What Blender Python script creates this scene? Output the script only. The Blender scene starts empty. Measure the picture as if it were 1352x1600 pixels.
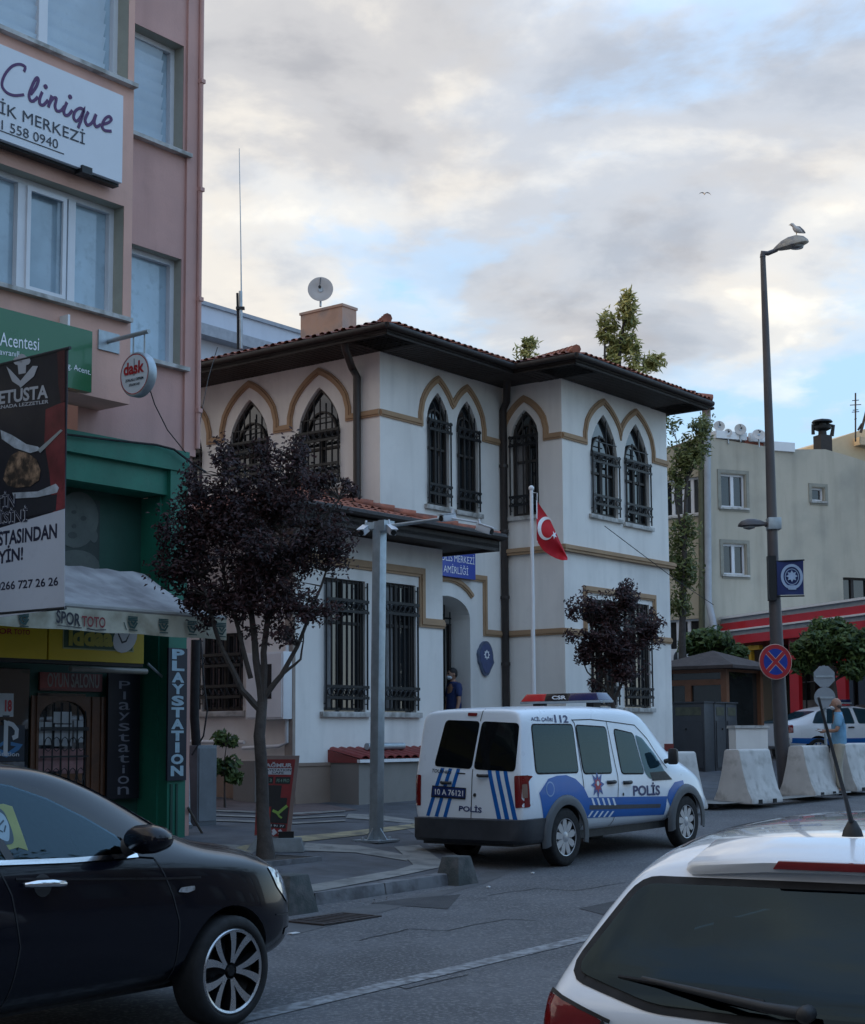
import bpy, bmesh, math, random
from mathutils import Vector, Matrix, Euler
from mathutils.bvhtree import BVHTree
from mathutils.geometry import tessellate_polygon
R = math.radians
rnd = random.Random(7)
SC = bpy.context.scene
COL = SC.collection
# ---------------------------------------------------------------- camera
W, Hh, F = 1352.0, 1600.0, 2400.0
CAMZ, PITCH, ROLL, PPY = 1.62, R(5.8), R(-0.35), 908.0
cd = bpy.data.cameras.new('camera'); cam = bpy.data.objects.new('camera', cd); COL.objects.link(cam)
cam.matrix_world = Matrix.Translation((0, 0, CAMZ)) @ Euler((R(90) + PITCH, 0, 0)).to_matrix().to_4x4() @ Matrix.Rotation(ROLL, 4, 'Z')
cd.sensor_fit = 'VERTICAL'; cd.sensor_height = 24.0; cd.lens = 24.0 * F / Hh
cd.shift_y = (PPY - Hh / 2) / Hh
cd.clip_start = 0.05; cd.clip_end = 2000
SC.camera = cam
CM = cam.matrix_world.to_3x3(); CO = Vector((0, 0, CAMZ))
def ray(px, py): return CM @ Vector(((px - W / 2) / F, -(py - PPY) / F, -1.0))
# ---------------------------------------------------------------- world: sky with broken evening cloud
SUN_EL, SUN_AZ = R(9), math.atan2(-0.80, -0.60)      # sun stands low, behind and left of the viewer
sundir = Vector((math.cos(SUN_EL) * math.sin(SUN_AZ), math.cos(SUN_EL) * math.cos(SUN_AZ), math.sin(SUN_EL)))
wd = bpy.data.worlds.new('World'); SC.world = wd; wd.use_nodes = True
wt = wd.node_tree; wt.nodes.clear()
def wn(t, **k):
    n = wt.nodes.new(t)
    for a, b in k.items(): setattr(n, a, b)
    return n
wl = wt.links.new
wo = wn('ShaderNodeOutputWorld'); bg = wn('ShaderNodeBackground'); wl(bg.outputs[0], wo.inputs[0]); bg.inputs[1].default_value = 0.1
sky = wn('ShaderNodeTexSky', sky_type='NISHITA'); sky.sun_disc = False
sky.sun_elevation = SUN_EL; sky.sun_rotation = SUN_AZ; sky.air_density = 1.0; sky.dust_density = 0.6; sky.ozone_density = 2.0
tc = wn('ShaderNodeTexCoord')
def wmath(op, a, b=None, c=None, clamp=False):
    n = wn('ShaderNodeMath', operation=op); n.use_clamp = clamp
    for i, v in enumerate((a, b, c)):
        if v is None: continue
        if isinstance(v, (int, float)): n.inputs[i].default_value = v
        else: wl(v, n.inputs[i])
    return n.outputs[0]
sep = wn('ShaderNodeSeparateXYZ'); wl(tc.outputs['Generated'], sep.inputs[0])
zc = wmath('MAXIMUM', sep.outputs[2], 0.02)
den = wmath('ADD', zc, 0.22)
cu = wmath('DIVIDE', sep.outputs[0], den); cv = wmath('DIVIDE', sep.outputs[1], den)
comb = wn('ShaderNodeCombineXYZ'); wl(cu, comb.inputs[0]); wl(cv, comb.inputs[1])
def noise(scale, detail=6, rough=.55, dist=0.0, off=(0, 0, 0), src=None):
    mp = wn('ShaderNodeMapping'); wl(src or comb.outputs[0], mp.inputs[0]); mp.inputs['Location'].default_value = off
    n = wn('ShaderNodeTexNoise'); n.inputs['Scale'].default_value = scale; n.inputs['Detail'].default_value = detail
    n.inputs['Roughness'].default_value = rough; n.inputs['Distortion'].default_value = dist
    wl(mp.outputs[0], n.inputs['Vector']); return n.outputs[0]
def ramp(v, stops, cols=False):
    r = wn('ShaderNodeValToRGB'); wl(v, r.inputs[0]); e = r.color_ramp.elements
    while len(e) < len(stops): e.new(0.5)
    for i, (p, c) in enumerate(stops):
        e[i].position = p; e[i].color = (c if cols else (c, c, c)) + (1,) if cols else (c, c, c, 1)
    r.color_ramp.interpolation = 'EASE'; return r.outputs[0]
SKYOFF = (8.7, 0.5, 0)
n1 = noise(1.7, 9, .56, .15, SKYOFF)
elev = ramp(sep.outputs[2], [(0.0, -.2), (.10, .08), (.20, .24), (.30, .56), (.42, .74), (.62, .34), (1, .20)])
dens = wmath('ADD', n1, wmath('MULTIPLY', elev, .40))
dens = wmath('ADD', dens, wmath('MULTIPLY', sep.outputs[0], -.38))
mask = ramp(dens, [(.58, 0), (.65, .42), (.72, .85), (.84, 1)])
n2 = noise(3.4, 8, .55, .2, (7, 2, 0)); n3 = noise(1.3, 4, .5, 0, (1, 9, 0))
shade = wmath('ADD', wmath('MULTIPLY', n2, .55), wmath('MULTIPLY', n3, .45))
ccol = ramp(shade, [(.38, (.26, .265, .285)), (.46, (.345, .345, .355)), (.53, (.475, .455, .425)), (.61, (.66, .61, .52))], True)
mixb = wn('ShaderNodeMix', data_type='RGBA'); mixb.inputs[0].default_value = .80
hz = ramp(sep.outputs[2], [(0, (.40, .47, .54)), (.18, (.26, .39, .54)), (.5, (.36, .56, .84)), (1, (.34, .54, .88))], True)
nsk = wn('ShaderNodeMix', data_type='RGBA', blend_type='MULTIPLY'); nsk.inputs[0].default_value = 1; wl(sky.outputs[0], nsk.inputs[6]); nsk.inputs[7].default_value = (1.6, 1.6, 1.6, 1)
h10 = wn('ShaderNodeMix', data_type='RGBA', blend_type='MULTIPLY'); h10.inputs[0].default_value = 1; wl(hz, h10.inputs[6]); h10.inputs[7].default_value = (10, 10, 10, 1)
c10 = wn('ShaderNodeMix', data_type='RGBA', blend_type='MULTIPLY'); c10.inputs[0].default_value = 1; wl(ccol, c10.inputs[6]); c10.inputs[7].default_value = (10, 10, 10, 1)
wl(nsk.outputs[2], mixb.inputs[6]); wl(h10.outputs[2], mixb.inputs[7])
mixc = wn('ShaderNodeMix', data_type='RGBA'); wl(mask, mixc.inputs[0]); wl(mixb.outputs[2], mixc.inputs[6]); wl(c10.outputs[2], mixc.inputs[7])
wl(mixc.outputs[2], bg.inputs[0])
# ---------------------------------------------------------------- sun, exposure
sl = bpy.data.lights.new('sun', 'SUN'); sl.energy = 2.2; sl.angle = R(1.0); sl.color = (1, .70, .42)
so = bpy.data.objects.new('sun', sl); COL.objects.link(so)
so.rotation_euler = (-sundir).to_track_quat('-Z', 'Y').to_euler(); so.location = (-30, -30, 40)
SC.view_settings.view_transform = 'Standard'; SC.view_settings.look = 'None'
SC.view_settings.exposure = 0.95; SC.view_settings.gamma = 1.0; SC.view_settings.use_curve_mapping = False
SC.cycles.max_bounces = 6; SC.cycles.transparent_max_bounces = 8
# ---------------------------------------------------------------- ground height and frames
def g(y):
    if y > 40: return .64 + (y - 40) * .015
    if y < 0: return 0.0
    return .004 * y + .0003 * y * y
CRX, CRY, CR = -.48, 15.0, .045
def gz(x, y):
    """road and pavement height: the street climbs away, the pavement also rises towards the houses"""
    d = (x - CRX) * -.7923 + (y - CRY) * .6101
    return g(y) + CR * max(0.0, min(9.0, d))
def G(px, py, h=0.0):
    """point of the ground (raised by h) seen at that pixel"""
    r = ray(px, py); r = r / r.y; lo, hi = .5, 200.
    for _ in range(50):
        m = (lo + hi) / 2
        if CAMZ + r.z * m > gz(r.x * m, m) + h: lo = m
        else: hi = m
    return Vector((r.x * lo, lo, gz(r.x * lo, lo) + h))
def P(px, py, y):
    r = ray(px, py); return CO + r * (y / r.y)
U = Vector((math.sin(R(37.6)), math.cos(R(37.6)), 0)); V = Vector((-U.y, U.x, 0)); Z = Vector((0, 0, 1))
class Fr:
    """local frame: s along d, n along the outward normal, z up"""
    def __init__(s, O, d, n, up=Z): s.O, s.d, s.n, s.up = Vector(O), Vector(d).normalized(), Vector(n).normalized(), Vector(up).normalized()
    def pt(s, a, n, z): return s.O + s.d * a + s.n * n + s.up * z
    def px(s, x, y, n=0.0):
        r = ray(x, y); O = s.O + s.n * n; t = (O - CO).dot(s.n) / r.dot(s.n); p = CO + r * t - s.O
        return p.dot(s.d), p.dot(s.up)
    def S(s, x, y, n=0.0): return s.px(x, y, n)[0]
    def Zz(s, x, y, n=0.0): return s.px(x, y, n)[1]
LOC = Fr((0, 0, 0), (1, 0, 0), (0, -1, 0))        # s = x, n = -y, z = z
# ---------------------------------------------------------------- materials
MC = {}
def mat(name, col, rough=.6, metal=0.0, var=.12, vs=6.0, bump=0.0, bs=60.0, coat=0.0, col2=None, c2s=1.5, c2=(.45, .65), spec=.5, alpha=None, streak=0.0, trans=0.0, emit=0.0):
    if name in MC: return MC[name]
    m = bpy.data.materials.new(name); m.use_nodes = True; t = m.node_tree; b = t.nodes['Principled BSDF']; L = t.links.new
    b.inputs['Roughness'].default_value = rough; b.inputs['Metallic'].default_value = metal
    b.inputs['Coat Weight'].default_value = coat; b.inputs['Coat Roughness'].default_value = .04
    b.inputs['Specular IOR Level'].default_value = spec; b.inputs['Transmission Weight'].default_value = trans
    if alpha is not None: b.inputs['Alpha'].default_value = alpha
    if emit: b.inputs['Emission Color'].default_value = (*col, 1); b.inputs['Emission Strength'].default_value = emit
    tcn = t.nodes.new('ShaderNodeTexCoord'); src = tcn.outputs['Object']
    def nz(scale, det=4, mpz=1.0):
        n = t.nodes.new('ShaderNodeTexNoise'); n.inputs['Scale'].default_value = scale; n.inputs['Detail'].default_value = det
        if mpz != 1.0:
            mp = t.nodes.new('ShaderNodeMapping'); mp.inputs['Scale'].default_value = (1, 1, mpz); L(src, mp.inputs[0]); L(mp.outputs[0], n.inputs['Vector'])
        else: L(src, n.inputs['Vector'])
        return n.outputs[0]
    def mx(a, bcol, fac, blend='MIX'):
        n = t.nodes.new('ShaderNodeMix'); n.data_type = 'RGBA'; n.blend_type = blend
        for i, v in ((0, fac), (6, a), (7, bcol)):
            if hasattr(v, 'is_linked') or hasattr(v, 'links'): L(v, n.inputs[i])
            elif isinstance(v, (int, float)): n.inputs[i].default_value = v
            else: n.inputs[i].default_value = (*v, 1)
        return n.outputs[2]
    def rg(v, a, b_):
        n = t.nodes.new('ShaderNodeMapRange'); L(v, n.inputs[0]); n.inputs[1].default_value = a; n.inputs[2].default_value = b_; return n.outputs[0]
    lo = tuple(c * (1 - var) for c in col); hi = tuple(min(1, c * (1 + var)) for c in col)
    c = mx(lo, hi, rg(nz(vs, 5), .3, .7))
    if var: c = mx(c, tuple(k * (1 - var * .8) for k in col), rg(nz(vs * 9, 3), .55, .8))
    if col2: c = mx(c, col2, rg(nz(c2s, 6), c2[0], c2[1]))
    if streak: c = mx(c, tuple(k * .55 for k in col), t_mul(t, rg(nz(3.2, 5, .12), .48, .78), streak))
    L(c, b.inputs['Base Color'])
    if rough > .15:
        rr = t.nodes.new('ShaderNodeMapRange'); L(nz(vs * 3, 3), rr.inputs[0]); rr.inputs[1].default_value = .2; rr.inputs[2].default_value = .8
        rr.inputs[3].default_value = rough * .85; rr.inputs[4].default_value = min(1, rough * 1.15); L(rr.outputs[0], b.inputs['Roughness'])
    if bump:
        bp = t.nodes.new('ShaderNodeBump'); bp.inputs['Strength'].default_value = bump; bp.inputs['Distance'].default_value = .01
        L(nz(bs, 4), bp.inputs['Height']); L(bp.outputs[0], b.inputs['Normal'])
    MC[name] = m; return m
def t_mul(t, v, k):
    n = t.nodes.new('ShaderNodeMath'); n.operation = 'MULTIPLY'; t.links.new(v, n.inputs[0]); n.inputs[1].default_value = k; return n.outputs[0]
def glass(name, col=(.01, .013, .016), rough=.03, alpha=1.0):
    return mat(name, col, rough, 0, 0, 1, spec=.8, coat=.6, alpha=None if alpha == 1 else alpha)
# ---------------------------------------------------------------- object bookkeeping
def tag(o, label=None, cat=None, group=None, kind=None):
    if label: o['label'] = label
    if cat: o['category'] = cat
    if group: o['group'] = group
    if kind: o['kind'] = kind
    return o
def thing(name, label, cat, loc=(0, 0, 0), group=None):
    o = bpy.data.objects.new(name, None); COL.objects.link(o); o.location = loc; o.empty_display_size = .2
    return tag(o, label, cat, group)
def wloc(o):
    v = Vector((0, 0, 0))
    while o: v += o.location; o = o.parent
    return v
class MB:
    def __init__(s): s.v, s.f, s.mi = [], [], 0; s.fm = []
    def add(s, vs, fs):
        b = len(s.v); s.v += [Vector(v) for v in vs]; s.f += [tuple(b + i for i in f) for f in fs]; s.fm += [s.mi] * len(fs); return s
    def box(s, fr, s0, s1, n0, n1, z0, z1):
        p = [fr.pt(a, n, z) for a in (s0, s1) for n in (n0, n1) for z in (z0, z1)]
        return s.add(p, [(0, 1, 3, 2), (4, 6, 7, 5), (0, 4, 5, 1), (2, 3, 7, 6), (0, 2, 6, 4), (1, 5, 7, 3)])
    def hexa(s, a, b):            # two quads of 4 points
        return s.add(list(a) + list(b), [(0, 1, 2, 3), (7, 6, 5, 4), (0, 4, 5, 1), (1, 5, 6, 2), (2, 6, 7, 3), (3, 7, 4, 0)])
    def poly(s, pts): return s.add(pts, [tuple(range(len(pts)))])
    def prism(s, fr, pts, n0, n1):      # polygon (s,z) extruded n0..n1
        k = len(pts); tri = tessellate_polygon([[Vector((a, b, 0)) for a, b in pts]])
        s.add([fr.pt(a, n1, b) for a, b in pts], tri); s.add([fr.pt(a, n0, b) for a, b in pts], [t[::-1] for t in tri])
        p = [fr.pt(a, n0, b) for a, b in pts] + [fr.pt(a, n1, b) for a, b in pts]
        return s.add(p, [(i, (i + 1) % k, k + (i + 1) % k, k + i) for i in range(k)])
    def tube(s, pts, r, n=8, cap=True):
        pts = [Vector(p) for p in pts]; rs = r if isinstance(r, (list, tuple)) else [r] * len(pts); rings = []
        up0 = Vector((0, 0, 1)); base = len(s.v); prev = None; vs = []
        for i, p in enumerate(pts):
            t = (pts[min(i + 1, len(pts) - 1)] - pts[max(i - 1, 0)]).normalized()
            if prev is None:
                a = t.orthogonal().normalized()
            else: a = (prev - t * prev.dot(t)); a = a.normalized() if a.length > 1e-6 else t.orthogonal().normalized()
            prev = a; b = t.cross(a)
            vs += [p + (a * math.cos(2 * math.pi * k / n) + b * math.sin(2 * math.pi * k / n)) * rs[i] for k in range(n)]
        fs = [(i * n + k, i * n + (k + 1) % n, (i + 1) * n + (k + 1) % n, (i + 1) * n + k) for i in range(len(pts) - 1) for k in range(n)]
        if cap: fs += [tuple(range(n))[::-1], tuple((len(pts) - 1) * n + k for k in range(n))]
        return s.add(vs, fs)
    def lathe(s, M, prof, n=24, a0=0, a1=2 * math.pi):   # prof (r,h) round the local z axis of matrix M
        full = abs(a1 - a0 - 2 * math.pi) < 1e-6; k = n if full else n + 1; vs = []
        for r_, h in prof:
            for i in range(k):
                a = a0 + (a1 - a0) * i / n; vs.append(M @ Vector((r_ * math.cos(a), r_ * math.sin(a), h)))
        fs = []
        for j in range(len(prof) - 1):
            for i in range(n): fs.append((j * k + i, j * k + (i + 1) % k, (j + 1) * k + (i + 1) % k, (j + 1) * k + i))
        return s.add(vs, fs)
    def build(s, name, m, parent=None, smooth=None, kind=None, bevel=0):
        me = bpy.data.meshes.new(name); off = wloc(parent) if parent else Vector((0, 0, 0))
        me.from_pydata([tuple(v - off) for v in s.v], [], s.f); me.validate()
        for x in (m if isinstance(m, (list, tuple)) else [m]): me.materials.append(x)
        if any(s.fm) and len(me.polygons) == len(s.fm):
            for p_, i in zip(me.polygons, s.fm): p_.material_index = i
        bm = bmesh.new(); bm.from_mesh(me)
        if smooth is not None: bmesh.ops.remove_doubles(bm, verts=bm.verts, dist=.0004)
        if bevel:
            bmesh.ops.remove_doubles(bm, verts=bm.verts, dist=.0004)
            bmesh.ops.bevel(bm, geom=[e for e in bm.edges if len(e.link_faces) == 2 and e.calc_face_angle(0) > .6], offset=bevel, segments=2, affect='EDGES', profile=.6, clamp_overlap=True)
        bmesh.ops.recalc_face_normals(bm, faces=bm.faces); bm.to_mesh(me); bm.free()
        if smooth is not None or bevel:
            me.shade_smooth(); me.set_sharp_from_angle(angle=R(smooth or 40))
        o = bpy.data.objects.new(name, me); COL.objects.link(o)
        if parent: o.parent = parent
        if kind: o['kind'] = kind
        return o
def copy_tree(o, parent=None):
    c = o.copy(); COL.objects.link(c)
    if parent: c.parent = parent
    for ch in list(o.children): copy_tree(ch, c)
    return c
def ribbon(pts, w):                      # mitred strip round a 2-D polyline, returns left and right points
    out = []; n = len(pts)
    for i in range(n):
        p = Vector(pts[i]); a = (p - Vector(pts[i - 1])).normalized() if i else None; b = (Vector(pts[i + 1]) - p).normalized() if i < n - 1 else None
        a = a or b; b = b or a; na, nb = Vector((-a.y, a.x)), Vector((-b.y, b.x)); m = (na + nb); m = m.normalized() if m.length > 1e-5 else na
        k = w / 2 / max(.35, m.dot(na)); out.append((p + m * k, p - m * k))
    return out
def band(mb, fr, pts, w, n0, n1):
    rb = ribbon(pts, w)
    for (a, b), (c, d) in zip(rb, rb[1:]):
        A = [fr.pt(q.x, n0, q.y) for q in (a, b, d, c)]; B = [fr.pt(q.x, n1, q.y) for q in (a, b, d, c)]
        mb.hexa(A, B)
_tc = {}
def text2d(s, bold=0.0, shear=0.0, space=1.0, res=3):
    k = (s, bold, shear, space)
    if k in _tc: return _tc[k]
    c = bpy.data.curves.new('t', 'FONT'); c.body = s; c.fill_mode = 'FRONT'; c.offset = bold; c.shear = shear; c.space_character = space; c.resolution_u = res
    o = bpy.data.objects.new('t', c); COL.objects.link(o); dg = bpy.context.evaluated_depsgraph_get(); me = bpy.data.meshes.new_from_object(o.evaluated_get(dg))
    vs = [(v.co.x, v.co.y) for v in me.vertices]; fs = [tuple(p.vertices) for p in me.polygons]
    bpy.data.objects.remove(o); bpy.data.curves.remove(c); bpy.data.meshes.remove(me)
    x0, x1 = min(v[0] for v in vs), max(v[0] for v in vs); y0, y1 = min(v[1] for v in vs), max(v[1] for v in vs)
    r = ([((x - x0) / (x1 - x0), (y - y0) / (y1 - y0)) for x, y in vs], fs); _tc[k] = r; return r
def text(fr, s, s0, s1, z0, z1, n, m, parent, name='lettering', bold=0.0, shear=0.0, depth=0.0, clip=None, flip=False):
    vs, fs = text2d(s, bold, shear); mb = MB()
    P2 = [(s0 + (s1 - s0) * ((1 - x) if flip else x), z0 + (z1 - z0) * y) for x, y in vs]
    mb.add([fr.pt(a, n, b) for a, b in P2], fs)
    if depth: mb.add([fr.pt(a, n - depth, b) for a, b in P2], fs)
    return mb.build(name, m, parent)
def textq(fr, s, quad, n, m, parent, name='lettering', bold=0.0, shear=0.0):
    """text into four (s,z) corners: bottom left, bottom right, top right, top left"""
    vs, fs = text2d(s, bold, shear); a, b, c, d = [Vector(q) for q in quad]; mb = MB()
    mb.add([fr.pt(q.x, n, q.y) for q in ((a.lerp(b, x)).lerp(d.lerp(c, x), y) for x, y in vs)], fs)
    return mb.build(name, m, parent)
def textpx(fr, s, x0, y0, x1, y1, hpx, n, m, parent, **k):
    """text whose base runs from pixel (x0,y0) to (x1,y1) and which is hpx tall there"""
    a, b = fr.px(x0, y0, n), fr.px(x1, y1, n); h0 = fr.px(x0, y0 - hpx, n)[1] - a[1]; h1 = fr.px(x1, y1 - hpx, n)[1] - b[1]; h = (h0 + h1) / 2; zb = a[1]
    return textq(fr, s, [a, b, (b[0], b[1] + h), (a[0], a[1] + h)], n, m, parent, **k)
def wall(fr, outer, holes, n, reveal, name, m, parent, thick=0.0):
    """wall face with real openings and reveals"""
    loops = [[Vector((a, b, 0)) for a, b in outer]] + [[Vector((a, b, 0)) for a, b in h] for h in holes]
    tri = tessellate_polygon(loops); flat = [p for l in loops for p in l]; mb = MB()
    mb.add([fr.pt(p.x, n, p.y) for p in flat], tri)
    for h in holes:
        k = len(h); mb.add([fr.pt(a, n, b) for a, b in h] + [fr.pt(a, n - reveal, b) for a, b in h], [(i, (i + 1) % k, k + (i + 1) % k, k + i) for i in range(k)])
    return mb.build(name, m, parent)
def rect(a, b, c, d): return [(a, c), (b, c), (b, d), (a, d)]
def sheet(name, polys, h, m, parent=None, kind=None, step=1.0):
    """flat polygons (x,y) laid on the rising ground, h above it"""
    bm = bmesh.new()
    for pl in polys:
        tri = tessellate_polygon([[Vector((p[0], p[1], 0)) for p in pl]]); vv = [bm.verts.new((p[0], p[1], 0)) for p in pl]
        for t in tri:
            try: bm.faces.new([vv[i] for i in t])
            except ValueError: pass
    ys = [v.co.y for v in bm.verts]; y = math.floor(min(ys))
    while y < min(max(ys), 60):
        bmesh.ops.bisect_plane(bm, geom=bm.verts[:] + bm.edges[:] + bm.faces[:], plane_co=(0, y, 0), plane_no=(0, 1, 0)); y += step
    for k in (0, 9): bmesh.ops.bisect_plane(bm, geom=bm.verts[:] + bm.edges[:] + bm.faces[:], plane_co=(CRX - .7923 * k, CRY + .6101 * k, 0), plane_no=(-.7923, .6101, 0))
    for v in bm.verts: v.co.z = gz(v.co.x, v.co.y) + h
    for f in bm.faces:
        if f.normal.z < 0: f.normal_flip()
    bm.normal_update()
    for f in bm.faces:
        if f.normal.z < 0: f.normal_flip()
    me = bpy.data.meshes.new(name); bm.to_mesh(me); bm.free(); me.materials.append(m); o = bpy.data.objects.new(name, me); COL.objects.link(o)
    if parent:
        off = wloc(parent)
        for v in me.vertices: v.co -= off
        o.parent = parent
    if kind: o['kind'] = kind
    return o
# palette
M = dict(
 asphalt=mat('asphalt', (.094, .095, .102), .85, 0, .28, .8, .8, 160, col2=(.19, .19, .19), c2s=38, c2=(.50, .66)),
 asphalt2=mat('asphalt_patch', (.046, .046, .049), .9, 0, .2, 2, .5, 200),
 paint=mat('road_paint', (.26, .27, .28), .7, 0, .2, 4, .2, 90, col2=(.11, .11, .115), c2s=14, c2=(.42, .60)),
 paving=mat('paving_dark', (.080, .084, .094), .8, 0, .18, 1.2, .3, 80, col2=(.055, .055, .06), c2s=2.5),
 paving_l=mat('paving_light', (.23, .225, .21), .8, 0, .2, 2, .3, 80, col2=(.13, .13, .125), c2s=4),
 paving_y=mat('paving_yellow', (.32, .27, .16), .8, 0, .2, 3, .3, 80, col2=(.13, .12, .09), c2s=5),
 paving_r=mat('paving_red', (.11, .08, .076), .8, 0, .2, 3, .3, 80),
 kerb=mat('kerb_stone', (.15, .155, .165), .8, 0, .2, 2, .3, 60, col2=(.07, .07, .075), c2s=5),
 white_wall=mat('white_plaster', (.79, .765, .725), .85, 0, .06, .7, .15, 50, col2=(.60, .585, .56), c2s=.6, c2=(.5, .8), streak=.32),
 grey_wall=mat('cement_plaster', (.235, .22, .20), .9, 0, .08, .9, .15, 50, streak=.2),
 plinth=mat('brown_plinth', (.26, .19, .145), .85, 0, .1, 2, .2, 40),
 trim=mat('brown_trim', (.37, .24, .14), .75, 0, .1, 3, .1, 60),
 sill=mat('stone_sill', (.48, .47, .45), .7, 0, .12, 5, .2, 60, col2=(.25, .24, .22), c2s=6),
 iron=mat('black_iron', (.010, .011, .013), .5, .2, .2, 8),
 wood_dark=mat('dark_wood', (.022, .016, .014), .65, 0, .2, 6, .2, 30),
 tile=mat('roof_tile', (.33, .115, .07), .75, 0, .3, 3.5, .25, 40, col2=(.15, .06, .045), c2s=5),
 tile_d=mat('roof_tile_aged', (.15, .055, .04), .8, 0, .3, 3.5, .25, 40, col2=(.05, .03, .025), c2s=5),
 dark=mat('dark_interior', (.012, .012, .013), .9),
 curtain=mat('pale_curtain', (.24, .24, .24), .9, 0, .15, 8),
 win=glass('window_glass', (.018, .022, .026)),
 white=mat('white_plastic', (.72, .73, .74), .4, 0, .05, 4),
 galv=mat('galvanised_steel', (.38, .43, .46), .45, .55, .15, 9, .05, 50, streak=.2),
 steel=mat('brushed_steel', (.5, .5, .5), .3, 1, .1, 20),
 rubber=mat('black_rubber', (.010, .010, .011), .8, 0, .15, 6),
 blackp=mat('black_plastic', (.022, .023, .025), .55, 0, .15, 9),
 chrome=mat('chrome', (.75, .76, .78), .12, 1, 0, 4),
 concrete=mat('barrier_concrete', (.52, .51, .49), .85, 0, .1, 3, .35, 50, col2=(.30, .29, .27), c2s=5, c2=(.5, .75), streak=.2),
 bark=mat('grey_bark', (.06, .05, .044), .9, 0, .25, 12, .6, 40),
)
# ================================================================ THE GROUND
def XY(px, py, h=0.0): p = G(px, py, h); return (p.x, p.y)
def xy(p): return (p.x, p.y)
tag(sheet('ground', [[(-60, -60), (90, -60), (90, 160), (-60, 160)]], -.02, M['asphalt'], kind='structure'))
HK = .105                                              # kerb height
K0 = G(600, 1392); kd = U
def along(p, t, k=0.0): return p + U * t - V * k      # t along the street, k towards the road
# main carriageway
ra, rb = along(K0, -40, -3), along(K0, 60, -3); rc, rd_ = along(K0, 60, 9), along(K0, -40, 9)
sheet('road', [[xy(p) for p in (ra, rb, rc, rd_)]], 0, M['asphalt'], kind='structure')
# kerb line of the bulge and of the parking bay behind the van
k_a = G(700, 1383); k_b = G(741, 1369); k_c = G(712, 1335); k_d = G(640, 1298)
line = [along(k_a, -24), along(k_a, -1.6), k_a, (k_a + k_b) / 2 + (-V) * -.02, k_b]
bay0 = G(655, 1297); bay1 = G(1105, 1262)
front = [along(k_a, -30), k_a, k_b, k_d, bay0, bay1, bay1 + U * 18]
back = [bay1 + U * 18 + V * 16, along(k_a, -30) + V * 16]
pave = thing('pavement', None, None); del_ = None
pave['kind'] = 'structure'
sheet('paving', [[xy(p) for p in front + back]], HK, M['paving'], pave)
# kerb stones
def kerb_run(pts, ln=.98, w=.17):
    for a, b in zip(pts, pts[1:]):
        a, b = Vector((a.x, a.y, 0)), Vector((b.x, b.y, 0)); L = (b - a).length; n = max(1, round(L / ln)); d = (b - a).normalized(); nn = Vector((d.y, -d.x, 0))
        for i in range(n):
            p, q = a + (b - a) * i / n + d * .006, a + (b - a) * (i + 1) / n - d * .006
            t = HK + .006 + rnd.uniform(-.004, .004); mb = MB()
            A = [p + nn * .03 + Z * (gz(p.x, p.y) - .06), q + nn * .03 + Z * (gz(q.x, q.y) - .06), q - nn * w + Z * (gz(q.x, q.y) - .06), p - nn * w + Z * (gz(p.x, p.y) - .06)]
            B = [p + nn * .0 + Z * (gz(p.x, p.y) + t), q + nn * .0 + Z * (gz(q.x, q.y) + t), q - nn * w + Z * (gz(q.x, q.y) + t), p - nn * w + Z * (gz(p.x, p.y) + t)]
            mb.hexa(A, B); mb.build('kerb_stone', M['kerb'], pave, bevel=.012)
kerb_run([along(k_a, -13), k_a, k_b, k_d, bay0, bay1, bay1 + U * 9])
# bands laid in the paving (pixel corners are turned into ground points)
def strip(name, px, m, h=HK + .008): return sheet(name, [[XY(a, b, HK) for a, b in px]], h, m, pave)
strip('light_paving_band', [(400, 1397), (494, 1382), (622, 1359.5), (646, 1352), (629, 1335), (616, 1324), (655, 1321), (692, 1347), (688, 1356), (622, 1370), (500, 1393), (405, 1408)], M['paving_l'])
strip('light_paving_band', [(478, 1318), (560, 1322), (640, 1338), (636, 1346), (556, 1333), (472, 1330)], M['paving_l'])
strip('yellow_guiding_band', [(300, 1338), (360, 1326), (450, 1309), (560, 1298), (656, 1287), (658, 1293), (562, 1306), (455, 1318), (365, 1336), (303, 1349)], M['paving_y'])
strip('light_paving_band', [(545, 1272), (600, 1275), (662, 1284), (660, 1289), (598, 1283), (540, 1279)], M['paving_l'])
strip('red_paving_band', [(300, 1248), (500, 1256), (560, 1266), (470, 1275), (300, 1262)], M['paving_r'])
for y_ in (1266, 1273, 1281): strip('light_paving_band', [(330, y_), (460, y_ + 5), (540, y_ + 1), (540, y_ + 3), (460, y_ + 7.5), (330, y_ + 2.5)], M['paving_l'], HK + .012)
strip('light_paving_band', [(300, 1318), (370, 1321), (400, 1330), (392, 1336), (360, 1328), (296, 1326)], M['paving_l'])
strip('light_paving_band', [(1092, 1250), (1130, 1252), (1250, 1243), (1330, 1236), (1330, 1239), (1250, 1247), (1130, 1257), (1092, 1256)], M['paving_l'])
# tile joints of the paving: thin dark grid as relief strips near the viewer
mb = MB()
for i in range(-30, 60):
    a = along(k_a, i * .4) + V * .2; b = a + V * 5.2
    n = 6
    for j in range(n):
        p, q = a.lerp(b, j / n), a.lerp(b, (j + 1) / n)
        if p.y < 8 or p.y > 24: continue
        mb.add([p + U * -.003 + Z * (gz(p.x, p.y) - p.z + HK + .0135), p + U * .003 + Z * (gz(p.x, p.y) - p.z + HK + .0135), q + U * .003 + Z * (gz(q.x, q.y) - q.z + HK + .0135), q - U * .003 + Z * (gz(q.x, q.y) - q.z + HK + .0135)], [(0, 1, 2, 3)])
mb.build('paving_joints', mat('joint', (.03, .03, .03), .9), pave, kind='stuff')
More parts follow.
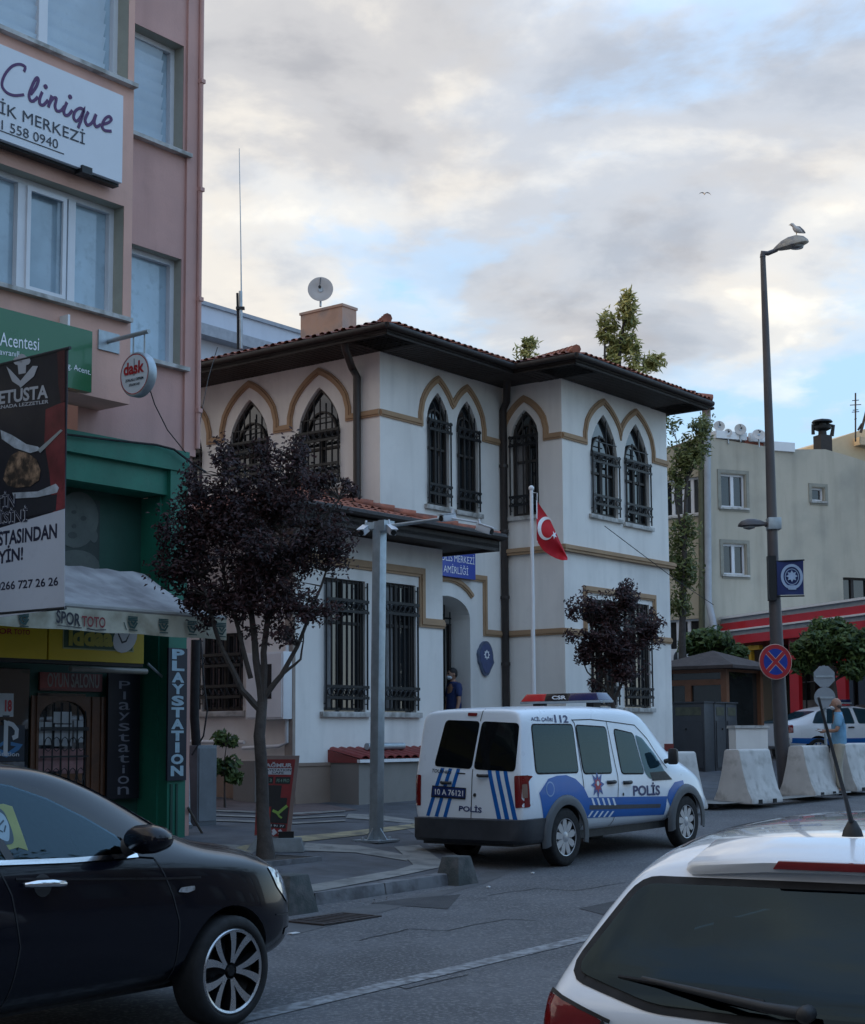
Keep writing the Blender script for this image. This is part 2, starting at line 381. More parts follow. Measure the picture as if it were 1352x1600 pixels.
# worn white line on the carriageway
for px in (((560, 1470), (640, 1452), (700, 1455), (790, 1436), (850, 1440)), ((520, 1560), (600, 1538), (640, 1545), (760, 1518)), ((760, 1400), (840, 1388), (900, 1392), (1000, 1375))):
    pp_ = [Vector(XY(*q)) for q in px]; fine = []
    for a, b in zip(pp_, pp_[1:]):
        for t in (0, .25, .5, .75): fine.append(a.lerp(b, t) + Vector((rnd.uniform(-1, 1), rnd.uniform(-1, 1))) * .025)
    rb = ribbon([tuple(f) for f in fine], .014); sheet('road_crack', [[tuple(a[0]), tuple(b[0]), tuple(b[1]), tuple(a[1])] for a, b in zip(rb, rb[1:])], .0035, mat('crack', (.02, .02, .022), .95), kind='structure')
sheet('road_patch', [[XY(905, 1420), XY(1010, 1398), XY(1060, 1408), XY(960, 1434)]], .0042, M['asphalt2'], kind='structure')
w0, w1 = G(300, 1612), G(930, 1463); d = (w1 - w0).normalized(); nn = Vector((-d.y, d.x, 0)) * .08
lp = [w0 - d * 3, w1 + d * 14]
sheet('lane_line', [[xy(lp[0] - nn), xy(lp[1] - nn), xy(lp[1] + nn), xy(lp[0] + nn)]], .005, M['paint'], kind='structure')
sheet('road_patch', [[XY(578, 1412), XY(640, 1404), XY(720, 1398), XY(700, 1421)]], .004, M['asphalt2'], kind='structure')
sheet('road_gutter', [[XY(440, 1440), XY(560, 1418), XY(720, 1386), XY(760, 1362), XY(800, 1362), XY(760, 1380), XY(600, 1425), XY(455, 1462)]], .003, mat('gutter_dust', (.085, .085, .088), .9, 0, .2, 2, .3, 90), kind='structure')
# drain grate
dg0 = thing('drain_grate', 'rusty iron storm drain grate set in the road beside the kerb', 'drain grate', G(520, 1437))
dfr = Fr(G(520, 1437), U, Vector((0, 0, 1)), V)     # s along street, n up, z away
mb = MB()
for a in (-.36, .34): mb.box(dfr, a, a + .04, .002, .014, -.22, .22)
for b in (-.22, .18): mb.box(dfr, -.32, .34, .002, .014, b, b + .04)
mb.build('frame', mat('rusty_iron', (.05, .04, .038), .8, .3, .3, 12), dg0)
for i in range(8): MB().box(dfr, -.29 + i * .08, -.25 + i * .08, .003, .012, -.178, .178).build('bar', MC['rusty_iron'], dg0)
MB().box(dfr, -.32, .34, .001, .002, -.18, .18).build('pit', M['dark'], dg0)
# litter
for i, (a, b, c) in enumerate([(148, 485, .03), (765, 1388, .02), (738, 1377, .015), (862, 1366, .02), (740, 1384, .012), (712, 1365, .03)]): pass
lp_ = G(457, 1461); mb = MB(); mb.box(Fr(lp_, U, V), 0, .09, 0, .05, .006, .012); tag(mb.build('paper_scrap', M['white']), 'small scrap of white paper on the asphalt by the black car bumper', 'litter')
for (a, b, l) in ((833, 1366, 'tiny white crumb of litter on the road just behind the van wheel'), (764, 1388, 'tiny pale pebble on the road in front of the right bollard')):
    p = G(a, b); tag(MB().box(Fr(p, U, V), 0, .03, 0, .03, .006, .02).build('litter', M['white'], bevel=.004), l, 'litter')
# ================================================================ POLICE STATION
A0 = P(595, 1100, 27.0); A0.z = 0
FM = Fr(A0, U, -V); FL = Fr(A0, V, -U)
sC = FM.S(788, 900); C0 = A0 + U * sC
FRc = Fr(C0, -V, -U); wB = FRc.S(880, 800); B0 = C0 - V * wB
FB = Fr(B0, U, -V); sE = FB.S(1044, 800); E0 = B0 + U * sE
FN = Fr(A0 - V * 1.5, U, -V); aL, aR = FN.S(460, 1150), FN.S(692, 950)
FNL = Fr(FN.O + U * aL, V, -U)
ZS = 8.55
station = thing('police_station', 'white two storey police station with pointed arch windows, brown trim and deep dark eaves', 'police station', (A0.x, A0.y, 0))
WW = M['white_wall']
def arch(s0, s1, zs, za, n=9, pt=.45):
    c, h = (s0 + s1) / 2, (s1 - s0) / 2; L = []
    for i in range(n + 1):
        a = i / n; L.append((s0 + h * a, zs + (za - zs) * ((1 - pt) * math.sqrt(max(0, 1 - (1 - a) ** 2)) + pt * a)))
    return L + [(2 * c - a, b) for a, b in L[-2::-1]]
def gap(mat_i, fr, hole, n, name='window'): pass
def window(fr, s0, s1, z0, zs, za, bars=5, sill=True, grille=True, curtain=.0):
    w = s1 - s0
    hole = ([(s0, z0), (s1, z0)] + arch(s0, s1, zs, za)[::-1]) if za > zs else rect(s0, s1, z0, zs)
    root = MB(); root.prism(fr, hole, -.14, -.115); pane = root.build('window', M['win'], station)
    mb = MB(); t = .045
    for a in (s0 + .01, (s0 + s1) / 2 - t / 2, s1 - t - .01): mb.box(fr, a, a + t, -.11, -.06, z0 + .02, zs)
    for b in (z0 + .02, z0 + (zs - z0) * .66, zs - t): mb.box(fr, s0 + .055, s1 - .055, -.108, -.07, b, b + t)
    if za > zs:
        aa = [(x, z) for x, z in arch(s0 + .03, s1 - .03, zs, za - .05)]; band(mb, fr, aa, .05, -.108, -.065)
        ir = w * .34; c = (s0 + s1) / 2; rd = [(c + ir * math.cos(math.pi * k / 10), zs - .05 + ir * 1.15 * math.sin(math.pi * k / 10)) for k in range(11)]; band(mb, fr, rd, .035, -.107, -.07)
    mb.build('frame', mat('window_frame', (.045, .04, .036), .6), pane)
    if curtain:
        mb = MB(); n = 10; a0 = s0 + .06; a1 = s0 + w * curtain
        for i in range(n):
            x0, x1 = a0 + (a1 - a0) * i / n, a0 + (a1 - a0) * (i + 1) / n; d0, d1 = (-.113, -.106) if i % 2 else (-.106, -.113)
            mb.add([fr.pt(x0, d0, z0 + .05), fr.pt(x1, d1, z0 + .05), fr.pt(x1, d1, zs - .02), fr.pt(x0, d0, zs - .02)], [(0, 1, 2, 3)])
        mb.build('curtain', M['curtain'], pane)
    if sill: MB().box(fr, s0 - .09, s1 + .09, -.07, .07, z0 - .085, z0 - .002).build('sill', M['sill'], pane, bevel=.008)
    if grille:
        mb = MB(); N = .05; r = .016; ztop = lambda s: zs + (za - zs) * .82 * max(0, 1 - abs(s - (s0 + s1) / 2) / (w / 2)) if za > zs else zs - .03
        A = s0 + .005; B = s1 - .005
        for i in range(bars):
            s = A + (B - A) * i / (bars - 1); mb.tube([fr.pt(s, N, z0 + .03), fr.pt(s, N, max(ztop(s), zs - .05))], r, 6)
        for s in (A, B):
            for z in (z0 + .12, zs - .1): mb.tube([fr.pt(s, N, z), fr.pt(s, .0, z)], .009, 5)
        for zc_ in (z0 + .30, zs - .12 if za > zs else zs - .42):
            for dz in (-.085, .085): mb.box(fr, A - .02, B + .02, N + .008, N + .026, zc_ + dz - .023, zc_ + dz + .023)
            for i in range(bars - 1):
                s = A + (B - A) * (i + .5) / (bars - 1); rr = min(.06, (B - A) / (bars - 1) * .42)
                mb.tube([fr.pt(s + rr * math.cos(q), N + .016, zc_ + rr * math.sin(q)) for q in [2 * math.pi * k / 8 for k in range(9)]], .011, 4, False)
        if za > zs and w > .9:
            for z in (zs + (za - zs) * .25,): mb.box(fr, s0 + w * .12, s1 - w * .12, N - .004, N + .014, z - .01, z + .01)
        mb.build('window_grille', M['iron'], pane)
    return hole
# --- windows from the photograph (pixels on each facade's own plane)
def wpx(fr, xl, xr, xa, ya, yb, ysp=None, **k):
    """arched window: jamb pixels, apex pixel, sill pixel at the middle"""
    s0, s1 = sorted((fr.S(xl, (ya + yb) / 2), fr.S(xr, (ya + yb) / 2))); za = fr.Zz((xl + xr) / 2, ya); z0 = fr.Zz((xl + xr) / 2, yb)
    zs = za - (s1 - s0) * .78 if ysp is None else fr.Zz((xl + xr) / 2, ysp)
    return window(fr, s0, s1, z0, zs, za, **k), (s0, s1, z0, zs, za)
zfloor = FM.Zz(685, 791)
h1, a1 = wpx(FM, 667.5, 702, 683, 614, 791, curtain=.3); h2, a2 = wpx(FM, 713.5, 747, 728, 627, 800, curtain=.28)
h3, a3 = wpx(FRc, 799, 841.5, 821, 640, 806, curtain=.5)
h4, a4 = wpx(FB, 923, 965, 943, 648, 807, curtain=.35); h5, a5 = wpx(FB, 975.5, 1014, 993, 663, 820, curtain=.3)
def lw(xl, xr, ya): return wpx(FL, xl, xr, 0, ya, 760, bars=8, curtain=.0)
h6, a6 = lw(466, 532, 605); h7, a7 = lw(359, 420, 624); 
pitch_ = (a7[0] + a7[1]) / 2 - (a6[0] + a6[1]) / 2
lefts = []
for k in (2, 3, 4):
    s0, s1 = a6[0] + pitch_ * k, a6[1] + pitch_ * k; lefts.append((window(FL, s0, s1, a6[2], a6[3], a6[4], bars=8), (s0, s1) + a6[2:]))
# ground floor right wing, rectangular
def rpx(fr, xl, xr, yt, yb, **k):
    s0, s1 = sorted((fr.S(xl, (yt + yb) / 2), fr.S(xr, (yt + yb) / 2))); xm = (xl + xr) / 2; z1, z0 = fr.Zz(xm, yt), fr.Zz(xm, yb)
    return window(fr, s0, s1, z0, z1, z1, **k), (s0, s1, z0, z1)
h8, a8 = rpx(FB, 923, 964, 938, 1104, bars=7); h9, a9 = rpx(FB, 975, 1016, 943, 1106, bars=7)
# annex windows
h10, a10 = rpx(FN, 506, 571, 905, 1112, bars=9, curtain=.3); h11, a11 = rpx(FN, 598, 650, 912, 1113, bars=8, curtain=.45)
h12, a12 = rpx(FNL, 316, 380, 990, 1111, bars=8)
# door
dS1 = FM.S(735, 1000); dSm = FM.S(700, 1000); dS0 = 2 * dSm - dS1; dza = FM.Zz(701, 931); dz0 = 1.12; dzs = FM.Zz(735, 968)
dh = [(dS0, dz0), (dS1, dz0)] + [(dSm + (dS1 - dSm) * math.cos(math.pi * k / 14), dzs + (dza - dzs) * math.sin(math.pi * k / 14)) for k in range(15)]
# --- walls with real openings
wall(FM, rect(0, sC, 0, ZS), [h1, h2, dh], 0, .3, 'wall', WW, station)
wall(FL, rect(0, 13, 0, ZS), [h6, h7] + [x[0] for x in lefts], 0, .15, 'wall', WW, station)
wall(FRc, rect(0, wB, 0, ZS), [h3], 0, .15, 'wall', WW, station)
wall(FB, rect(0, sE, 0, ZS), [h4, h5, h8, h9], 0, .15, 'wall', WW, station)
MB().poly([E0, E0 + V * 14, E0 + V * 14 + Z * ZS, E0 + Z * ZS]).build('wall', WW, station)
MB().poly([A0 + V * 13, E0 + V * 14, E0 + V * 14 + Z * ZS, A0 + V * 13 + Z * ZS]).build('wall', WW, station)
zAN = FN.Zz(600, 845)
wall(FN, rect(aL, aR, 0, zAN), [h10, h11], 0, .15, 'annex_wall', WW, station)
wall(FNL, rect(0, 9, 0, zAN), [h12], 0, .15, 'annex_wall', WW, station)
FNR = Fr(FN.O + U * aR, V, U); MB().poly([FNR.pt(0, 0, 0), FNR.pt(1.5, 0, 0), FNR.pt(1.5, 0, zAN), FNR.pt(0, 0, zAN)]).build('annex_wall', WW, station)
# door inside
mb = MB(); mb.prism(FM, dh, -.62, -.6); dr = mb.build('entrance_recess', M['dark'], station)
mb = MB(); k = len(dh); mb.add([FM.pt(a, -.3, b) for a, b in dh] + [FM.pt(a, -.6, b) for a, b in dh], [(i, (i + 1) % k, k + (i + 1) % k, k + i) for i in range(k)]); mb.build('reveal', WW, dr)
mb = MB()
for i in range(8):
    s = dS0 + .08 + (dS1 - dS0 - .16) * i / 7; mb.tube([FM.pt(s, -.42, dzs - .1), FM.pt(s, -.42, dzs + (dza - dzs) * math.sqrt(max(0, 1 - ((s - dSm) / (dS1 - dSm)) ** 2)) - .03)], .012, 6)
for z in (dzs - .1, dzs + .02): mb.box(FM, dS0 + .05, dS1 - .05, -.44, -.41, z, z + .03)
mb.build('fanlight_grille', M['iron'], dr)
MB().box(FM, dS1 - .16, dS1 - .1, -.45, -.38, dz0, dzs - .1).build('door_frame', M['wood_dark'], dr)
mb = MB()
for i in range(4): mb.box(FM, dS0 - .3, dS1 + .3, .02, 1.35 - .3 * i, .3 + .0, .62 + i * .165)
mb.build('entrance_step', M['sill'], station)
MB().box(FM, dS0 + .02, dS1 - .02, -.58, .05, dz0 - .1, dz0 - .004).build('threshold', M['sill'], station)
# --- brown mouldings: flat band with a raised bead
def mould(fr, pts, w=.125):
    mb = MB(); band(mb, fr, pts, w, -.01, .03); band(mb, fr, pts, w * .45, .028, .05); return mb.build('moulding', M['trim'], station)
off = .2
def oarch(a, pad=None, top=.30):
    p = off if pad is None else pad; return arch(a[0] - p, a[1] + p, zb + .18, a[4] + top, 10, .36)
zb = FM.Zz(656, 660)
def clean(L):
    out = [L[0]]
    for p in L[1:]:
        if math.dist(p, out[-1]) > .02: out.append(p)
    return out
def twin(a, b, s_start, s_end):
    A = oarch(a, top=.26); B = oarch(b, top=.26); mid = (a[1] + b[0]) / 2
    A = [p for p in A if p[0] <= mid + .0]; B = [p for p in B if p[0] >= mid]
    zm = min(A[-1][1], B[0][1]) - .02
    return clean([(s_start, zb), (a[0] - off, zb)] + A + [(mid, zm)] + B + [(b[1] + off, zb), (s_end, zb)])
mould(FM, twin(a1, a2, 0, sC - .02))
mould(FB, twin(a4, a5, 0, sE))
la = oarch(a3, .19, .22); mould(FRc, clean([(max(.02, a3[0] - .19), zb + .25)] + [p for p in la if p[0] >= .02] + [(a3[1] + .19, zb), (wB, zb)]))
zbl = FL.Zz(445, 672); P_ = [(0, zb)]
for a in [a6, a7] + [x[1] for x in lefts]:
    P_ += [(a[0] - off, zb)] + oarch(a, top=.30) + [(a[1] + off, zb)]
mould(FL, clean(P_ + [(13, zb)]))
zc1 = FRc.Zz(830, 861)
mb = MB()
for fr, s0, s1 in ((FRc, 0, wB + .1), (FB, -.1, sE + .1)):
    mb.box(fr, s0, s1, -.01, .09, zc1 - .06, zc1 + .07); mb.box(fr, s0, s1 + .02, .088, .115, zc1 - .01, zc1 + .055)
mb.build('string_course', M['trim'], station)
zl = FRc.Zz(830, 989)
mould(FRc, [(0, zl), (wB, zl)])
mould(FB, clean([(0, zl), (FB.S(914, 950), zl), (FB.S(914, 950), FB.Zz(914, 920)), (FB.S(1022, 950), FB.Zz(914, 920)), (FB.S(1022, 950), zl), (sE, zl)]))
sx = FM.S(757.5, 950); zt = FM.Zz(757, 905)
mould(FM, [(.3, zt), (sx, zt), (sx, zl), (sC, zl)])
oa = [(dSm + (dS1 - dSm + .28) * math.cos(q), dzs - .02 + (dza - dzs + .34) * math.sin(q)) for q in [math.pi * (k / 14) for k in range(3, 15)]]; mould(FM, oa, .11)
za_ = FN.Zz(590, 886); zb_ = FN.Zz(675, 974); sr = FN.S(659, 930)
mould(FN, [(aL, za_), (sr, za_), (sr, zb_), (aR + .02, zb_)], .15)
# pale surround of the windows, plinth
mb = MB(); mb.box(FN, aL - .01, aR + .01, -.01, .035, .2, FN.Zz(478, 1195)); mb.box(FN, aL - .012, aR + .012, .033, .05, FN.Zz(478, 1195) - .02, FN.Zz(478, 1195) + .03); mb.build('plinth', M['plinth'], station)
mb = MB(); mb.box(FNL, 0, 9, -.01, .03, .2, 1.25); mb.build('plinth', M['plinth'], station)
# --- eaves: soffit, fascia, gutter
ov = .9; FP = Fr(A0, U, Z, V)
oe = .22
ol = [(-ov, 14), (-ov, -ov), (sC - ov, -ov), (sC - ov, -ov - wB), (sC + sE + oe, -ov - wB), (sC + sE + oe, 14.5)]
mb = MB(); mb.prism(FP, ol, ZS - .03, ZS + .05); mb.build('soffit', M['wood_dark'], station)
mb = MB(); gt = MB(); bd = MB()
for a, b in zip(ol, ol[1:]):
    A, B = FP.pt(a[0], 0, a[1]), FP.pt(b[0], 0, b[1]); d = (B - A).normalized(); fr = Fr(A, d, d.cross(Z)); L = (B - A).length
    mb.box(fr, -.0, L, -.05, .0, ZS - .05, ZS + .10); mb.box(fr, -.02, L, .001, .02, ZS + .0, ZS + .04)
    gt.tube([fr.pt(-.08, .07, ZS + .08), fr.pt(L + .06, .07, ZS + .08)], .055, 10)
    nb = int(L / .12)
    for i in range(nb): bd.box(fr, i * .12, i * .12 + .1, -ov + .02, -.06, ZS - .045, ZS - .031)
mb.build('fascia', M['wood_dark'], station); gt.build('gutter', M['wood_dark'], station, smooth=50)
bd.build('soffit_boarding', M['wood_dark'], station, kind='stuff')
# --- tiled roofs
def tiles(mb, fr, L, rise, runf, h0, w=.17, st=.34):
    n = int(L / w)
    for i in range(n):
        s = (i + .5) * L / n; R_ = runf(s); j = 0
        while j * st < R_ - .12:
            r0, r1 = j * st - (.06 if j == 0 else .04), min(j * st + st + .02, R_); zl_, zh_ = .032, .012; sx_ = rnd.uniform(-.008, .008); dz = rnd.uniform(-.006, .008)
            lo, hi = [], []
            for k in range(5):
                q = math.pi * k / 4; x, h = s + sx_ - math.cos(q) * w * .36, math.sin(q) * .038
                lo.append(fr.pt(x, -r0, h0 + r0 * rise + h + zl_ + dz)); hi.append(fr.pt(x, -r1, h0 + r1 * rise + h * .8 + zh_ + dz))
            mb.add(lo + hi, [(k, k + 1, 6 + k, 5 + k) for k in range(4)])
            x0, x1 = s + w * .2, s + w * .8
            mb.add([fr.pt(x0, -r0 - .02, h0 + r0 * rise + .03), fr.pt(x1, -r0 - .02, h0 + r0 * rise + .03), fr.pt(x1, -r1, h0 + r1 * rise + .02), fr.pt(x0, -r1, h0 + r1 * rise + .02)], [(0, 1, 2, 3)])
            j += 1
def caps(mb, a, b, n):
    a, b = Vector(a), Vector(b)
    for i in range(n):
        p, q = a.lerp(b, i / n), a.lerp(b, (i + 1.08) / n); mb.tube([p + Z * .07, q + Z * .045], [.09, .075], 8)
def hiproof(O, U_, V_, L, Dp, h0, rise, m, name, run=None):
    """rectangle from O along U_ (length L) and V_ (depth Dp), 45 degree hips"""
    run = run or min(L, Dp) / 2
    mb = MB(); c = [O, O + U_ * L, O + U_ * L + V_ * Dp, O + V_ * Dp]; k = [O + (U_ + V_) * run, O + U_ * (L - run) + V_ * run, O + U_ * (L - run) + V_ * (Dp - run), O + U_ * run + V_ * (Dp - run)]
    bs = MB(); cc = [p + Z * (h0) for p in c]; kk = [p + Z * (h0 + run * rise) for p in k]
    for i in range(4): bs.add([cc[i], cc[(i + 1) % 4], kk[(i + 1) % 4], kk[i]], [(0, 1, 2, 3)])
    bs.add(kk, [(0, 1, 2, 3)]); bs.build('roof_deck', M['tile_d'], station)
    for a, b in ((c[0], c[1]), (c[1], c[2]), (c[2], c[3]), (c[3], c[0])):
        d = (b - a).normalized(); fr = Fr(a, d, d.cross(Z)); l = (b - a).length
        tiles(mb, fr, l, rise, lambda s: min(s, l - s, run), h0)
    o = mb.build(name, m, station, smooth=60, kind='stuff')
    cp = MB()
    for i in range(4): caps(cp, cc[i], kk[i], max(3, int(run * 1.5 / .38)))
    cp.build('hip_tiles', m, station, smooth=60, kind='stuff'); return o
RO = FP.pt(-ov - .06, 0, -ov - .06); zR = ZS + .125
hiproof(RO, U, V, sC + sE + oe + ov + .1, 15, zR, .27, M['tile'], 'roof_tiles', 5.2)
RW = FP.pt(sC - ov - .06, 0, -ov - wB - .06); hiproof(RW, U, V, sE + ov + oe + .12, 8, zR, .27, M['tile'], 'roof_tiles', (sE + ov + oe + .1) / 2)
# annex eaves and roof
e0, e1, en = aL - .75, .54, 2.2
FPA = Fr(A0, U, Z, V); zE = FN.Zz(600, 845) + .03
mb = MB(); mb.prism(FPA, rect(e0, e1, -en, 7), zE, zE + .06); mb.build('annex_soffit', M['wood_dark'], station)
mb = MB()
for a, b in (((e0, 7), (e0, -en)), ((e0, -en), (e1, -en)), ((e1, -en), (e1, -.02))):
    A, B = FPA.pt(a[0], 0, a[1]), FPA.pt(b[0], 0, b[1]); d = (B - A).normalized(); fr = Fr(A, d, d.cross(Z)); L = (B - A).length
    mb.box(fr, 0, L, -.05, 0, zE - .05, zE + .13); mb.tube([fr.pt(-.05, .08, zE + .19), fr.pt(L + .05, .08, zE + .19)], .06, 8)
mb.build('annex_fascia', M['wood_dark'], station)
hiproof(FPA.pt(e0, 0, -en), U, V, e1 - e0, 9, zE + .14, .33, M['tile'], 'annex_roof_tiles')
# --- downpipes
mb = MB(); p0 = FRc.pt(.07, .08, 0); mb.tube([p0 + Z * .3, p0 + Z * (ZS - .5), p0 + Z * (ZS - .35) - U * .02 + V * -.1, p0 + Z * (ZS + .2) - U * .55 + (-V) * .5], .075, 10)
for z in (1.8, 3.0, 4.3, 5.6, 6.9): mb.tube([p0 + Z * z, p0 + Z * (z + .06)], .092, 10)
mb.build('downpipe', mat('downpipe_brown', (.035, .028, .026), .45, .1, .15, 6), station, smooth=50)
mb = MB(); s = FL.S(563, 650); q0 = FL.pt(s, .09, 0); ss = FL.S(531, 520, .9)
mb.tube([q0 + Z * 5.0, q0 + Z * (ZS - .45), FL.pt(s + .06, .16, ZS - .28), FL.pt(ss, .75, ZS - .12), FL.pt(ss, .85, ZS + .2)], .07, 10)
mb.build('downpipe', MC['downpipe_brown'], station, smooth=50)
# --- chimney, blue sign, plaque
cO = P(535, 505, 29.0); cO.z = 0; cf = Fr(cO, V, -U)
mb = MB(); zt_ = P(535, 478, 29.0).z; cl = cf.S(470, 500); mb.box(cf, 0, cl, -.42, 0, ZS, zt_); mb.box(cf, -.02, cl + .02, -.44, .02, zt_, zt_ + .05)
mb.build('chimney', mat('chimney_sun_tint', (.50, .33, .25), .85, 0, .15, 3, .3, 40, col2=(.34, .27, .24), c2s=3), station)  # warm evening sun on the chimney is put into its orange colour
sg = thing('station_name_sign', 'blue police station name board with white letters above the arched doorway', 'sign', FM.pt(FM.S(705, 880), .1, FM.Zz(705, 900)))
s1 = FM.S(743, 880, .12); s0 = FM.S(683, 880, .12); z1, z0 = FM.Zz(743, 846, .12), FM.Zz(743, 906, .12)
mb = MB(); mb.box(FM, s0, s1, .06, .12, z0, z1); mb.build('panel', mat('police_blue', (.02, .06, .36), .35, 0, .05, 3), sg)
lb = mat('lettering_white', (.8, .82, .85), .5, 0, 0, 3); hgt = z1 - z0
for i, (t, f) in enumerate((('17 EYLÜL', (.05, .80)), ('POLİS MERKEZİ', (.04, .97)), ('AMİRLİĞİ', (.16, .80)))):
    zz = z1 - hgt * (.31 + .30 * i); text(FM, t, s0 + (s1 - s0) * f[0], s0 + (s1 - s0) * f[1], zz, zz + hgt * .24, .126, lb, sg, depth=.0)
pl_ = thing('police_crest_plaque', 'oval grey blue crest plaque with white star on the wall right of the doorway', 'plaque', FM.pt(FM.S(757, 1029), .02, FM.Zz(757, 1029)))
pc = (FM.S(757, 1029), FM.Zz(757, 1029)); k = []
for i in range(28):
    q = 2 * math.pi * i / 28; rx, rz = .235, .335; zz = math.sin(q); wsc = 1 if zz > -.25 else .86 * (1 - .10 * (-zz))
    bump_ = .03 if i % 14 in (12, 13) else 0; k.append((pc[0] + math.cos(q) * (rx * wsc + bump_), pc[1] + zz * rz))
MB().prism(FM, k, .0, .05).build('shield', mat('plaque_blue', (.10, .13, .20), .45, .3, .15, 9), pl_)
MB().prism(FM, [(pc[0] + (a - pc[0]) * .85, pc[1] + (b - pc[1]) * .85) for a, b in k], .05, .058).build('field', mat('plaque_blue2', (.07, .10, .22), .4, .2, .15, 9), pl_)
def star(fr, c, r, n, inner, n0, n1, rot=0): return MB().prism(fr, [(c[0] + math.sin(math.pi * i / n + rot) * (r if i % 2 == 0 else r * inner), c[1] + math.cos(math.pi * i / n + rot) * (r if i % 2 == 0 else r * inner)) for i in range(2 * n)], n0, n1)
star(FM, (pc[0], pc[1] + .07), .095, 8, .62, .058, .066).build('star', lb, pl_)
MB().prism(FM, [(pc[0] + math.cos(q) * .035, pc[1] + .07 + math.sin(q) * .045) for q in [2 * math.pi * i / 12 for i in range(12)]], .066, .072).build('star_centre', MC['plaque_blue2'], pl_)
# --- light well with tiled lid in front of the annex
lwO = G(561, 1258, HK); lf = Fr((lwO.x, lwO.y, 0), U, -V); ll = Fr((lwO.x, lwO.y, 0), V, -U)
ztop = lf.Zz(561, 1192); gl = gz(lwO.x, lwO.y) + HK; dpt = (FN.O - lf.O).dot(-V) * -1
well = thing('light_well', 'low grey cement light well with a red tiled lid against the annex wall', 'light well', (lwO.x, lwO.y, gl))
mb = MB(); mb.box(lf, 0, 3.4, -dpt, 0, gl - .05, ztop); mb.build('wall', M['grey_wall'], well)
mb = MB(); mb.box(lf, -.04, 3.45, 0, .06, ztop + .002, ztop + .05); mb.build('white_edge', M['white'], well)
mb = MB(); tt = mat('lid_tile', (.20, .035, .03), .6, 0, .2, 5)
for i in range(17):
    s = .1 + i * .2; pts = []
    for k in range(5):
        q = math.pi * k / 4; pts.append((s - math.cos(q) * .09, math.sin(q) * .045))
    lo = [lf.pt(a, .05, ztop + .06 + b) for a, b in pts]; hi = [lf.pt(a, -dpt, ztop + .20 + b) for a, b in pts]
    t_ = MB().add(lo + hi, [(j, j + 1, 6 + j, 5 + j) for j in range(4)]); t_.add([lf.pt(s - .1, .05, ztop + .06), lf.pt(s + .1, .05, ztop + .06), lf.pt(s + .1, -dpt, ztop + .2), lf.pt(s - .1, -dpt, ztop + .2)], [(0, 1, 2, 3)])
    t_.build('tile', tt, well, smooth=60)
MB().add([ll.pt(0, .02, ztop), ll.pt(dpt, .02, ztop), ll.pt(dpt, .02, ztop + .2), ll.pt(0, .02, ztop + .06)], [(0, 1, 2, 3)]).build('lid_end', tt, well)
p = FN.pt(FN.S(583, 1165), .25, FN.Zz(583, 1166)); MB().tube([p - U * .45, p + U * .45], .055, 10).build('vent_pipe', M['galv'], station, smooth=50)
# --- meter box, conduit, pipes on the shaded annex side
bx = thing('meter_cabinet', 'white metal meter cabinet fixed to the shaded side wall of the annex', 'cabinet', FNL.pt(FNL.S(412, 1100), .05, 1.6))
s0, s1 = FNL.S(443, 1070, .25), FNL.S(384, 1070, .25); z0, z1 = FNL.Zz(412, 1124, .25), FNL.Zz(412, 1019, .25)
mb = MB(); mb.box(FNL, s0, s1, .01, .25, z0, z1); mb.build('body', M['white'], bx, bevel=.01)
mb = MB(); mb.box(FNL, s0 + .03, (s0 + s1) / 2 - .01, .25, .262, z0 + .03, z1 - .03); mb.box(FNL, (s0 + s1) / 2 + .01, s1 - .03, .25, .262, z0 + .03, z1 - .03); mb.build('door', M['white'], bx)
mb = MB(); mb.box(FNL, (s0 + s1) / 2 - .16, (s0 + s1) / 2 + .1, .2625, .266, (z0 + z1) / 2 - .2, (z0 + z1) / 2 + .32); mb.build('dark_window', M['dark'], bx)
mb = MB(); x = .08; mb.tube([FNL.pt(x, .08, z1 + .1), FNL.pt(x, .08, 1.55), FNL.pt(x + .15, .08, 1.5), FNL.pt(x + .9, .09, 1.47)], .03, 8); mb.tube([FNL.pt(.95, .09, 1.56), FNL.pt(4.6, .09, 1.6)], .028, 8); mb.build('water_pipe', M['white'], station, smooth=50)
mb = MB(); mb.box(FNL, .5, .95, .02, .32, .42, 1.28); mb.build('low_wall_block', M['grey_wall'], station)
mb = MB(); mb.box(FNL, -.02, .14, .0, .06, .4, zAN - .02); mb.build('corner_strip', mat('beige_strip', (.30, .25, .21), .8), station)  # corner pilaster, its shading put into the beige
# ================================================================ PINK APARTMENT BUILDING WITH SHOP
PK = mat('pink_plaster', (.56, .325, .28), .88, 0, .07, .8, .2, 40, col2=(.46, .28, .25), c2s=1.1, c2=(.42, .7), streak=.35)
PKB = mat('pink_bay_plaster', (.68, .40, .32), .88, 0, .06, .8, .2, 40, col2=(.55, .33, .28), c2s=1.3, c2=(.5, .75), streak=.3)
Q0 = P(299, 900, 18.56); Q0.z = 0; FQ = Fr(Q0, U, -V)
BN = .53
GB = mat('sky_tinted_glass', (.34, .45, .53), .06, 0, .35, .9, spec=.6, coat=.5)  # sky reflection put into the pale blue base colour
PVC = mat('pvc_frame', (.66, .67, .70), .45, 0, .04, 4)
JB = mat('olive_reveal', (.36, .35, .29), .85, 0, .1, 3)
pink = thing('apartment_building', 'pink plastered apartment building with a projecting bay above a green shop front', 'apartment building', (Q0.x, Q0.y, 0))
zbay = FQ.Zz(203, 632, BN); sbay = FQ.S(206, 400, BN)
zg = FQ.Zz(290, 712, 0)                         # top of the green shop front
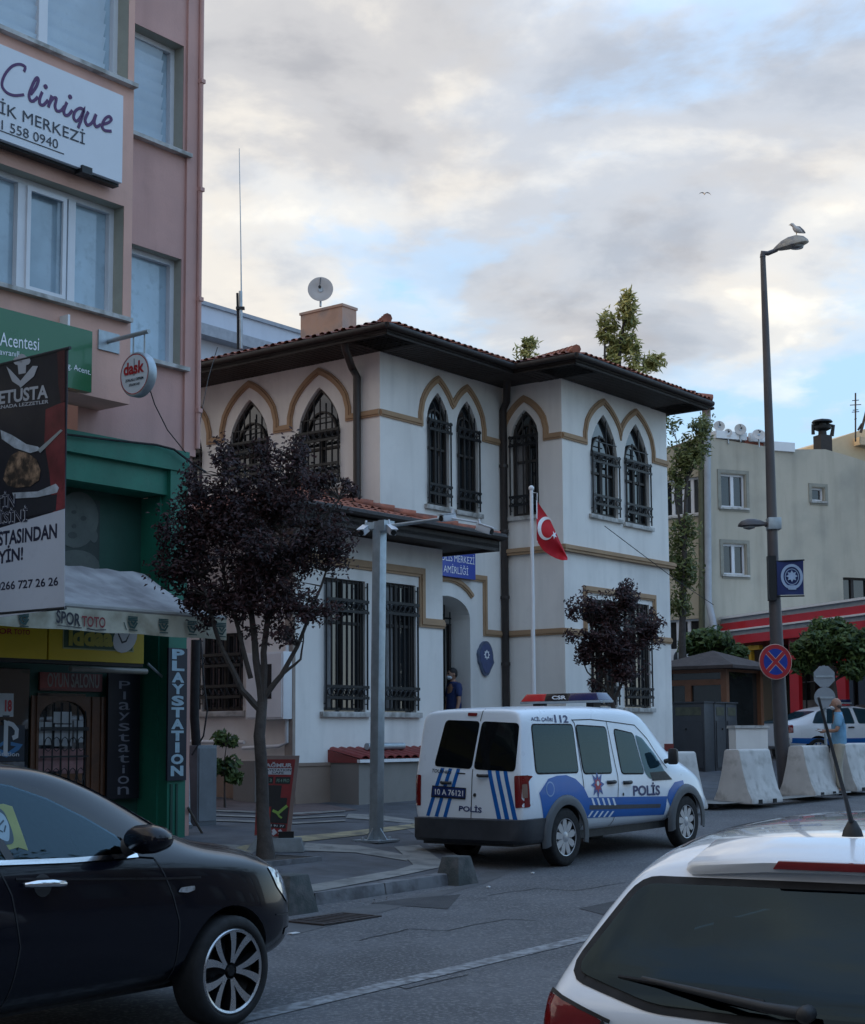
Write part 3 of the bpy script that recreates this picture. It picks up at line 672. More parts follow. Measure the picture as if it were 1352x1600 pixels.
# openings
def hole(fr, xl, xr, yt, yb, n=0): s0, s1 = fr.S(xl, (yt + yb) / 2, n), fr.S(xr, (yt + yb) / 2, n); return s0, s1, fr.Zz(xr, yb, n), fr.Zz(xr, yt, n)
u1 = hole(FQ, 205, 287, 72, 240); u2 = hole(FQ, 200, 283, 405, 574)
b1 = hole(FQ, -60, 202, -80, 131, BN); b1 = (b1[0] - .9, b1[1], b1[2], min(11.2, FQ.Zz(202, -70, BN)))
b2 = hole(FQ, -60, 193, 322, 497, BN); b2 = (b2[0] - .9, b2[1], b2[2], b2[3])
wall(FQ, rect(sbay - .3, 0, zg - .3, 11.4), [rect(*u1), rect(*u2)], 0, .01, 'wall', PK, pink)
wall(FQ, rect(-9, sbay, zbay, 11.4), [rect(*b1), rect(*b2)], BN, .01, 'bay_wall', PKB, pink)
MB().box(FQ, -9, sbay, 0.002, BN - .002, zbay, zbay + .1).build('bay_underside', PKB, pink)
MB().add([FQ.pt(sbay, 0, zbay), FQ.pt(sbay, BN, zbay), FQ.pt(sbay, BN, 11.4), FQ.pt(sbay, 0, 11.4)], [(0, 1, 2, 3)]).build('bay_side', PK, pink)
MB().add([FQ.pt(0, 0, 0), FQ.pt(0, -9, 0), FQ.pt(0, -9, 11.4), FQ.pt(0, 0, 11.4)], [(0, 1, 2, 3)]).build('side_wall', PK, pink)
MB().box(FQ, -9, sbay + .06, -9, BN + .04, 11.4, 11.5).build('roof_slab', PK, pink)
# vertical pilaster strip at the corner
gx = FQ.S(289, 300); MB().box(FQ, gx, .02, -.01, .035, zg, 11.38).build('corner_pilaster', PK, pink)
mb = MB(); mb.tube([FQ.pt(.03, .06, zg + .1), FQ.pt(.03, .06, 11.38)], .03, 8)
for z in (4.2, 5.6, 7, 8.4, 9.8): mb.box(FQ, .0, .07, .0, .1, z, z + .05)
mb.build('rain_pipe', PK, pink)
def pwindow(hh, n, mulls, slats, rv=.24):
    s0, s1, z0, z1 = hh; mb = MB(); k = [(s0, z0), (s1, z0), (s1, z1), (s0, z1)]
    mb.add([FQ.pt(a, n - .008, b) for a, b in k] + [FQ.pt(a, n - rv, b) for a, b in k], [(i, (i + 1) % 4, 4 + (i + 1) % 4, 4 + i) for i in range(4)])
    w = mb.build('window', JB, pink)
    MB().box(FQ, s0, s1, n - rv - .02, n - rv, z0, z1).build('pane', GB, w)
    mb = MB(); t = .065; N0, N1 = n - rv + .001, n - rv + .07
    mb.box(FQ, s0 + .001, s1 - .001, N0, N1, z0 + .001, z0 + t); mb.box(FQ, s0 + .001, s1 - .001, N0, N1, z1 - t, z1 - .001)
    for a in [s0 + .001, s1 - t - .001]: mb.box(FQ, a, a + t, N0, N1 - .002, z0 + t, z1 - t)
    for a, tw in mulls: mb.box(FQ, a - tw / 2, a + tw / 2, N0, N1 + .004, z0 + t, z1 - t)
    mb.build('frame', PVC, w)
    MB().box(FQ, s0 - .06, s1 + .08, n - rv + .02, n + .09, z0 - .05, z0 - .002).build('sill', M['sill'], w)
    if slats:
        mm = mat('blind_slat', (.55, .66, .76), .55, 0, .06, 3); n_ = int((z1 - z0) / .16)
        for i in range(n_):
            z = z0 + .09 + i * .16; MB().add([FQ.pt(s0 + .08, n - rv + .003, z), FQ.pt(s1 - .16, n - rv + .003, z), FQ.pt(s1 - .16, n - rv + .045, z + .14), FQ.pt(s0 + .08, n - rv + .045, z + .14)], [(0, 1, 2, 3)]).build('blind_slat', mm, w)
    return w
pwindow(u1, 0, [], True); pwindow(u2, 0, [], False, .2)
pwindow(b1, BN, [(FQ.S(66, 60, BN - .2), .12)], True, .26)
pwindow(b2, BN, [(FQ.S(32, 360, BN - .2), .13), (FQ.S(109, 390, BN - .2), .1)], False)
# inner sash of the middle bay window
sa, sb_ = FQ.S(41, 380, BN - .15), FQ.S(103, 390, BN - .15); mb = MB()
for a, b, c, d in ((sa, sb_, b2[2] + .07, b2[2] + .12), (sa, sb_, b2[3] - .12, b2[3] - .07), (sa, sa + .05, b2[2] + .12, b2[3] - .12), (sb_ - .05, sb_, b2[2] + .12, b2[3] - .12)): mb.box(FQ, a, b, BN - .17, BN - .14, c, d)
mb.build('opening_sash', PVC, pink)
# ---- shop front (green): fascia, pillar, recess
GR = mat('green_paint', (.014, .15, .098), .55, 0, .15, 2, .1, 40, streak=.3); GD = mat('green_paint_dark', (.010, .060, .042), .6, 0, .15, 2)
sp0, sp1 = FQ.S(263, 1100, .1), FQ.S(291, 1100, .1)
zf0 = FQ.Zz(290, 738, .1); RC = -.38; gq = gz(Q0.x, Q0.y) + HK
MB().box(FQ, -9, sp1, -.01, .12, zf0, zg + .02).build('shop_fascia', GR, pink)
MB().box(FQ, -9, sp0, RC, .04, zf0 - .3, zf0 - .002).build('shop_fascia_step', GR, pink)
MB().box(FQ, sp0, sp1, -.3, .10, gq - .1, zf0 - .002).build('shop_pillar', GR, pink)
MB().box(FQ, sp1 + .001, -.002, -.4, .0, gq - .1, zg).build('side_strip', PK, pink)
MB().box(FQ, sp0 - .03, sp0 - .002, RC, -.05, gq - .1, zf0 - .31).build('pillar_return', GR, pink)
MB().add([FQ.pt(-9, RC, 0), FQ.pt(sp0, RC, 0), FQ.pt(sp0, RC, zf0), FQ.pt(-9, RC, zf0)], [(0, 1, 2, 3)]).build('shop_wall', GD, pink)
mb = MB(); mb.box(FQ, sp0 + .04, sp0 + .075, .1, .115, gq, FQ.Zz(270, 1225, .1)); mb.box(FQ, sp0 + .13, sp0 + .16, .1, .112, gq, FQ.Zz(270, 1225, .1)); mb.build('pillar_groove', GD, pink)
def panel(fr, x0, y0, x1, y1, n, th, m, name, parent):
    """board whose left edge is at pixel x0 (y0 top) and right edge at x1 (y1 bottom)"""
    s0, s1 = fr.S(x0, y0, n), fr.S(x1, y1, n); z1, z0 = fr.Zz(x0, y0, n), fr.Zz(x1, y1, n)
    return MB().box(fr, s0, s1, n - th, n, min(z0, z1), max(z0, z1)).build(name, m, parent), (s0, s1, min(z0, z1), max(z0, z1))
def sthing(fr, name, label, x, y, n, cat='sign', group=None):
    s, z = fr.px(x, y, n); return thing(name, label, cat, fr.pt(s, n, z), group)
# ---- clinic sign
N = BN + .2
cs = sthing(FQ, 'clinic_sign', 'large white clinic sign with purple script lettering between the bay windows', 100, 180, N)
zc0, zc1_ = FQ.Zz(191, 286, N), FQ.Zz(193, 150, N); s1 = FQ.S(192, 210, N)
MB().box(FQ, s1 - 4.2, s1, N - .14, N, zc0, zc1_).build('panel', mat('sign_white', (.64, .66, .70), .35, 0, .03, 2), cs)
MB().box(FQ, s1 - 4.2, s1 + .004, N - .16, N - .06, zc0 - .03, zc0 - .001).build('lower_rail', M['iron'], cs)
MB().box(FQ, FQ.S(134, 265, N) - .07, FQ.S(134, 265, N) + .07, N - .1, N + .03, zc0 - .05, zc0 + .03).build('floodlight_bracket', M['iron'], cs)
PU = mat('purple_letters', (.07, .012, .09), .5, 0, 0, 3); BK = mat('dark_letters', (.02, .022, .035), .5, 0, 0, 3)
for k_, (wd, pts) in enumerate(((.030, [(150, 448), (157, 418), (122, 402), (75, 415), (30, 468), (12, 530), (38, 575), (88, 597), (150, 592)]), (.034, [(192, 590), (225, 545), (240, 500), (228, 488), (204, 530), (182, 592), (190, 628), (212, 630), (236, 606)]),
    (.034, [(264, 575), (248, 618), (250, 650), (272, 656), (300, 626)]), (.034, [(324, 598), (302, 670)]), (.032, [(308, 650), (332, 614), (352, 616), (344, 660), (354, 692), (380, 692), (402, 665)]), (.034, [(418, 640), (400, 688), (404, 716), (426, 720), (452, 690)]),
    (.032, [(524, 688), (500, 676), (470, 696), (460, 735), (478, 757), (505, 730), (525, 686), (512, 735), (488, 800)]), (.034, [(552, 700), (532, 748), (546, 782), (576, 766), (600, 715)]), (.034, [(600, 715), (588, 762), (602, 792), (630, 778)]),
    (.032, [(642, 778), (678, 766), (696, 746), (680, 728), (654, 746), (638, 785), (652, 814), (696, 820)]))):
    q_ = [Vector((a / 4, b / 4)) for a, b in pts]; sm_ = []                       # smooth hand drawn stroke
    for i in range(len(q_) - 1):
        p0, p1, p2, p3 = q_[max(0, i - 1)], q_[i], q_[i + 1], q_[min(len(q_) - 1, i + 2)]
        for t in (0, .25, .5, .75): sm_.append(.5 * ((2 * p1) + (p2 - p0) * t + (2 * p0 - 5 * p1 + 4 * p2 - p3) * t * t + (3 * p1 - p0 - 3 * p2 + p3) * t ** 3))
    sm_.append(q_[-1]); mb = MB(); band(mb, FQ, [FQ.px(p.x, p.y, N) for p in sm_], wd, N + .001, N + .006 + k_ * .0003); mb.build('script_letter', PU, cs)
for x, y in ((285, 542), (438, 606)):
    c = FQ.px(x / 4, y / 4, N); MB().prism(FQ, [(c[0] + .027 * math.cos(a), c[1] + .027 * math.sin(a)) for a in [math.pi * i / 5 for i in range(10)]], N + .001, N + .007).build('letter_dot', PU, cs)
textpx(FQ, 'LİK MERKEZİ', -12, 172, 133, 226, 24, N + .006, BK, cs)
textpx(FQ, '41 558 0940', -12, 197, 91, 233, 15, N + .006, BK, cs)
a, b = FQ.px(-12, 201, N), FQ.px(100, 241, N); mb = MB(); mb.box(FQ, a[0], b[0], N + .001, N + .005, b[1] - .004, b[1] + .006); mb.build('underline', BK, cs)
# ---- green insurance sign
N = BN + .14
gs = sthing(FQ, 'insurance_agency_sign', 'dark green insurance agency sign with white lettering under the bay window, half behind the banner', 70, 560, N)
z0, z1 = FQ.Zz(142, 613, N), FQ.Zz(145, 518, N); s1 = FQ.S(144, 560, N)
MB().box(FQ, s1 - 4, s1, N - .1, N, z0, z1).build('panel', mat('agency_green', (.018, .13, .052), .25, 0, .03, 2, coat=.3), gs)
WL = MC['lettering_white']
textpx(FQ, 'Acentesi', 0, 540, 61, 548, 21, N + .005, WL, gs)
textpx(FQ, 'davranıll', -6, 553, 30, 558, 9, N + .005, WL, gs)
textpx(FQ, 'Sig. Acent.', 99, 576, 142, 589, 12, N + .005, WL, gs)
mb = MB(); s = FQ.S(95, 500, BN); mb.box(FQ, s - .015, s + .015, BN, N, z1, z1 + .12); mb.build('hanger', M['white'], gs)
# ---- round projecting sign
rs = sthing(FQ, 'round_projecting_sign', 'round white double sided sign with red lettering hanging from a wall bracket', 211, 585, 0)
pl0 = FQ.px(168, 534, BN); mb = MB(); mb.box(FQ, pl0[0] - .14, pl0[0] + .16, BN, BN + .02, pl0[1] - .11, pl0[1] + .11); mb.build('wall_plate', M['galv'], rs)
dC = FQ.pt(FQ.S(210.5, 584.5, BN + .55), BN + .55, FQ.Zz(210.5, 584.5, BN + .55)); FD = Fr(dC, -V, -U); sw = pl0[0]; arm0 = FQ.pt(sw, BN + .02, pl0[1])
ztop_ = dC.z + .43; arm1 = dC + (-V) * .22; arm1.z = ztop_ + .01
mb = MB(); mb.tube([arm0, arm1], .025, 8); mb.build('arm', M['galv'], rs, smooth=50)
mb = MB()
for dx in (-.08, .1): mb.tube([dC + (-V) * dx + U * .05 + Z * .22, dC + (-V) * dx + U * .05 + Z * .43], .012, 6)
mb.build('hanger', M['galv'], rs)
Mx = Matrix.Translation(dC + U * .05) @ Matrix(((V.x * -1, 0, -U.x), (V.y * -1, 0, -U.y), (0, 1, 0))).to_4x4()
MB().lathe(Mx, [(0, -.06), (.235, -.06), (.247, -.045), (.247, .035), (.235, .05), (.22, .052)], 32).build('rim', M['galv'], rs, smooth=40)
MB().lathe(Mx, [(0, .0525), (.224, .0525)], 32).build('face', MC['sign_white'], rs)
MB().lathe(Mx, [(.214, .0535), (.224, .0535)], 32).build('red_ring', mat('sign_red', (.40, .015, .02), .5, 0, 0, 3), rs)
RD = MC['sign_red']
text(FD, 'dask', -.17, .16, 0, .14, .009, RD, rs, bold=.03); text(FD, 'ZORUNLU DEPREM', -.14, .15, -.075, -.045, .009, BK, rs, bold=.03); text(FD, 'SİGORTASI', -.08, .09, -.13, -.095, .009, BK, rs, bold=.03)
mb = MB(); mb.box(FD, -.003, .003, .008, .01, -.02, .17); mb.build('mark', BK, rs)
# ---- banner hanging square to the facade
bO = P(102, 750, 13.8); FH = Fr(bO, -V, -U)
bn = thing('restaurant_banner', 'tall black, red and white steakhouse banner hanging square to the facade at the left edge', 'banner', bO)
zt2, zb2 = FH.Zz(102, 545), FH.Zz(102, 950); s_l = FH.S(0, 700) - .35
GN = .0
seg = 14; mb = MB()
def fold(s, z): return .012 * math.sin(s * 9 + z * 2.2)
cl = mat('banner_black', (.014, .012, .02), .5, 0, .2, 2)
mb = MB(); pts = []
MB().box(FH, s_l, 0, -.012, 0, zb2, zt2).build('cloth', cl, bn)
def bp(px, m, name, n=.004): return MB().prism(FH, [FH.px(a, b) for a, b in px], n - .002, n).build(name, m, bn)
WH = mat('banner_white', (.50, .54, .61), .5, 0, .05, 1)
bp([(-30, 834), (102, 795), (102, 950.5), (-30, 969)], WH, 'white_field')
bp([(72, 640), (90, 632), (102, 628), (102, 794), (84, 800), (78, 740), (70, 690)], mat('banner_red', (.16, .025, .03), .5, 0, .5, 2.5), 'red_field')
bp([(90, 548), (102, 546), (102, 627), (96, 630), (92, 600)], mat('banner_red_dark', (.06, .012, .016), .5, 0, .5, 2.5), 'red_field', .0045)
ST = mat('steak_print', (.25, .16, .10), .6, 0, .8, 14, col2=(.03, .02, .015), c2s=10, c2=(.4, .6))
bp([(6, 748), (12, 725), (18, 712), (30, 705), (44, 708), (58, 718), (64, 735), (62, 750), (48, 760), (26, 762), (12, 758)], ST, 'steak_print', .006)
bp([(2, 672), (20, 680), (42, 694), (60, 698), (66, 703), (48, 708), (24, 700), (4, 686)], mat('blade_print', (.40, .45, .50), .5, 0, .4, 8), 'blade_print', .0075)
bp([(60, 703), (96, 671), (99, 673), (64, 708)], M['galv'], 'fork_print', .0078)
bp([(20, 770), (60, 768), (88, 756), (93, 762), (90, 770), (60, 777), (24, 779)], MC['blade_print'], 'plate_rim_print', .0066)
bp([(22, 781), (60, 779), (90, 772), (88, 798), (40, 808), (22, 806)], mat('plate_dark', (.02, .02, .028), .5), 'plate_print', .0052)
hw = mat('banner_pale', (.42, .44, .48), .5, 0, .05, 1)
mb = MB()
for cx, cy, r in ((28, 564, 6.5), (35, 560, 7), (42, 564, 6.5), (35, 567, 7)):
    mb.prism(FH, [FH.px(cx + r * math.cos(q), cy + r * math.sin(q)) for q in [2 * math.pi * i / 12 for i in range(12)]], .003 + r * .0001 + cx * .00003, .004 + r * .0001 + cx * .00003)
mb.prism(FH, [FH.px(*p) for p in ((28, 566), (42, 564), (41, 583), (30, 585))], .0035, .0048); mb.build('chef_hat_emblem', hw, bn)
bp([(11, 573), (17, 578), (38, 601), (34, 605), (20, 596)], hw, 'knife_emblem', .0055); bp([(60, 572), (52, 572), (29, 600), (33, 606), (54, 588)], hw, 'knife_emblem', .0062)
textpx(FH, 'VETUSTA', -16, 634, 75, 622, 21, .005, hw, bn, bold=.03)
textpx(FH, 'ZURNADA LEZZETLER', -16, 641, 76, 630, 5.5, .005, hw, bn, bold=.02)
tb = mat('banner_ink', (.015, .015, .04), .5, 0, 0, 1)
for (t, x0, y0, x1, y1, h) in (('ETİN', -14, 798, 24, 792, 28), ('EN İYİSİNİ', -46, 827, 43, 815, 26)):
    textpx(FH, t, x0, y0, x1, y1, h, .008, hw, bn, bold=.028); textpx(FH, t, x0, y0, x1, y1, h, .0095, tb, bn, bold=.0)
textpx(FH, 'USTASINDAN', -14, 855, 89, 841, 23, .006, tb, bn, bold=.03); textpx(FH, 'YİYİN!', -22, 885, 36, 875, 27, .006, tb, bn, bold=.03)
textpx(FH, '0266 727 26 26', -6, 923, 91, 915, 13.5, .006, tb, bn, bold=.02)
mb = MB(); 
for z in (zt2, zb2): MB().tube([FH.pt(s_l - 1.6, -.006, z), FH.pt(.03, -.006, z)], .016, 8).build('rail', M['blackp'], bn)
# ---- awning with printed valance
AN = 1.25; aS1 = FQ.S(354, 985, AN); zA1 = FQ.Zz(226, 957, AN); zA0 = FQ.Zz(226, 992, AN)
aw = sthing(FQ, 'shop_awning', 'weathered grey fabric awning with a cream printed valance over the betting shop', 226, 960, AN, 'awning')
AF = mat('awning_fabric', (.42, .40, .40), .9, 0, .15, 2.5, .2, 30, col2=(.16, .145, .15), c2s=2.2, c2=(.4, .7), streak=.6)
VF = mat('valance_fabric', (.52, .50, .40), .9, 0, .08, 3, .1, 30, col2=(.30, .27, .2), c2s=3)
sW = FQ.S(226, 897, -.05); zW = FQ.Zz(226, 897, -.05) ; nR = 44; mb = MB(); sA0 = -9
vs = []
for i in range(nR + 1):
    f = i / nR; so_ = sA0 + (aS1 - sA0) * f; si = sA0 + (sW - sA0) * f; r_ = .018 if i % 2 else 0
    for j in range(5):
        t = j / 4; s = si + (so_ - si) * t; sag = .07 * math.sin(math.pi * t); vs.append(FQ.pt(s, -.05 + (AN + .05) * t, zW + (zA1 - zW) * t - sag + r_ * (1 - .5 * t)))
mb.add(vs, [(i * 5 + j, i * 5 + j + 1, (i + 1) * 5 + j + 1, (i + 1) * 5 + j) for i in range(nR) for j in range(4)]); mb.build('canopy', AF, aw, smooth=15)
mb = MB(); vs = []
for i in range(61):
    s = sA0 + (aS1 - sA0) * i / 60; w_ = .012 * math.sin(i * 1.3) + .006 * math.sin(i * 3.1)
    vs += [FQ.pt(s, AN, zA1), FQ.pt(s, AN + w_, zA0 + .005 * math.sin(i * .9))]
mb.add(vs, [(2 * i, 2 * i + 1, 2 * i + 3, 2 * i + 2) for i in range(60)]); mb.build('valance', VF, aw, smooth=60)
mb = MB(); mb.tube([FQ.pt(sA0, AN - .02, zA1 + .01), FQ.pt(aS1, AN - .02, zA1 + .01)], .03, 8); mb.build('front_bar', mat('awning_bar', (.30, .29, .27), .6), aw)
mb = MB(); mb.add([FQ.pt(sW, -.05, zW), FQ.pt(aS1, AN, zA1), FQ.pt(aS1, AN, zA0), FQ.pt(aS1, .2, zA1)], [(0, 1, 2, 3)])
a_, b_ = FQ.pt(FQ.S(232, 1037, .2), .1, FQ.Zz(232, 1037, .2)), FQ.pt(aS1 - .4, AN - .05, zA1 - .02); mb = MB(); mb.tube([P(231, 1037, 18.0), P(262, 1065, 18.3), P(293, 1096, 18.6)], .016, 6); mb.build('folding_arm', M['galv'], aw)
NV = AN + .022
textpx(FQ, 'SPOR', 88, 973, 126, 979, 20, NV, BK, aw, bold=.02); textpx(FQ, 'TOTO', 128, 979, 165, 981.5, 17, NV, mat('maroon_letters', (.22, .03, .035), .6), aw, bold=.02)
mb = MB(); band(mb, FQ, [FQ.px(136, 982, NV), FQ.px(150, 984.5, NV), FQ.px(166, 984, NV)], .012, NV - .002, NV); band(mb, FQ, [FQ.px(90, 977, NV), FQ.px(128, 981, NV)], .008, NV - .002, NV); mb.build('swoosh_print', BK, aw)
LG = mat('emblem_green', (.02, .06, .055), .7, 0, 0, 3)
for cx, cy in ((38, 968), (208, 974), (256, 978), (301, 981), (346, 984)):
    mb = MB(); h = 11
    for k in (-10.5, -8, -5.5): band(mb, FQ, [FQ.px(cx - 7.5, cy + k, NV), FQ.px(cx + 7.5, cy + k + 1, NV)], .014, NV - .002, NV)
    band(mb, FQ, [FQ.px(cx - 7, cy - 3, NV), FQ.px(cx - 4, cy + 5, NV), FQ.px(cx + 2, cy + 7, NV), FQ.px(cx + 7, cy - 1, NV)], .02, NV - .002, NV)
    band(mb, FQ, [FQ.px(cx - 3, cy - 3, NV), FQ.px(cx + 1, cy + 2, NV), FQ.px(cx + 5, cy - 4, NV)], .02, NV - .0015, NV + .0005)
    band(mb, FQ, [FQ.px(cx - 6, cy + 10, NV), FQ.px(cx + 7, cy + 11, NV)], .012, NV - .002, NV); mb.build('cup_emblem', LG, aw)
mb = MB(); band(mb, FQ, [FQ.px(194, 972, NV), FQ.px(198, 984, NV)], .01, NV - .002, NV); mb.build('print_stroke', LG, aw)
# ---- yellow betting sign
N = .35
ys = sthing(FQ, 'betting_sign', 'yellow betting shop fascia sign with a green panel below the awning', 110, 1015, N)
YL = mat('sign_yellow', (.62, .45, .008), .4, 0, .06, 2)
s1, s0 = FQ.S(225, 1010, N), -9; z0, z1 = FQ.Zz(223, 1037, N), FQ.Zz(223, 985, N) + .1; smid = FQ.S(75, 1010, N)
MB().box(FQ, s0, smid - .012, N - .15, N, z0, z1).build('panel', YL, ys); MB().box(FQ, smid + .012, s1, N - .15, N, z0, z1).build('panel', YL, ys)
MB().box(FQ, s0, s1, N - .16, N - .01, z0 - .04, z0 - .001).build('lower_edge', M['iron'], ys)
gpn, q_ = panel(FQ, 99, 975, 209, 1019, N + .004, .003, mat('panel_pale', (.35, .38, .2), .5), 'panel_border', ys); panel(FQ, 101, 977, 207, 1017, N + .007, .003, mat('panel_green', (.02, .07, .03), .5), 'green_panel', ys)
textpx(FQ, 'iddaa', 107, 1009, 177, 1011, 30, N + .011, mat('yellow_letters', (.38, .33, .03), .5), ys, bold=.05)
c = FQ.px(195, 997, N); MB().prism(FQ, [(c[0] + .17 * math.cos(q) + .05 * math.sin(q), c[1] + .17 * math.sin(q)) for q in [2 * math.pi * i / 16 for i in range(16)]], N + .008, N + .0105).build('oval', MC['sign_white'], ys)
mb = MB(); band(mb, FQ, [FQ.px(a, b, N) for a, b in ((184, 990), (190, 1004), (196, 1002), (202, 990), (198, 998))], .02, N + .0105, N + .012); mb.build('hand_emblem', BK, ys)
textpx(FQ, 'SPOR', -16, 990, 20, 991, 9, N + .003, RD, ys, bold=.02); textpx(FQ, 'TOTO', 22, 991, 47, 992, 8, N + .003, RD, ys, bold=.02)
# ---- things in the shop front
N = RC + .04
t = sthing(FQ, 'fluorescent_tube', 'unlit white fluorescent tube light under the yellow betting sign', 170, 1046, .0, 'lamp')
a, b = P(110, 1047, 18.56), P(229, 1048, 19.79); mb = MB(); mb.tube([FQ.pt(FQ.S(110, 1047, 0), 0, FQ.Zz(170, 1047, 0)), FQ.pt(FQ.S(229, 1047, 0), 0, FQ.Zz(170, 1047, 0))], .035, 8); mb.build('tube', mat('tube_glass', (.30, .29, .26), .3), t, smooth=50)
def board(name, label, x0, y0, x1, y1, n, m, th=.03, cat='sign'):
    t = sthing(FQ, name, label, (x0 + x1) / 2, (y0 + y1) / 2, n, cat); o, q = panel(FQ, x0, y0, x1, y1, n, th, m, 'board', t); return t, q
t, q = board('red_shop_sign', 'dull red sign reading oyun salonu above the wooden shop door', 63, 1050, 160, 1081, N, mat('dull_red', (.13, .035, .03), .6, 0, .4, 3))
text(FQ, 'OYUN SALONU', q[0] + .1, q[1] - .05, q[2] + .04, q[2] + .2, N + .004, mat('dim_letters', (.2, .18, .16), .6), t, bold=.02)
panel(FQ, 63, 1050, 105, 1076, N + .003, .002, mat('brighter_red', (.22, .04, .03), .6), 'red_corner', t)
DW = mat('door_wood', (.085, .032, .012), .55, 0, .3, 4, .2, 20)
door = sthing(FQ, 'shop_door', 'brown wooden shop door with an arched iron grille over notices', 105, 1180, N, 'door')
s0, s1 = FQ.S(48, 1180, N), FQ.S(163, 1180, N); zt_ = FQ.Zz(105, 1088, N); zd0 = gq
sm, wv = FQ.S(97, 1170, N), (FQ.S(133, 1170, N) - FQ.S(58, 1170, N)) / 2; zsp = FQ.Zz(97, 1125, N)
oph = [(sm - wv, zd0 + .45), (sm + wv, zd0 + .45)] + [(sm + wv * math.cos(k * math.pi / 12), zsp + .22 * math.sin(k * math.pi / 12)) for k in range(13)]
wall(FQ, rect(s0, s1, zd0, zt_), [oph], N + .02, .05, 'leaf', DW, door)
mb = MB()
for s in (s0 + .05, sm - wv - .12, sm + wv + .06, s1 - .08): mb.box(FQ, s, s + .03, N + .018, N + .035, zd0, zt_)
mb.build('stile', DW, door)
MB().box(FQ, sm - wv, sm + wv, N - .03, N - .012, zd0 + .45, zsp + .3).build('glass', M['win'], door)
nt = mat('notice_white', (.42, .44, .46), .6, 0, .15, 7); nr = mat('notice_red', (.30, .16, .16), .6, 0, .3, 9)
for (x0, y0, x1, y1, mm) in ((83, 1112, 112, 1130, nt), (60, 1128, 82, 1164, nt), (86, 1132, 112, 1166, nt), (116, 1126, 130, 1160, nt), (58, 1170, 95, 1205, nr), (97, 1170, 130, 1208, nr), (60, 1210, 128, 1228, mat('notice_tan', (.16, .07, .03), .6))):
    panel(FQ, x0, y0, x1, y1, N - .006, .003, mm, 'notice', door)
mb = MB()
for i in range(6):
    s = sm - wv * .86 + wv * 1.72 * i / 5; mb.tube([FQ.pt(s, N + .05, zd0 + .5), FQ.pt(s, N + .05, zsp + .20 * math.sqrt(max(0, 1 - ((s - sm) / wv) ** 2)))], .009, 5)
for z in (zd0 + .95, zd0 + 1.25, zsp - .1): mb.box(FQ, sm - wv, sm + wv, N + .045, N + .055, z, z + .02)
for i in range(5):
    for z in (zd0 + 1.1, zd0 + .75):
        s = sm - wv * .69 + wv * 1.72 * i / 5; mb.tube([FQ.pt(s + .05 * math.cos(q), N + .05, z + .08 * math.sin(q)) for q in [2 * math.pi * k / 8 for k in range(9)]], .006, 4, False)
mb.build('grille', M['iron'], door)
t, q = board('hanging_playstation_sign', 'black vertical sign with stacked dim grey letters beside the shop door', 170, 1050, 217, 1247, RC + .1, mat('sign_black', (.006, .005, .010), .4))
ltr = mat('dim_grey_letters', (.17, .17, .20), .5, 0, .1, 9); s_m = (q[0] + q[1]) / 2; H = q[3] - q[2]
for i, ch in enumerate('Playstation'):
    zz = q[3] - H * (.05 + (i + .95) / 11 * .92); big = ch in 'Pyo'; text(FQ, ch, s_m - (.02 if ch in 'il' else .085), s_m + (.02 if ch in 'il' else .085), zz, zz + H * .062, RC + .104, ltr, t, 'letter')
t, q = board('pillar_playstation_sign', 'dark vertical sign with stacked pale blue letters on the green pillar', 264, 1012, 291, 1219, .135, mat('sign_navy', (.012, .018, .032), .4), .03)
ltr = mat('pale_cyan_letters', (.34, .48, .56), .5, 0, .15, 9); H = q[3] - q[2]; s_m = (q[0] + q[1]) / 2
for i, ch in enumerate('PLAYSTATION'):
    zz = q[3] - H * (.0 + (i + .96) / 11 * .97); hw_ = .035 if ch == 'I' else .10; text(FQ, ch, s_m - hw_, s_m + hw_, zz, zz + H * .077, .139, ltr, t, 'letter', bold=.05)
t, q = board('age_limit_notice', 'small white 18 age limit notice on the shop window at the left edge', -2, 1083, 21, 1120, N + .02, nt, .01)
text(FQ, '18', FQ.S(6, 1095, N), FQ.S(17, 1095, N), q[3] - .20, q[3] - .07, N + .023, RD, t, bold=.05)
mb = MB(); [mb.box(FQ, q[0] + .06, q[1] - .05, N + .0201, N + .0215, q[3] - .26 - i * .055, q[3] - .24 - i * .055) for i in range(4)]; mb.build('print_line', BK, t)
t, q = board('playstation_poster', 'dark poster with the white and blue console logo low on the shop window', -12, 1133, 38, 1189, N + .02, MC['sign_navy'], .01, 'poster')
pm = mat('logo_white', (.5, .52, .55), .5, 0, 0, 3); pb = mat('logo_blue', (.04, .16, .34), .5, 0, 0, 3)
s, z = FQ.px(9, 1172, N); mb = MB(); mb.prism(FQ, [(s - .045, z - .05), (s + .01, z - .07), (s + .01, z + .31), (s - .045, z + .33)], N + .0205, N + .023); band(mb, FQ, [(s, z + .295), (s + .07, z + .275), (s + .125, z + .22), (s + .12, z + .15), (s + .07, z + .13)], .05, N + .0225, N + .0245); mb.build('logo_letter', pm, t)
MB().prism(FQ, [(s - .2, z + .02), (s - .04, z + .10), (s - .04, z + .06), (s - .12, z + .02), (s + .02, z - .02), (s + .12, z + .04), (s + .05, z + .05), (s + .05, z + .09), (s + .21, z + .06), (s + .16, z), (s, z - .08), (s - .15, z - .04)], N + .0203, N + .0215).build('logo_swoosh', pb, t)
textpx(FQ, 'PlayStation', -22, 1183, 30, 1184, 9, N + .024, pm, t, bold=.01)
t, q = board('game_poster', 'grey game poster strip below the console logo poster', -12, 1191, 38, 1213, N + .02, mat('poster_grey', (.10, .10, .11), .6, 0, .7, 9), .01, 'poster'); textpx(FQ, 'S', 15, 1210, 23, 1210, 14, N + .024, pm, t, bold=.05)
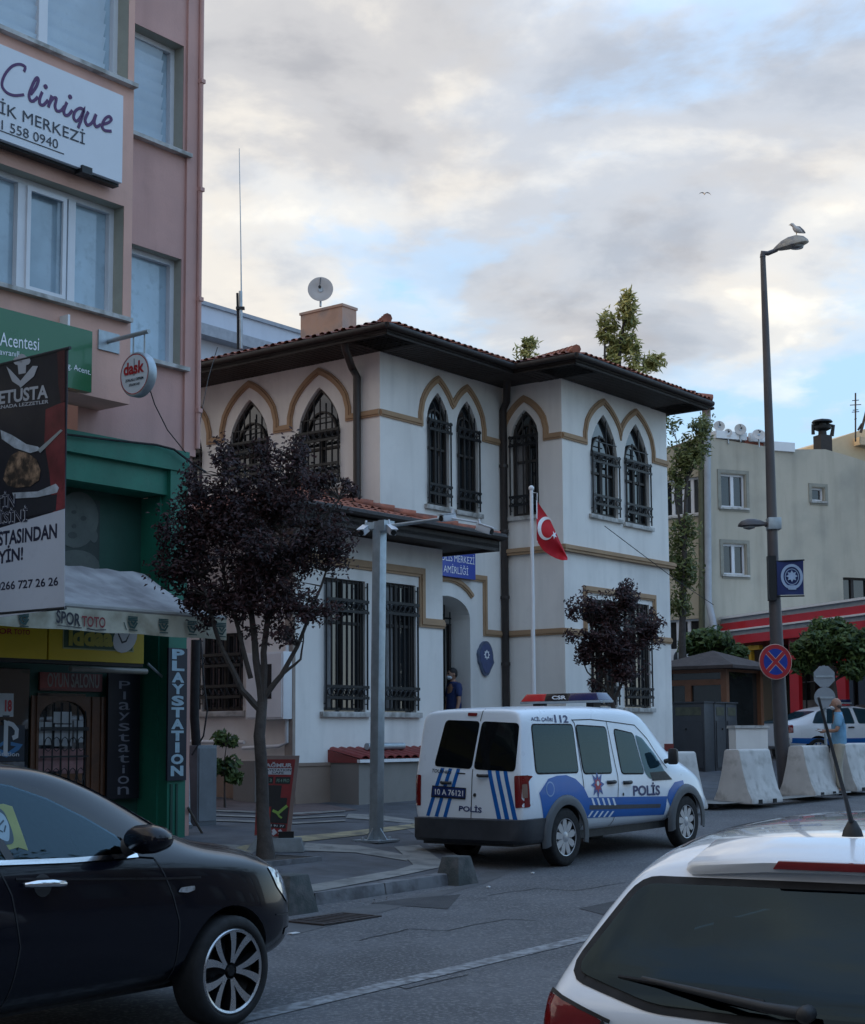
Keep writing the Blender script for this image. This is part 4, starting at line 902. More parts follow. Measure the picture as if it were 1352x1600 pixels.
# portrait poster in the upper recess: a generic child portrait in soft grey
t, q = board('portrait_poster', 'dim grey portrait poster of a child in the recess above the awning', 60, 768, 155, 892, N, mat('portrait_ground', (.028, .04, .036), .7, 0, .3, 1.5), .02, 'poster')
def oval(cx, cy, rx, ry, m, n, name, tilt=.0):
    pts = [FQ.px(cx + rx * math.cos(a_) - tilt * ry * math.sin(a_), cy + ry * math.sin(a_) + tilt * rx * math.cos(a_), n) for a_ in [2 * math.pi * i / 20 for i in range(20)]]
    MB().prism(FQ, pts, n - .002, n).build(name, m, t)
fm1 = mat('portrait_grey', (.075, .088, .08), .7, 0, .25, 2.5); fm2 = mat('portrait_dark', (.042, .05, .047), .7, 0, .2, 5)
oval(120, 812, 34, 44, fm1, N + .006, 'head_print', .12); oval(116, 800, 4, 3, fm2, N + .009, 'eye_print'); oval(131, 810, 4.5, 4, fm2, N + .009, 'eye_print'); oval(116, 822, 3.5, 3.5, fm2, N + .009, 'nose_print'); oval(114, 836, 7, 5, fm2, N + .009, 'mouth_print', .2); oval(147, 838, 6, 10, fm1, N + .0045, 'ear_print'); oval(118, 885, 38, 26, fm1, N + .003, 'shoulder_print')
# window left of the door
MB().box(FQ, -9, FQ.S(44, 1150, N), RC + .002, N + .008, gq + .3, FQ.Zz(40, 1045, N)).build('shop_window', M['win'], pink)
# cables, pipe and utility cabinet at the building corner
cb = MB(); cb.tube([P(290, 1096, 18.7), P(292, 1180, 18.7), P(294, 1285, 18.7), P(298, 1292, 18.6)], .03, 8); tag(cb.build('drain_pipe', M['galv'], smooth=50), 'thin pale drain pipe running down the right corner of the green shop pillar', 'pipe')
cb = MB(); cb.tube([P(306, 1000, 19.79), P(304, 1120, 19.79), P(308, 1180, 19.79), P(300, 1262, 19.79)], .06, 8); cb.tube([P(314, 1000, 20.08), P(318, 1060, 19.89), P(324, 1110, 19.70), P(318, 1150, 19.70), P(300, 1180, 19.60)], .012, 5); tag(cb.build('cable_bundle', M['rubber'], smooth=50), 'thick black cable bundle hanging between the green shop and the police station', 'cable')
cab = thing('utility_cabinet', 'narrow grey steel utility cabinet standing beside the green shop corner', 'cabinet', G(306, 1292, HK)); cf2 = Fr(G(297, 1292, HK) + U * .12, U, -V)
mb = MB(); mb.box(cf2, 0, .34, -.28, 0, -.02, 1.02); mb.build('body', mat('cabinet_grey', (.15, .17, .19), .5, .3, .15, 5, streak=.4), cab, bevel=.01); MB().box(cf2, .02, .32, .0, .012, .06, .98).build('door', MC['cabinet_grey'], cab)
mb = MB(); mb.tube([P(294, 1262, 18.5), G(316, 1302, HK)], .016, 6); tag(mb.build('wooden_stick', mat('stick_wood', (.10, .085, .07), .8)), 'short wooden stick leaning against the green shop pillar at the pavement', 'stick')
# thin cables over the facade
def cable(pts, r, label, name='cable', fr=None): 
    tag(MB().tube([fr.pt(fr.S(a, b, n), n, fr.Zz(a, b, n)) if fr else P(a, b, n) for a, b, n in pts], r, 5).build(name, M['rubber']), label, 'cable')
cable([(100, 678, .18), (180, 688, .16), (245, 695, .16), (272, 702, .18), (298, 722, .2), (322, 738, .1)], .014, 'black cable sagging along the top of the green shop fascia', fr=FQ)
cable([(234, 607, .9), (242, 632, .7), (262, 672, .4), (290, 707, .2)], .007, 'thin black wire from the round sign down to the facade corner', fr=FQ)
cable([(340, 543, 25.8), (326, 590, 25.0), (316, 640, 24.0), (309, 690, 22.5)], .008, 'thin grey wire dropping from the station eaves to the pink building')
cable([(945, 822, 29.9), (990, 856, 30.6), (1055, 905, 32), (1115, 945, 36)], .008, 'thin wire from the station window sill to the building on the right')
# ================================================================ VEHICLES
BVS = {}
def carbody(name, st, parent, m, arches=(), sx=1.0, rad=.36, width=.9, subs=2, ed=.10, cavity=None, cuts=()):
    vs, fs = [], []; n = 16
    for (x, zb, ws, wm, wb, zbelt, wc, zc, zt, lean) in st:
        h = [(0, zb), (ws * .7, zb), (ws, zb + .05), (wm, zb + (zbelt - zb) * .42), (wb, zbelt - .07), (wb - .02, zbelt), (wc, zc), (wc - ed, zt - .022 * ed / .1), (0, zt)]
        ring = h + [(-a, b) for a, b in h[-2:0:-1]]
        for a, b in ring: vs.append((x * sx + lean * max(0, b - zbelt) / max(.01, zt - zbelt), a, b))
    for i in range(len(st) - 1):
        for k in range(n): fs.append((i * n + k, i * n + (k + 1) % n, (i + 1) * n + (k + 1) % n, (i + 1) * n + k))
    e = (len(st) - 1) * n
    for b in (0, e):       # ends closed by a ladder of quads
        fs += [(b + 0, b + 1, b + 15)] + [(b + k, b + k + 1, b + 15 - k, b + 16 - k) for k in range(1, 7)] + [(b + 7, b + 8, b + 9)]
    me = bpy.data.meshes.new(name); me.from_pydata(vs, [], fs); bm = bmesh.new(); bm.from_mesh(me); bmesh.ops.recalc_face_normals(bm, faces=bm.faces); bm.to_mesh(me); bm.free()
    me.materials.append(m); me.shade_smooth(); o = bpy.data.objects.new(name, me); COL.objects.link(o)
    md = o.modifiers.new('s', 'SUBSURF'); md.levels = md.render_levels = subs
    dg = bpy.context.evaluated_depsgraph_get(); full = bpy.data.meshes.new_from_object(o.evaluated_get(dg)); bv = BVHTree.FromPolygons([v.co for v in full.vertices], [tuple(p.vertices) for p in full.polygons])
    cutters = []
    def cut(cb):
        c = cb.build('cutter', M['blackp']); cutters.append(c); b = o.modifiers.new('b', 'BOOLEAN'); b.object = c; b.operation = 'DIFFERENCE'; b.solver = 'EXACT'; b.material_mode = 'TRANSFER'
    if cavity: cut(MB().hexa(*cavity))
    for ax, poly in cuts:
        q = [(a, b) for a, b in poly]
        if ax == 'R':
            for sg_ in (-1, 1): cut(MB().prism(Fr((0, 0, 0), (1, 0, 0), (0, -1, 0)), q, *( (.42, 1.3) if sg_ > 0 else (-1.3, -.42))))
        else: cut(MB().prism(Fr((0, 0, 0), (0, -1, 0), (-1, 0, 0)), q, -.95, .6))
    for ax in arches:
        cb = MB()
        for sgn in (-1, 1): cb.lathe(Matrix.Translation((ax[0], sgn * width, ax[1])) @ Matrix.Rotation(math.pi / 2, 4, 'X'), [(0, -.30), (rad, -.30), (rad, .30), (0, .30)], 36)
        c = cb.build('cutter', M['blackp']); cutters.append(c); b = o.modifiers.new('b', 'BOOLEAN'); b.object = c; b.operation = 'DIFFERENCE'; b.solver = 'EXACT'; b.material_mode = 'TRANSFER'
    dg = bpy.context.evaluated_depsgraph_get(); fin = bpy.data.meshes.new_from_object(o.evaluated_get(dg)); o.modifiers.clear(); o.data = fin; fin.name = name
    for c in cutters: bpy.data.objects.remove(c)
    fin.set_sharp_from_angle(angle=R(45)); o.parent = parent; BVS[parent.name] = bv; return o, bv
def patch(bv, polys, axis, off, m, parent, name, cell=.06, thick=0.0):
    """polygons laid onto the body: axis 'R' right side (x,z), 'B' back (across,z), 'T' top (x,across), 'F' front"""
    bm = bmesh.new()
    for pl in polys:
        vv = [bm.verts.new((p[0], p[1], 0)) for p in pl]
        for t in tessellate_polygon([[Vector((p[0], p[1], 0)) for p in pl]]):
            try: bm.faces.new([vv[i] for i in t])
            except ValueError: pass
    xs = [v.co.x for v in bm.verts]; ys = [v.co.y for v in bm.verts]
    if cell:
        for ax_, lo, hi in ((0, min(xs), max(xs)), (1, min(ys), max(ys))):
            a = math.ceil(lo / cell) * cell
            while a < hi:
                co = (a, 0, 0) if ax_ == 0 else (0, a, 0); no = (1, 0, 0) if ax_ == 0 else (0, 1, 0)
                bmesh.ops.bisect_plane(bm, geom=bm.verts[:] + bm.edges[:] + bm.faces[:], plane_co=co, plane_no=no, dist=.0005); a += cell
    dead = []
    for v in bm.verts:
        a, b = v.co.x, v.co.y
        o, d = {'R': ((a, -3, b), (0, 1, 0)), 'B': ((-3, -a, b), (1, 0, 0)), 'T': ((a, b, 4), (0, 0, -1)), 'F': ((9, a, b), (-1, 0, 0)), 'L': ((a, 3, b), (0, -1, 0))}[axis]
        hit = bv.ray_cast(Vector(o), Vector(d))
        if hit[0] is None: dead.append(v); continue
        nrm = hit[1] if hit[1].dot(Vector(d)) < 0 else -hit[1]; v.co = hit[0] + nrm * off
    bmesh.ops.delete(bm, geom=dead, context='VERTS')
    bmesh.ops.remove_doubles(bm, verts=bm.verts, dist=.0003); bmesh.ops.recalc_face_normals(bm, faces=bm.faces)
    me = bpy.data.meshes.new(name); bm.to_mesh(me); bm.free(); me.materials.append(m); me.shade_smooth(); ob = bpy.data.objects.new(name, me); COL.objects.link(ob); ob.parent = parent; return ob
def rline(bv, pts, w, axis, off, m, parent, name):
    rb = ribbon(pts, w); return patch(bv, [[a[0], b[0], b[1], a[1]] for a, b in zip(rb, rb[1:])], axis, off, m, parent, name, .05)
def ptext(bv, s, quad, axis, off, m, parent, name='lettering', bold=0.0, shear=0.0):
    vs, fs = text2d(s, bold, shear); a, b, c, d = [Vector(q) for q in quad]
    P_ = [(a.lerp(b, x)).lerp(d.lerp(c, x), y) for x, y in vs]; return patch(bv, [[P_[i] for i in f] for f in fs], axis, off, m, parent, name, 0)
def rounded(pts, r=.05, n=4):
    out = []; k = len(pts)
    for i in range(k):
        p = Vector(pts[i]); a = Vector(pts[i - 1]) - p; b = Vector(pts[(i + 1) % k]) - p; ra = min(r, a.length * .45, b.length * .45); A = p + a.normalized() * ra; B = p + b.normalized() * ra
        for j in range(n + 1): t = j / n; out.append(tuple(A * (1 - t) ** 2 + p * 2 * t * (1 - t) + B * t * t))
    return out
WM = lambda x, y, z: Matrix.Translation((x, y, z)) @ Matrix.Rotation(math.pi / 2, 4, 'X')        # lathe axis -> -y outward
def wheel(parent, x, y, z, rt, rr, w, style, side=-1):
    k = thing('wheel', None, None); k.parent = parent; T = WM(x, y, z) if side < 0 else WM(x, y, z) @ Matrix.Rotation(math.pi, 4, 'X')
    hw = w / 2
    def add(mb, name, m, sm=40):
        o = mb.build(name, m, None, smooth=sm); o.parent = k; return o
    add(MB().lathe(T, [(rr, -hw), (rt - .03, -hw), (rt, -hw + .03), (rt, hw - .03), (rt - .02, hw - .006), (rt - .05, hw), (rr + .012, hw - .004), (rr, hw - .02), (rr, -hw)], 48), 'tyre', M['rubber'])
    if style == 'cover':
        sv = mat('wheel_silver', (.50, .51, .53), .35, .5, .05, 9); add(MB().lathe(T, [(0, hw - .07), (rr, hw - .07), (rr + .004, hw - .01)], 32), 'rim', M['iron'])
        n = 9; mb = MB(); mb.lathe(T, [(0, hw - .012), (.045, hw - .014), (.075, hw - .03), (.08, hw - .06)], 20); mb.lathe(T, [(rr - .004, hw - .012), (rr + .006, hw - .008), (rr + .006, hw - .03)], 40)
        for i in range(n):
            a = 2 * math.pi * i / n + .2; c, s = math.cos(a), math.sin(a); pts = [(.06, -.022), (.06, .022), (rr * .62, .040), (rr - .012, .036), (rr - .004, 0), (rr - .012, -.036), (rr * .62, -.040)]
            v = [T @ Vector((c * u - s * q, s * u + c * q, hw - .014 - .012 * abs(q) / .04)) for u, q in pts]; v2 = [T @ Vector((c * u - s * q, s * u + c * q, hw - .05)) for u, q in pts]
            mb.add(v + v2, [tuple(range(7))] + [(j, (j + 1) % 7, 7 + (j + 1) % 7, 7 + j) for j in range(7)])
        add(mb, 'wheel_cover', sv, 30)
    else:
        al = mat('machined_alloy', (.55, .56, .58), .28, .9, .05, 9); bk = mat('alloy_black', (.012, .013, .015), .3, .3, .1, 6)
        add(MB().lathe(T, [(0, hw - .10), (rr * .6, hw - .12), (rr - .01, hw - .08), (rr, hw - .012)], 40), 'barrel', bk)
        mb = MB(); mb.lathe(T, [(rr - .016, hw - .012), (rr - .003, hw - .006), (rr + .004, hw - .012)], 64); 
        sb = MB()
        for i in range(10):
            a0 = 2 * math.pi * (i // 2) / 5 + (-.19 if i % 2 else .19); cv = .30 if i % 2 else -.30; L_, Rr, steps = [], [], 9
            for j in range(steps):
                t = j / (steps - 1); r_ = .045 + (rr - .052) * t; a = a0 * (.55 + .9 * t) + 2 * math.pi * (i // 2) / 5 * 0 if False else 2 * math.pi * (i // 2) / 5 + (1 if i % 2 == 0 else -1) * (.14 + .20 * t ** 1.3); wd_ = .010 + .015 * t
                p = Vector((math.cos(a) * r_, math.sin(a) * r_)); tn = Vector((-math.sin(a), math.cos(a))); L_.append(p + tn * wd_); Rr.append(p - tn * wd_)
            h = lambda t: hw - .030 + .020 * t
            v = [T @ Vector((p.x, p.y, h(j / 8))) for j, p in enumerate(L_)] + [T @ Vector((p.x, p.y, h(j / 8))) for j, p in enumerate(Rr)]
            lo = [T @ Vector((p.x, p.y, h(j / 8) - .05)) for j, p in enumerate(L_)] + [T @ Vector((p.x, p.y, h(j / 8) - .05)) for j, p in enumerate(Rr)]
            mb.add(v, [(j, j + 1, 9 + j + 1, 9 + j) for j in range(8)]); sb.add(v + lo, [(j, j + 1, 18 + j + 1, 18 + j) for j in range(8)] + [(9 + j, 10 + j, 28 + j, 27 + j) for j in range(8)])
        add(mb, 'spokes', al, 30); add(sb, 'spoke_sides', bk, 30)
        mb = MB(); mb.lathe(T, [(0, hw - .022), (.028, hw - .024), (.034, hw - .04)], 20); add(mb, 'hub_cap', bk)
        for i in range(5):
            a = 2 * math.pi * i / 5; c, s = math.cos(a), math.sin(a); T2 = T @ Matrix.Translation((c * .055, s * .055, 0)); add(MB().lathe(T2, [(0, hw - .036), (.009, hw - .036), (.009, hw - .08)], 8), 'bolt', M['chrome'])
    return k
def place(root, p, hd, pitch=.0): root.location = p; root.rotation_euler = (0, -pitch, math.pi / 2 - hd)
class VF:
    """pixel -> local side or rear plane of a placed vehicle"""
    def __init__(s, root, kind, k):
        bpy.context.view_layer.update(); Mw = Matrix.Translation(root.location) @ root.rotation_euler.to_matrix().to_4x4() @ Matrix.Diagonal((*root.scale, 1)); s.iv = Mw.inverted(); s.kind, s.k = kind, k
    def __call__(s, x, y):
        o = s.iv @ CO; d = s.iv.to_3x3() @ ray(x, y)
        if s.kind == 'R': t = (s.k - o.y) / d.y; p = o + d * t; return (p.x, p.z)
        t = (s.k - o.x) / d.x; p = o + d * t; return (-p.y, p.z)
LENS = mat('red_lens', (.17, .008, .009), .12, 0, .1, 20, coat=.6); LENC = mat('clear_lens', (.55, .57, .60), .12, .5, .5, 30, coat=.8); SEAM = mat('door_gap', (.012, .012, .014), .7)
def autoglass(name, tint, k=1.2):
    m = bpy.data.materials.new(name); m.use_nodes = True; t = m.node_tree; t.nodes.clear(); o = t.nodes.new('ShaderNodeOutputMaterial'); mx = t.nodes.new('ShaderNodeMixShader'); tr = t.nodes.new('ShaderNodeBsdfTransparent'); gl = t.nodes.new('ShaderNodeBsdfGlossy'); fr = t.nodes.new('ShaderNodeFresnel'); mu = t.nodes.new('ShaderNodeMath'); mu.operation = 'MULTIPLY'; mu.inputs[1].default_value = k
    fr.inputs[0].default_value = 1.5; gl.inputs['Roughness'].default_value = .015; gl.inputs[0].default_value = (.62, .86, 1, 1); tr.inputs[0].default_value = (*tint, 1); L = t.links.new; L(fr.outputs[0], mu.inputs[0]); L(mu.outputs[0], mx.inputs[0]); L(tr.outputs[0], mx.inputs[1]); L(gl.outputs[0], mx.inputs[2]); L(mx.outputs[0], o.inputs[0]); MC[name] = m; return m
SEATM = mat('seat_fabric', (.045, .047, .052), .85, 0, .2, 9)
def seat(root, x, y, z=.62, w=.5, hr=(0,)):
    mb = MB(); mb.box(LOC, x - .28, x + .22, -y - w / 2, -y + w / 2, z - .18, z); o = mb.build('seat', SEATM, None, bevel=.04); o.parent = root
    mb = MB(); a = [(x - .30, y - w / 2, z), (x - .16, y - w / 2, z), (x - .16, y + w / 2, z), (x - .30, y + w / 2, z)]; b = [(x - .44, y - w / 2 + .04, z + .52), (x - .35, y - w / 2 + .04, z + .52), (x - .35, y + w / 2 - .04, z + .52), (x - .44, y + w / 2 - .04, z + .52)]; mb.hexa(a, b); mb.build('backrest', SEATM, None, bevel=.04).parent = root
    for h in hr: MB().box(LOC, x - .46, x - .37, -(y + h) - .12, -(y + h) + .12, z + .56, z + .72).build('headrest', SEATM, None, bevel=.035).parent = root
def cavity(x0b, x1b, x0t, x1t, zb, zt, wb, wt): return ([(x0b, -wb, zb), (x1b, -wb, zb), (x1b, wb, zb), (x0b, wb, zb)], [(x0t, -wt, zt), (x1t, -wt, zt), (x1t, wt, zt), (x0t, wt, zt)])
def shrink(pl, k=.985):
    cx = sum(p[0] for p in pl) / len(pl); cz = sum(p[1] for p in pl) / len(pl); return [(cx + (a - cx) * k, cz + (b - cz) * k) for a, b in pl]
# ---------------------------------------------------------------- police van
van = thing('police_van', 'white and blue police van with roof light bar parked in the bay, seen from behind', 'van')
WP = mat('van_white_paint', (.78, .84, .90), .3, 0, .03, 2, coat=.4, col2=(.68, .70, .72), c2s=1.2, c2=(.6, .85)); PB = mat('livery_blue', (.005, .115, .42), .35, 0, .05, 3, coat=.1); PD = mat('livery_navy', (.012, .03, .13), .35, 0, .05, 3)
SXV = 1.083
st = [(0, .40, .76, .83, .82, 1.06, .75, 1.67, 1.735, .11), (.012, .38, .80, .87, .855, 1.06, .785, 1.70, 1.775, .11), (.10, .35, .83, .89, .872, 1.06, .80, 1.71, 1.795, .10), (.7, .33, .83, .90, .88, 1.06, .805, 1.72, 1.81, 0), (1.6, .32, .83, .90, .88, 1.06, .805, 1.72, 1.815, 0), (2.35, .32, .83, .90, .88, 1.05, .79, 1.70, 1.795, 0), (2.62, .32, .83, .90, .88, 1.04, .77, 1.63, 1.735, 0), (3.0, .32, .83, .90, .875, 1.03, .72, 1.39, 1.475, 0), (3.36, .32, .83, .90, .86, 1.01, .70, 1.13, 1.19, 0), (3.7, .32, .83, .89, .83, .96, .66, 1.05, 1.10, 0), (4.0, .34, .79, .86, .78, .85, .62, .93, .97, 0), (4.14, .36, .70, .77, .68, .74, .52, .81, .85, 0), (4.2, .40, .6, .68, .58, .64, .45, .70, .74, 0)]
RA, FA = .79 * SXV, 3.454 * SXV
pr, pf = G(884, 1353), G(1063, 1323); hv = math.atan2(pf.x - pr.x, pf.y - pr.y); hd_ = (pf - pr).normalized(); lf_ = Vector((-hd_.y, hd_.x, 0))
van.scale = (1, .86, 1); place(van, pr - hd_ * RA + lf_ * .75, hv + R(1.6), .014)
SR = VF(van, 'R', -.885); SB = VF(van, 'B', .02)
VWIN = [rounded([SR(a, b) for a, b in q], .05) for q in (((839, 1133), (901, 1133), (905, 1206), (841, 1208)), ((907, 1134), (953, 1137), (957, 1207), (914, 1208)), ((966, 1140), (996, 1147), (1007, 1208), (973, 1208)))]
body, bv = carbody('body', st, van, WP, [(RA, .33), (FA, .33)], SXV, .37, .86, 2, .05, cavity(.28, 3.55, .34, 2.85, .78, 1.70, .79, .72), [('R', shrink(q)) for q in VWIN])
for x_, y_ in ((2.55, .42), (2.55, -.42)): seat(van, x_, y_, .86)
seat(van, 1.55, 0, .86, 1.25, (-.4, 0, .4))
for x in (RA, FA):
    for sd in (-1, 1): wheel(van, x, sd * .79, .325, .325, .205, .20, 'cover', sd)
def sp(*p): return [SR(a, b) for a, b in p]
def bk_(*p): return [SB(a, b) for a, b in p]
VG = autoglass('van_glass', (.20, .28, .30), .95)
VGR = mat('van_rear_glass', (.006, .007, .008), .04, 0, 0, 1, spec=.5)
for pl_q in VWIN:
    cx = sum(p[0] for p in pl_q) / len(pl_q); cz = sum(p[1] for p in pl_q) / len(pl_q)
    rline(bv, shrink(pl_q, 1.01) + [shrink(pl_q, 1.01)[0], shrink(pl_q, 1.01)[1]], .028, 'R', .003, M['rubber'], van, 'window_seal'); patch(bv, [pl_q], 'R', .007, VG, van, 'side_window')
q = rounded(sp((999, 1148), (1010, 1153), (1030, 1180), (1041, 1207), (1048, 1216), (1016, 1217), (1009, 1208)), .03); patch(bv, [q], 'R', .006, VG, van, 'quarter_window')
patch(bv, [sp((1016, 1207), (1040, 1205), (1051, 1218), (1020, 1220))], 'R', .009, M['blackp'], van, 'mirror_base')
for q in (((691, 1125), (745, 1127), (738, 1202), (679, 1197)), ((748, 1127), (806, 1130), (806, 1206), (741, 1202))):
    pl_q = rounded(bk_(*q), .06); patch(bv, [pl_q], 'B', .005, VGR, van, 'rear_window', .08)
for pts in (((748, 1108), (745, 1127)), ((740, 1202), (738, 1278))): rline(bv, bk_(*pts), .012, 'B', .004, SEAM, van, 'rear_door_gap')
for pts in (((901, 1124), (905, 1130), (911, 1208), (917, 1300)), ((955, 1127), (966, 1212), (966, 1230), (962, 1303)), ((901, 1125), (930, 1124), (956, 1127), (1000, 1133), (1020, 1155), (1045, 1200))): rline(bv, sp(*pts), .011, 'R', .004, SEAM, van, 'door_gap')
# livery: blue wave over both arches, straight band, chevrons, crest
arc = lambda cx, cz, r, a0, a1, n=14: [(cx + r * math.cos(a0 + (a1 - a0) * i / n), cz + r * math.sin(a0 + (a1 - a0) * i / n)) for i in range(n + 1)]
zt_, zb_ = SR(980, 1246)[1], SR(980, 1276)[1]
left = SR(843, 1239); blue = [left] + [SR(858, 1217), SR(872, 1212), SR(886, 1211), SR(900, 1217), SR(912, 1230), SR(919, 1246)] + [SR(1042, 1244), SR(1042, 1273), SR(921, 1278), SR(915, 1290)] + arc(RA, .33, .47, .35, 2.75)
patch(bv, [blue], 'R', .0045, PB, van, 'livery_band', .05)
fr_ = [SR(1042, 1246), SR(1045, 1235), SR(1055, 1222), SR(1069, 1219), SR(1073, 1240)] + arc(FA, .33, .46, 1.3, 2.7, 8); patch(bv, [fr_], 'R', .0048, PB, van, 'livery_band', .05)
patch(bv, [[SR(921, 1258), SR(1033, 1256), SR(1033, 1262), SR(921, 1265)]], 'R', .006, mat('side_strip_grey', (.06, .065, .075), .5), van, 'rub_strip', .08)
for i in range(5):
    x = 923 + i * 8.2; patch(bv, [[SR(x, 1247), SR(x + 3, 1247), SR(x + 7, 1258), SR(x + 4, 1258)]], 'R', .007, WP, van, 'chevron', 0); patch(bv, [[SR(x + 2, 1267), SR(x + 5, 1267), SR(x, 1276.5), SR(x - 3, 1276.5)]], 'R', .007, WP, van, 'chevron', 0)
for pts, mm, of in ((arc(*SR(860, 1233), .085, 0, 2 * math.pi, 20), mat('livery_pale_ring', (.25, .38, .6), .4), .006), (arc(*SR(860, 1233), .07, 0, 2 * math.pi, 20), PB, .0075)): patch(bv, [pts[:-1]], 'R', of, mm, van, 'emblem_ring', .1)
c = SR(934, 1226)
def starp(c, r, n, inn): return [(c[0] + math.sin(math.pi * i / n) * (r if i % 2 == 0 else r * inn), c[1] + math.cos(math.pi * i / n) * (r * 1.15 if i % 2 == 0 else r * inn)) for i in range(2 * n)]
patch(bv, [starp(c, .15, 8, .55)], 'R', .005, mat('crest_blue', (.06, .12, .33), .4), van, 'crest', .1); patch(bv, [starp(c, .085, 8, .6)], 'R', .0065, mat('crest_red', (.38, .03, .05), .4), van, 'crest_red_star', .1); patch(bv, [arc(c[0], c[1] + .015, .03, 0, 2 * math.pi, 10)[:-1]], 'R', .008, M['white'], van, 'crest_centre', .1)
def q4(x0, y0, x1, y1, h): a, b = SR(x0, y0), SR(x1, y1); dh = (SR(x0, y0 - h)[1] - a[1] + SR(x1, y1 - h)[1] - b[1]) / 2; return [a, b, (b[0], b[1] + dh), (a[0], a[1] + dh)]
ptext(bv, 'POLİS', q4(989, 1243.5, 1031, 1242.5, 21), 'R', .006, PD, van, bold=.03)
ptext(bv, 'ACİL ÇAĞRI', q4(839, 1127.5, 872, 1128.5, 9), 'R', .006, PD, van, bold=.02); ptext(bv, '112', q4(875, 1129, 896, 1129.5, 12), 'R', .006, PD, van, bold=.03)
def qb(x0, y0, x1, y1, h): a, b = SB(x0, y0), SB(x1, y1); dh = (SB(x0, y0 - h)[1] - a[1]); return [a, b, (b[0], b[1] + dh), (a[0], a[1] + dh)]
for i in range(3):
    x = 763 + i * 12.3; patch(bv, [bk_((x, 1203 + i * .8), (x + 6, 1203.5 + i * .8), (x + 24, 1286.5 + i * 1.0), (x + 17, 1286 + i * 1.0))], 'B', .004, PD if False else PB, van, 'rear_stripe', .05)
    x = 690 + i * 12.5; patch(bv, [bk_((x, 1200 + i * .6), (x + 5.5, 1200.5 + i * .6), (x - 17 + i * 1.0, 1275 + i * 1.0), (x - 22.5 + i * 1.0, 1274 + i * 1.0))], 'B', .004, PB, van, 'rear_stripe', .05)
a_ = [bk_((678, 1227), (731, 1231), (730, 1249), (676, 1245))]; patch(bv, a_, 'B', .012, M['blackp'], van, 'plate_holder', .1)
plb = patch(bv, [bk_((679.5, 1228.5), (730, 1232.3), (729, 1246.5), (678, 1243))], 'B', .017, PD, van, 'number_plate', .1); ptext(bv, '10 A 76121', [SB(683, 1241.2), SB(727, 1244.2), SB(727, 1235), SB(683, 1232)], 'B', .02, M['white'], van, 'plate_number', bold=.02)
ptext(bv, 'POLİS', [SB(719, 1267), SB(755, 1270), SB(755, 1259), SB(720, 1256)], 'B', .006, PD, van, bold=.03)
ptext(bv, 'TOURNEO', [SB(676, 1206.5), SB(707, 1209.5), SB(707, 1205), SB(677, 1201)], 'B', .008, M['blackp'], van, 'badge', bold=.02)
patch(bv, [bk_((716, 1207), (729, 1208), (729, 1210), (716, 1209))], 'B', .008, M['blackp'], van, 'badge', .1)
for x, y in ((862.5, 0),): pass
tl = rounded(sp((817, 1217), (837, 1218), (838, 1264), (817, 1265)), .02)
tlR = rounded([(-.0, 1.04), (.16, 1.04), (.155, .72), (0, .70)], .02)
patch(bv, [[(-.005, 1.04), (.125, 1.045), (.13, .70), (.0, .69)]], 'R', .008, LENS, van, 'tail_light', .04); patch(bv, [rounded([(.745, 1.04), (.86, 1.045), (.875, .70), (.755, .69)], .02)], 'B', .008, LENS, van, 'tail_light', .04); patch(bv, [rounded([(-.745, 1.04), (-.86, 1.045), (-.875, .70), (-.755, .69)], .02)], 'B', .008, LENS, van, 'tail_light', .04)
patch(bv, [rounded([(.02, .95), (.09, .95), (.09, .80), (.02, .80)], .015)], 'R', .012, mat('amber_lens', (.22, .14, .11), .2), van, 'indicator_lens', .05)
patch(bv, [rounded(bk_((725, 1114), (740, 1114.5), (739, 1119.5), (725, 1119)), .01)], 'B', .01, LENS, van, 'high_brake_light', .05)
mb = MB(); dfr_ = LOC
for (x, y) in ((757, 1212), (700, 1223)):
    a = SB(x, y); mb.tube([(-.02 + .0, -a[0] + .075, a[1] + .005), (-.035, -a[0] + .05, a[1]), (-.035, -a[0] - .05, a[1]), (-.0, -a[0] - .075, a[1])], .018, 8)
mb.build('rear_door_handle', M['blackp'], None, smooth=50).parent = van
for a in (SB(744, 1242),): MB().lathe(Matrix.Translation((-.012, -a[0], a[1])) @ Matrix.Rotation(math.pi / 2, 4, 'Y'), [(0, 0), (.02, 0), (.022, .03)], 12).build('door_lock', M['blackp'], None).parent = van
for (x, y) in ((955, 1222), (980, 1222.5)):
    a = SR(x, y); mb = MB(); mb.tube([(a[0] - .09, -.885, a[1]), (a[0] - .06, -.915, a[1]), (a[0] + .06, -.915, a[1]), (a[0] + .09, -.885, a[1])], .022, 8); mb.build('door_handle', M['blackp'], None, smooth=50).parent = van
a = SR(973.5, 1241); patch(bv, [arc(a[0], a[1], .02, 0, 6.28, 10)[:-1]], 'R', .006, M['blackp'], van, 'door_lock', 0)
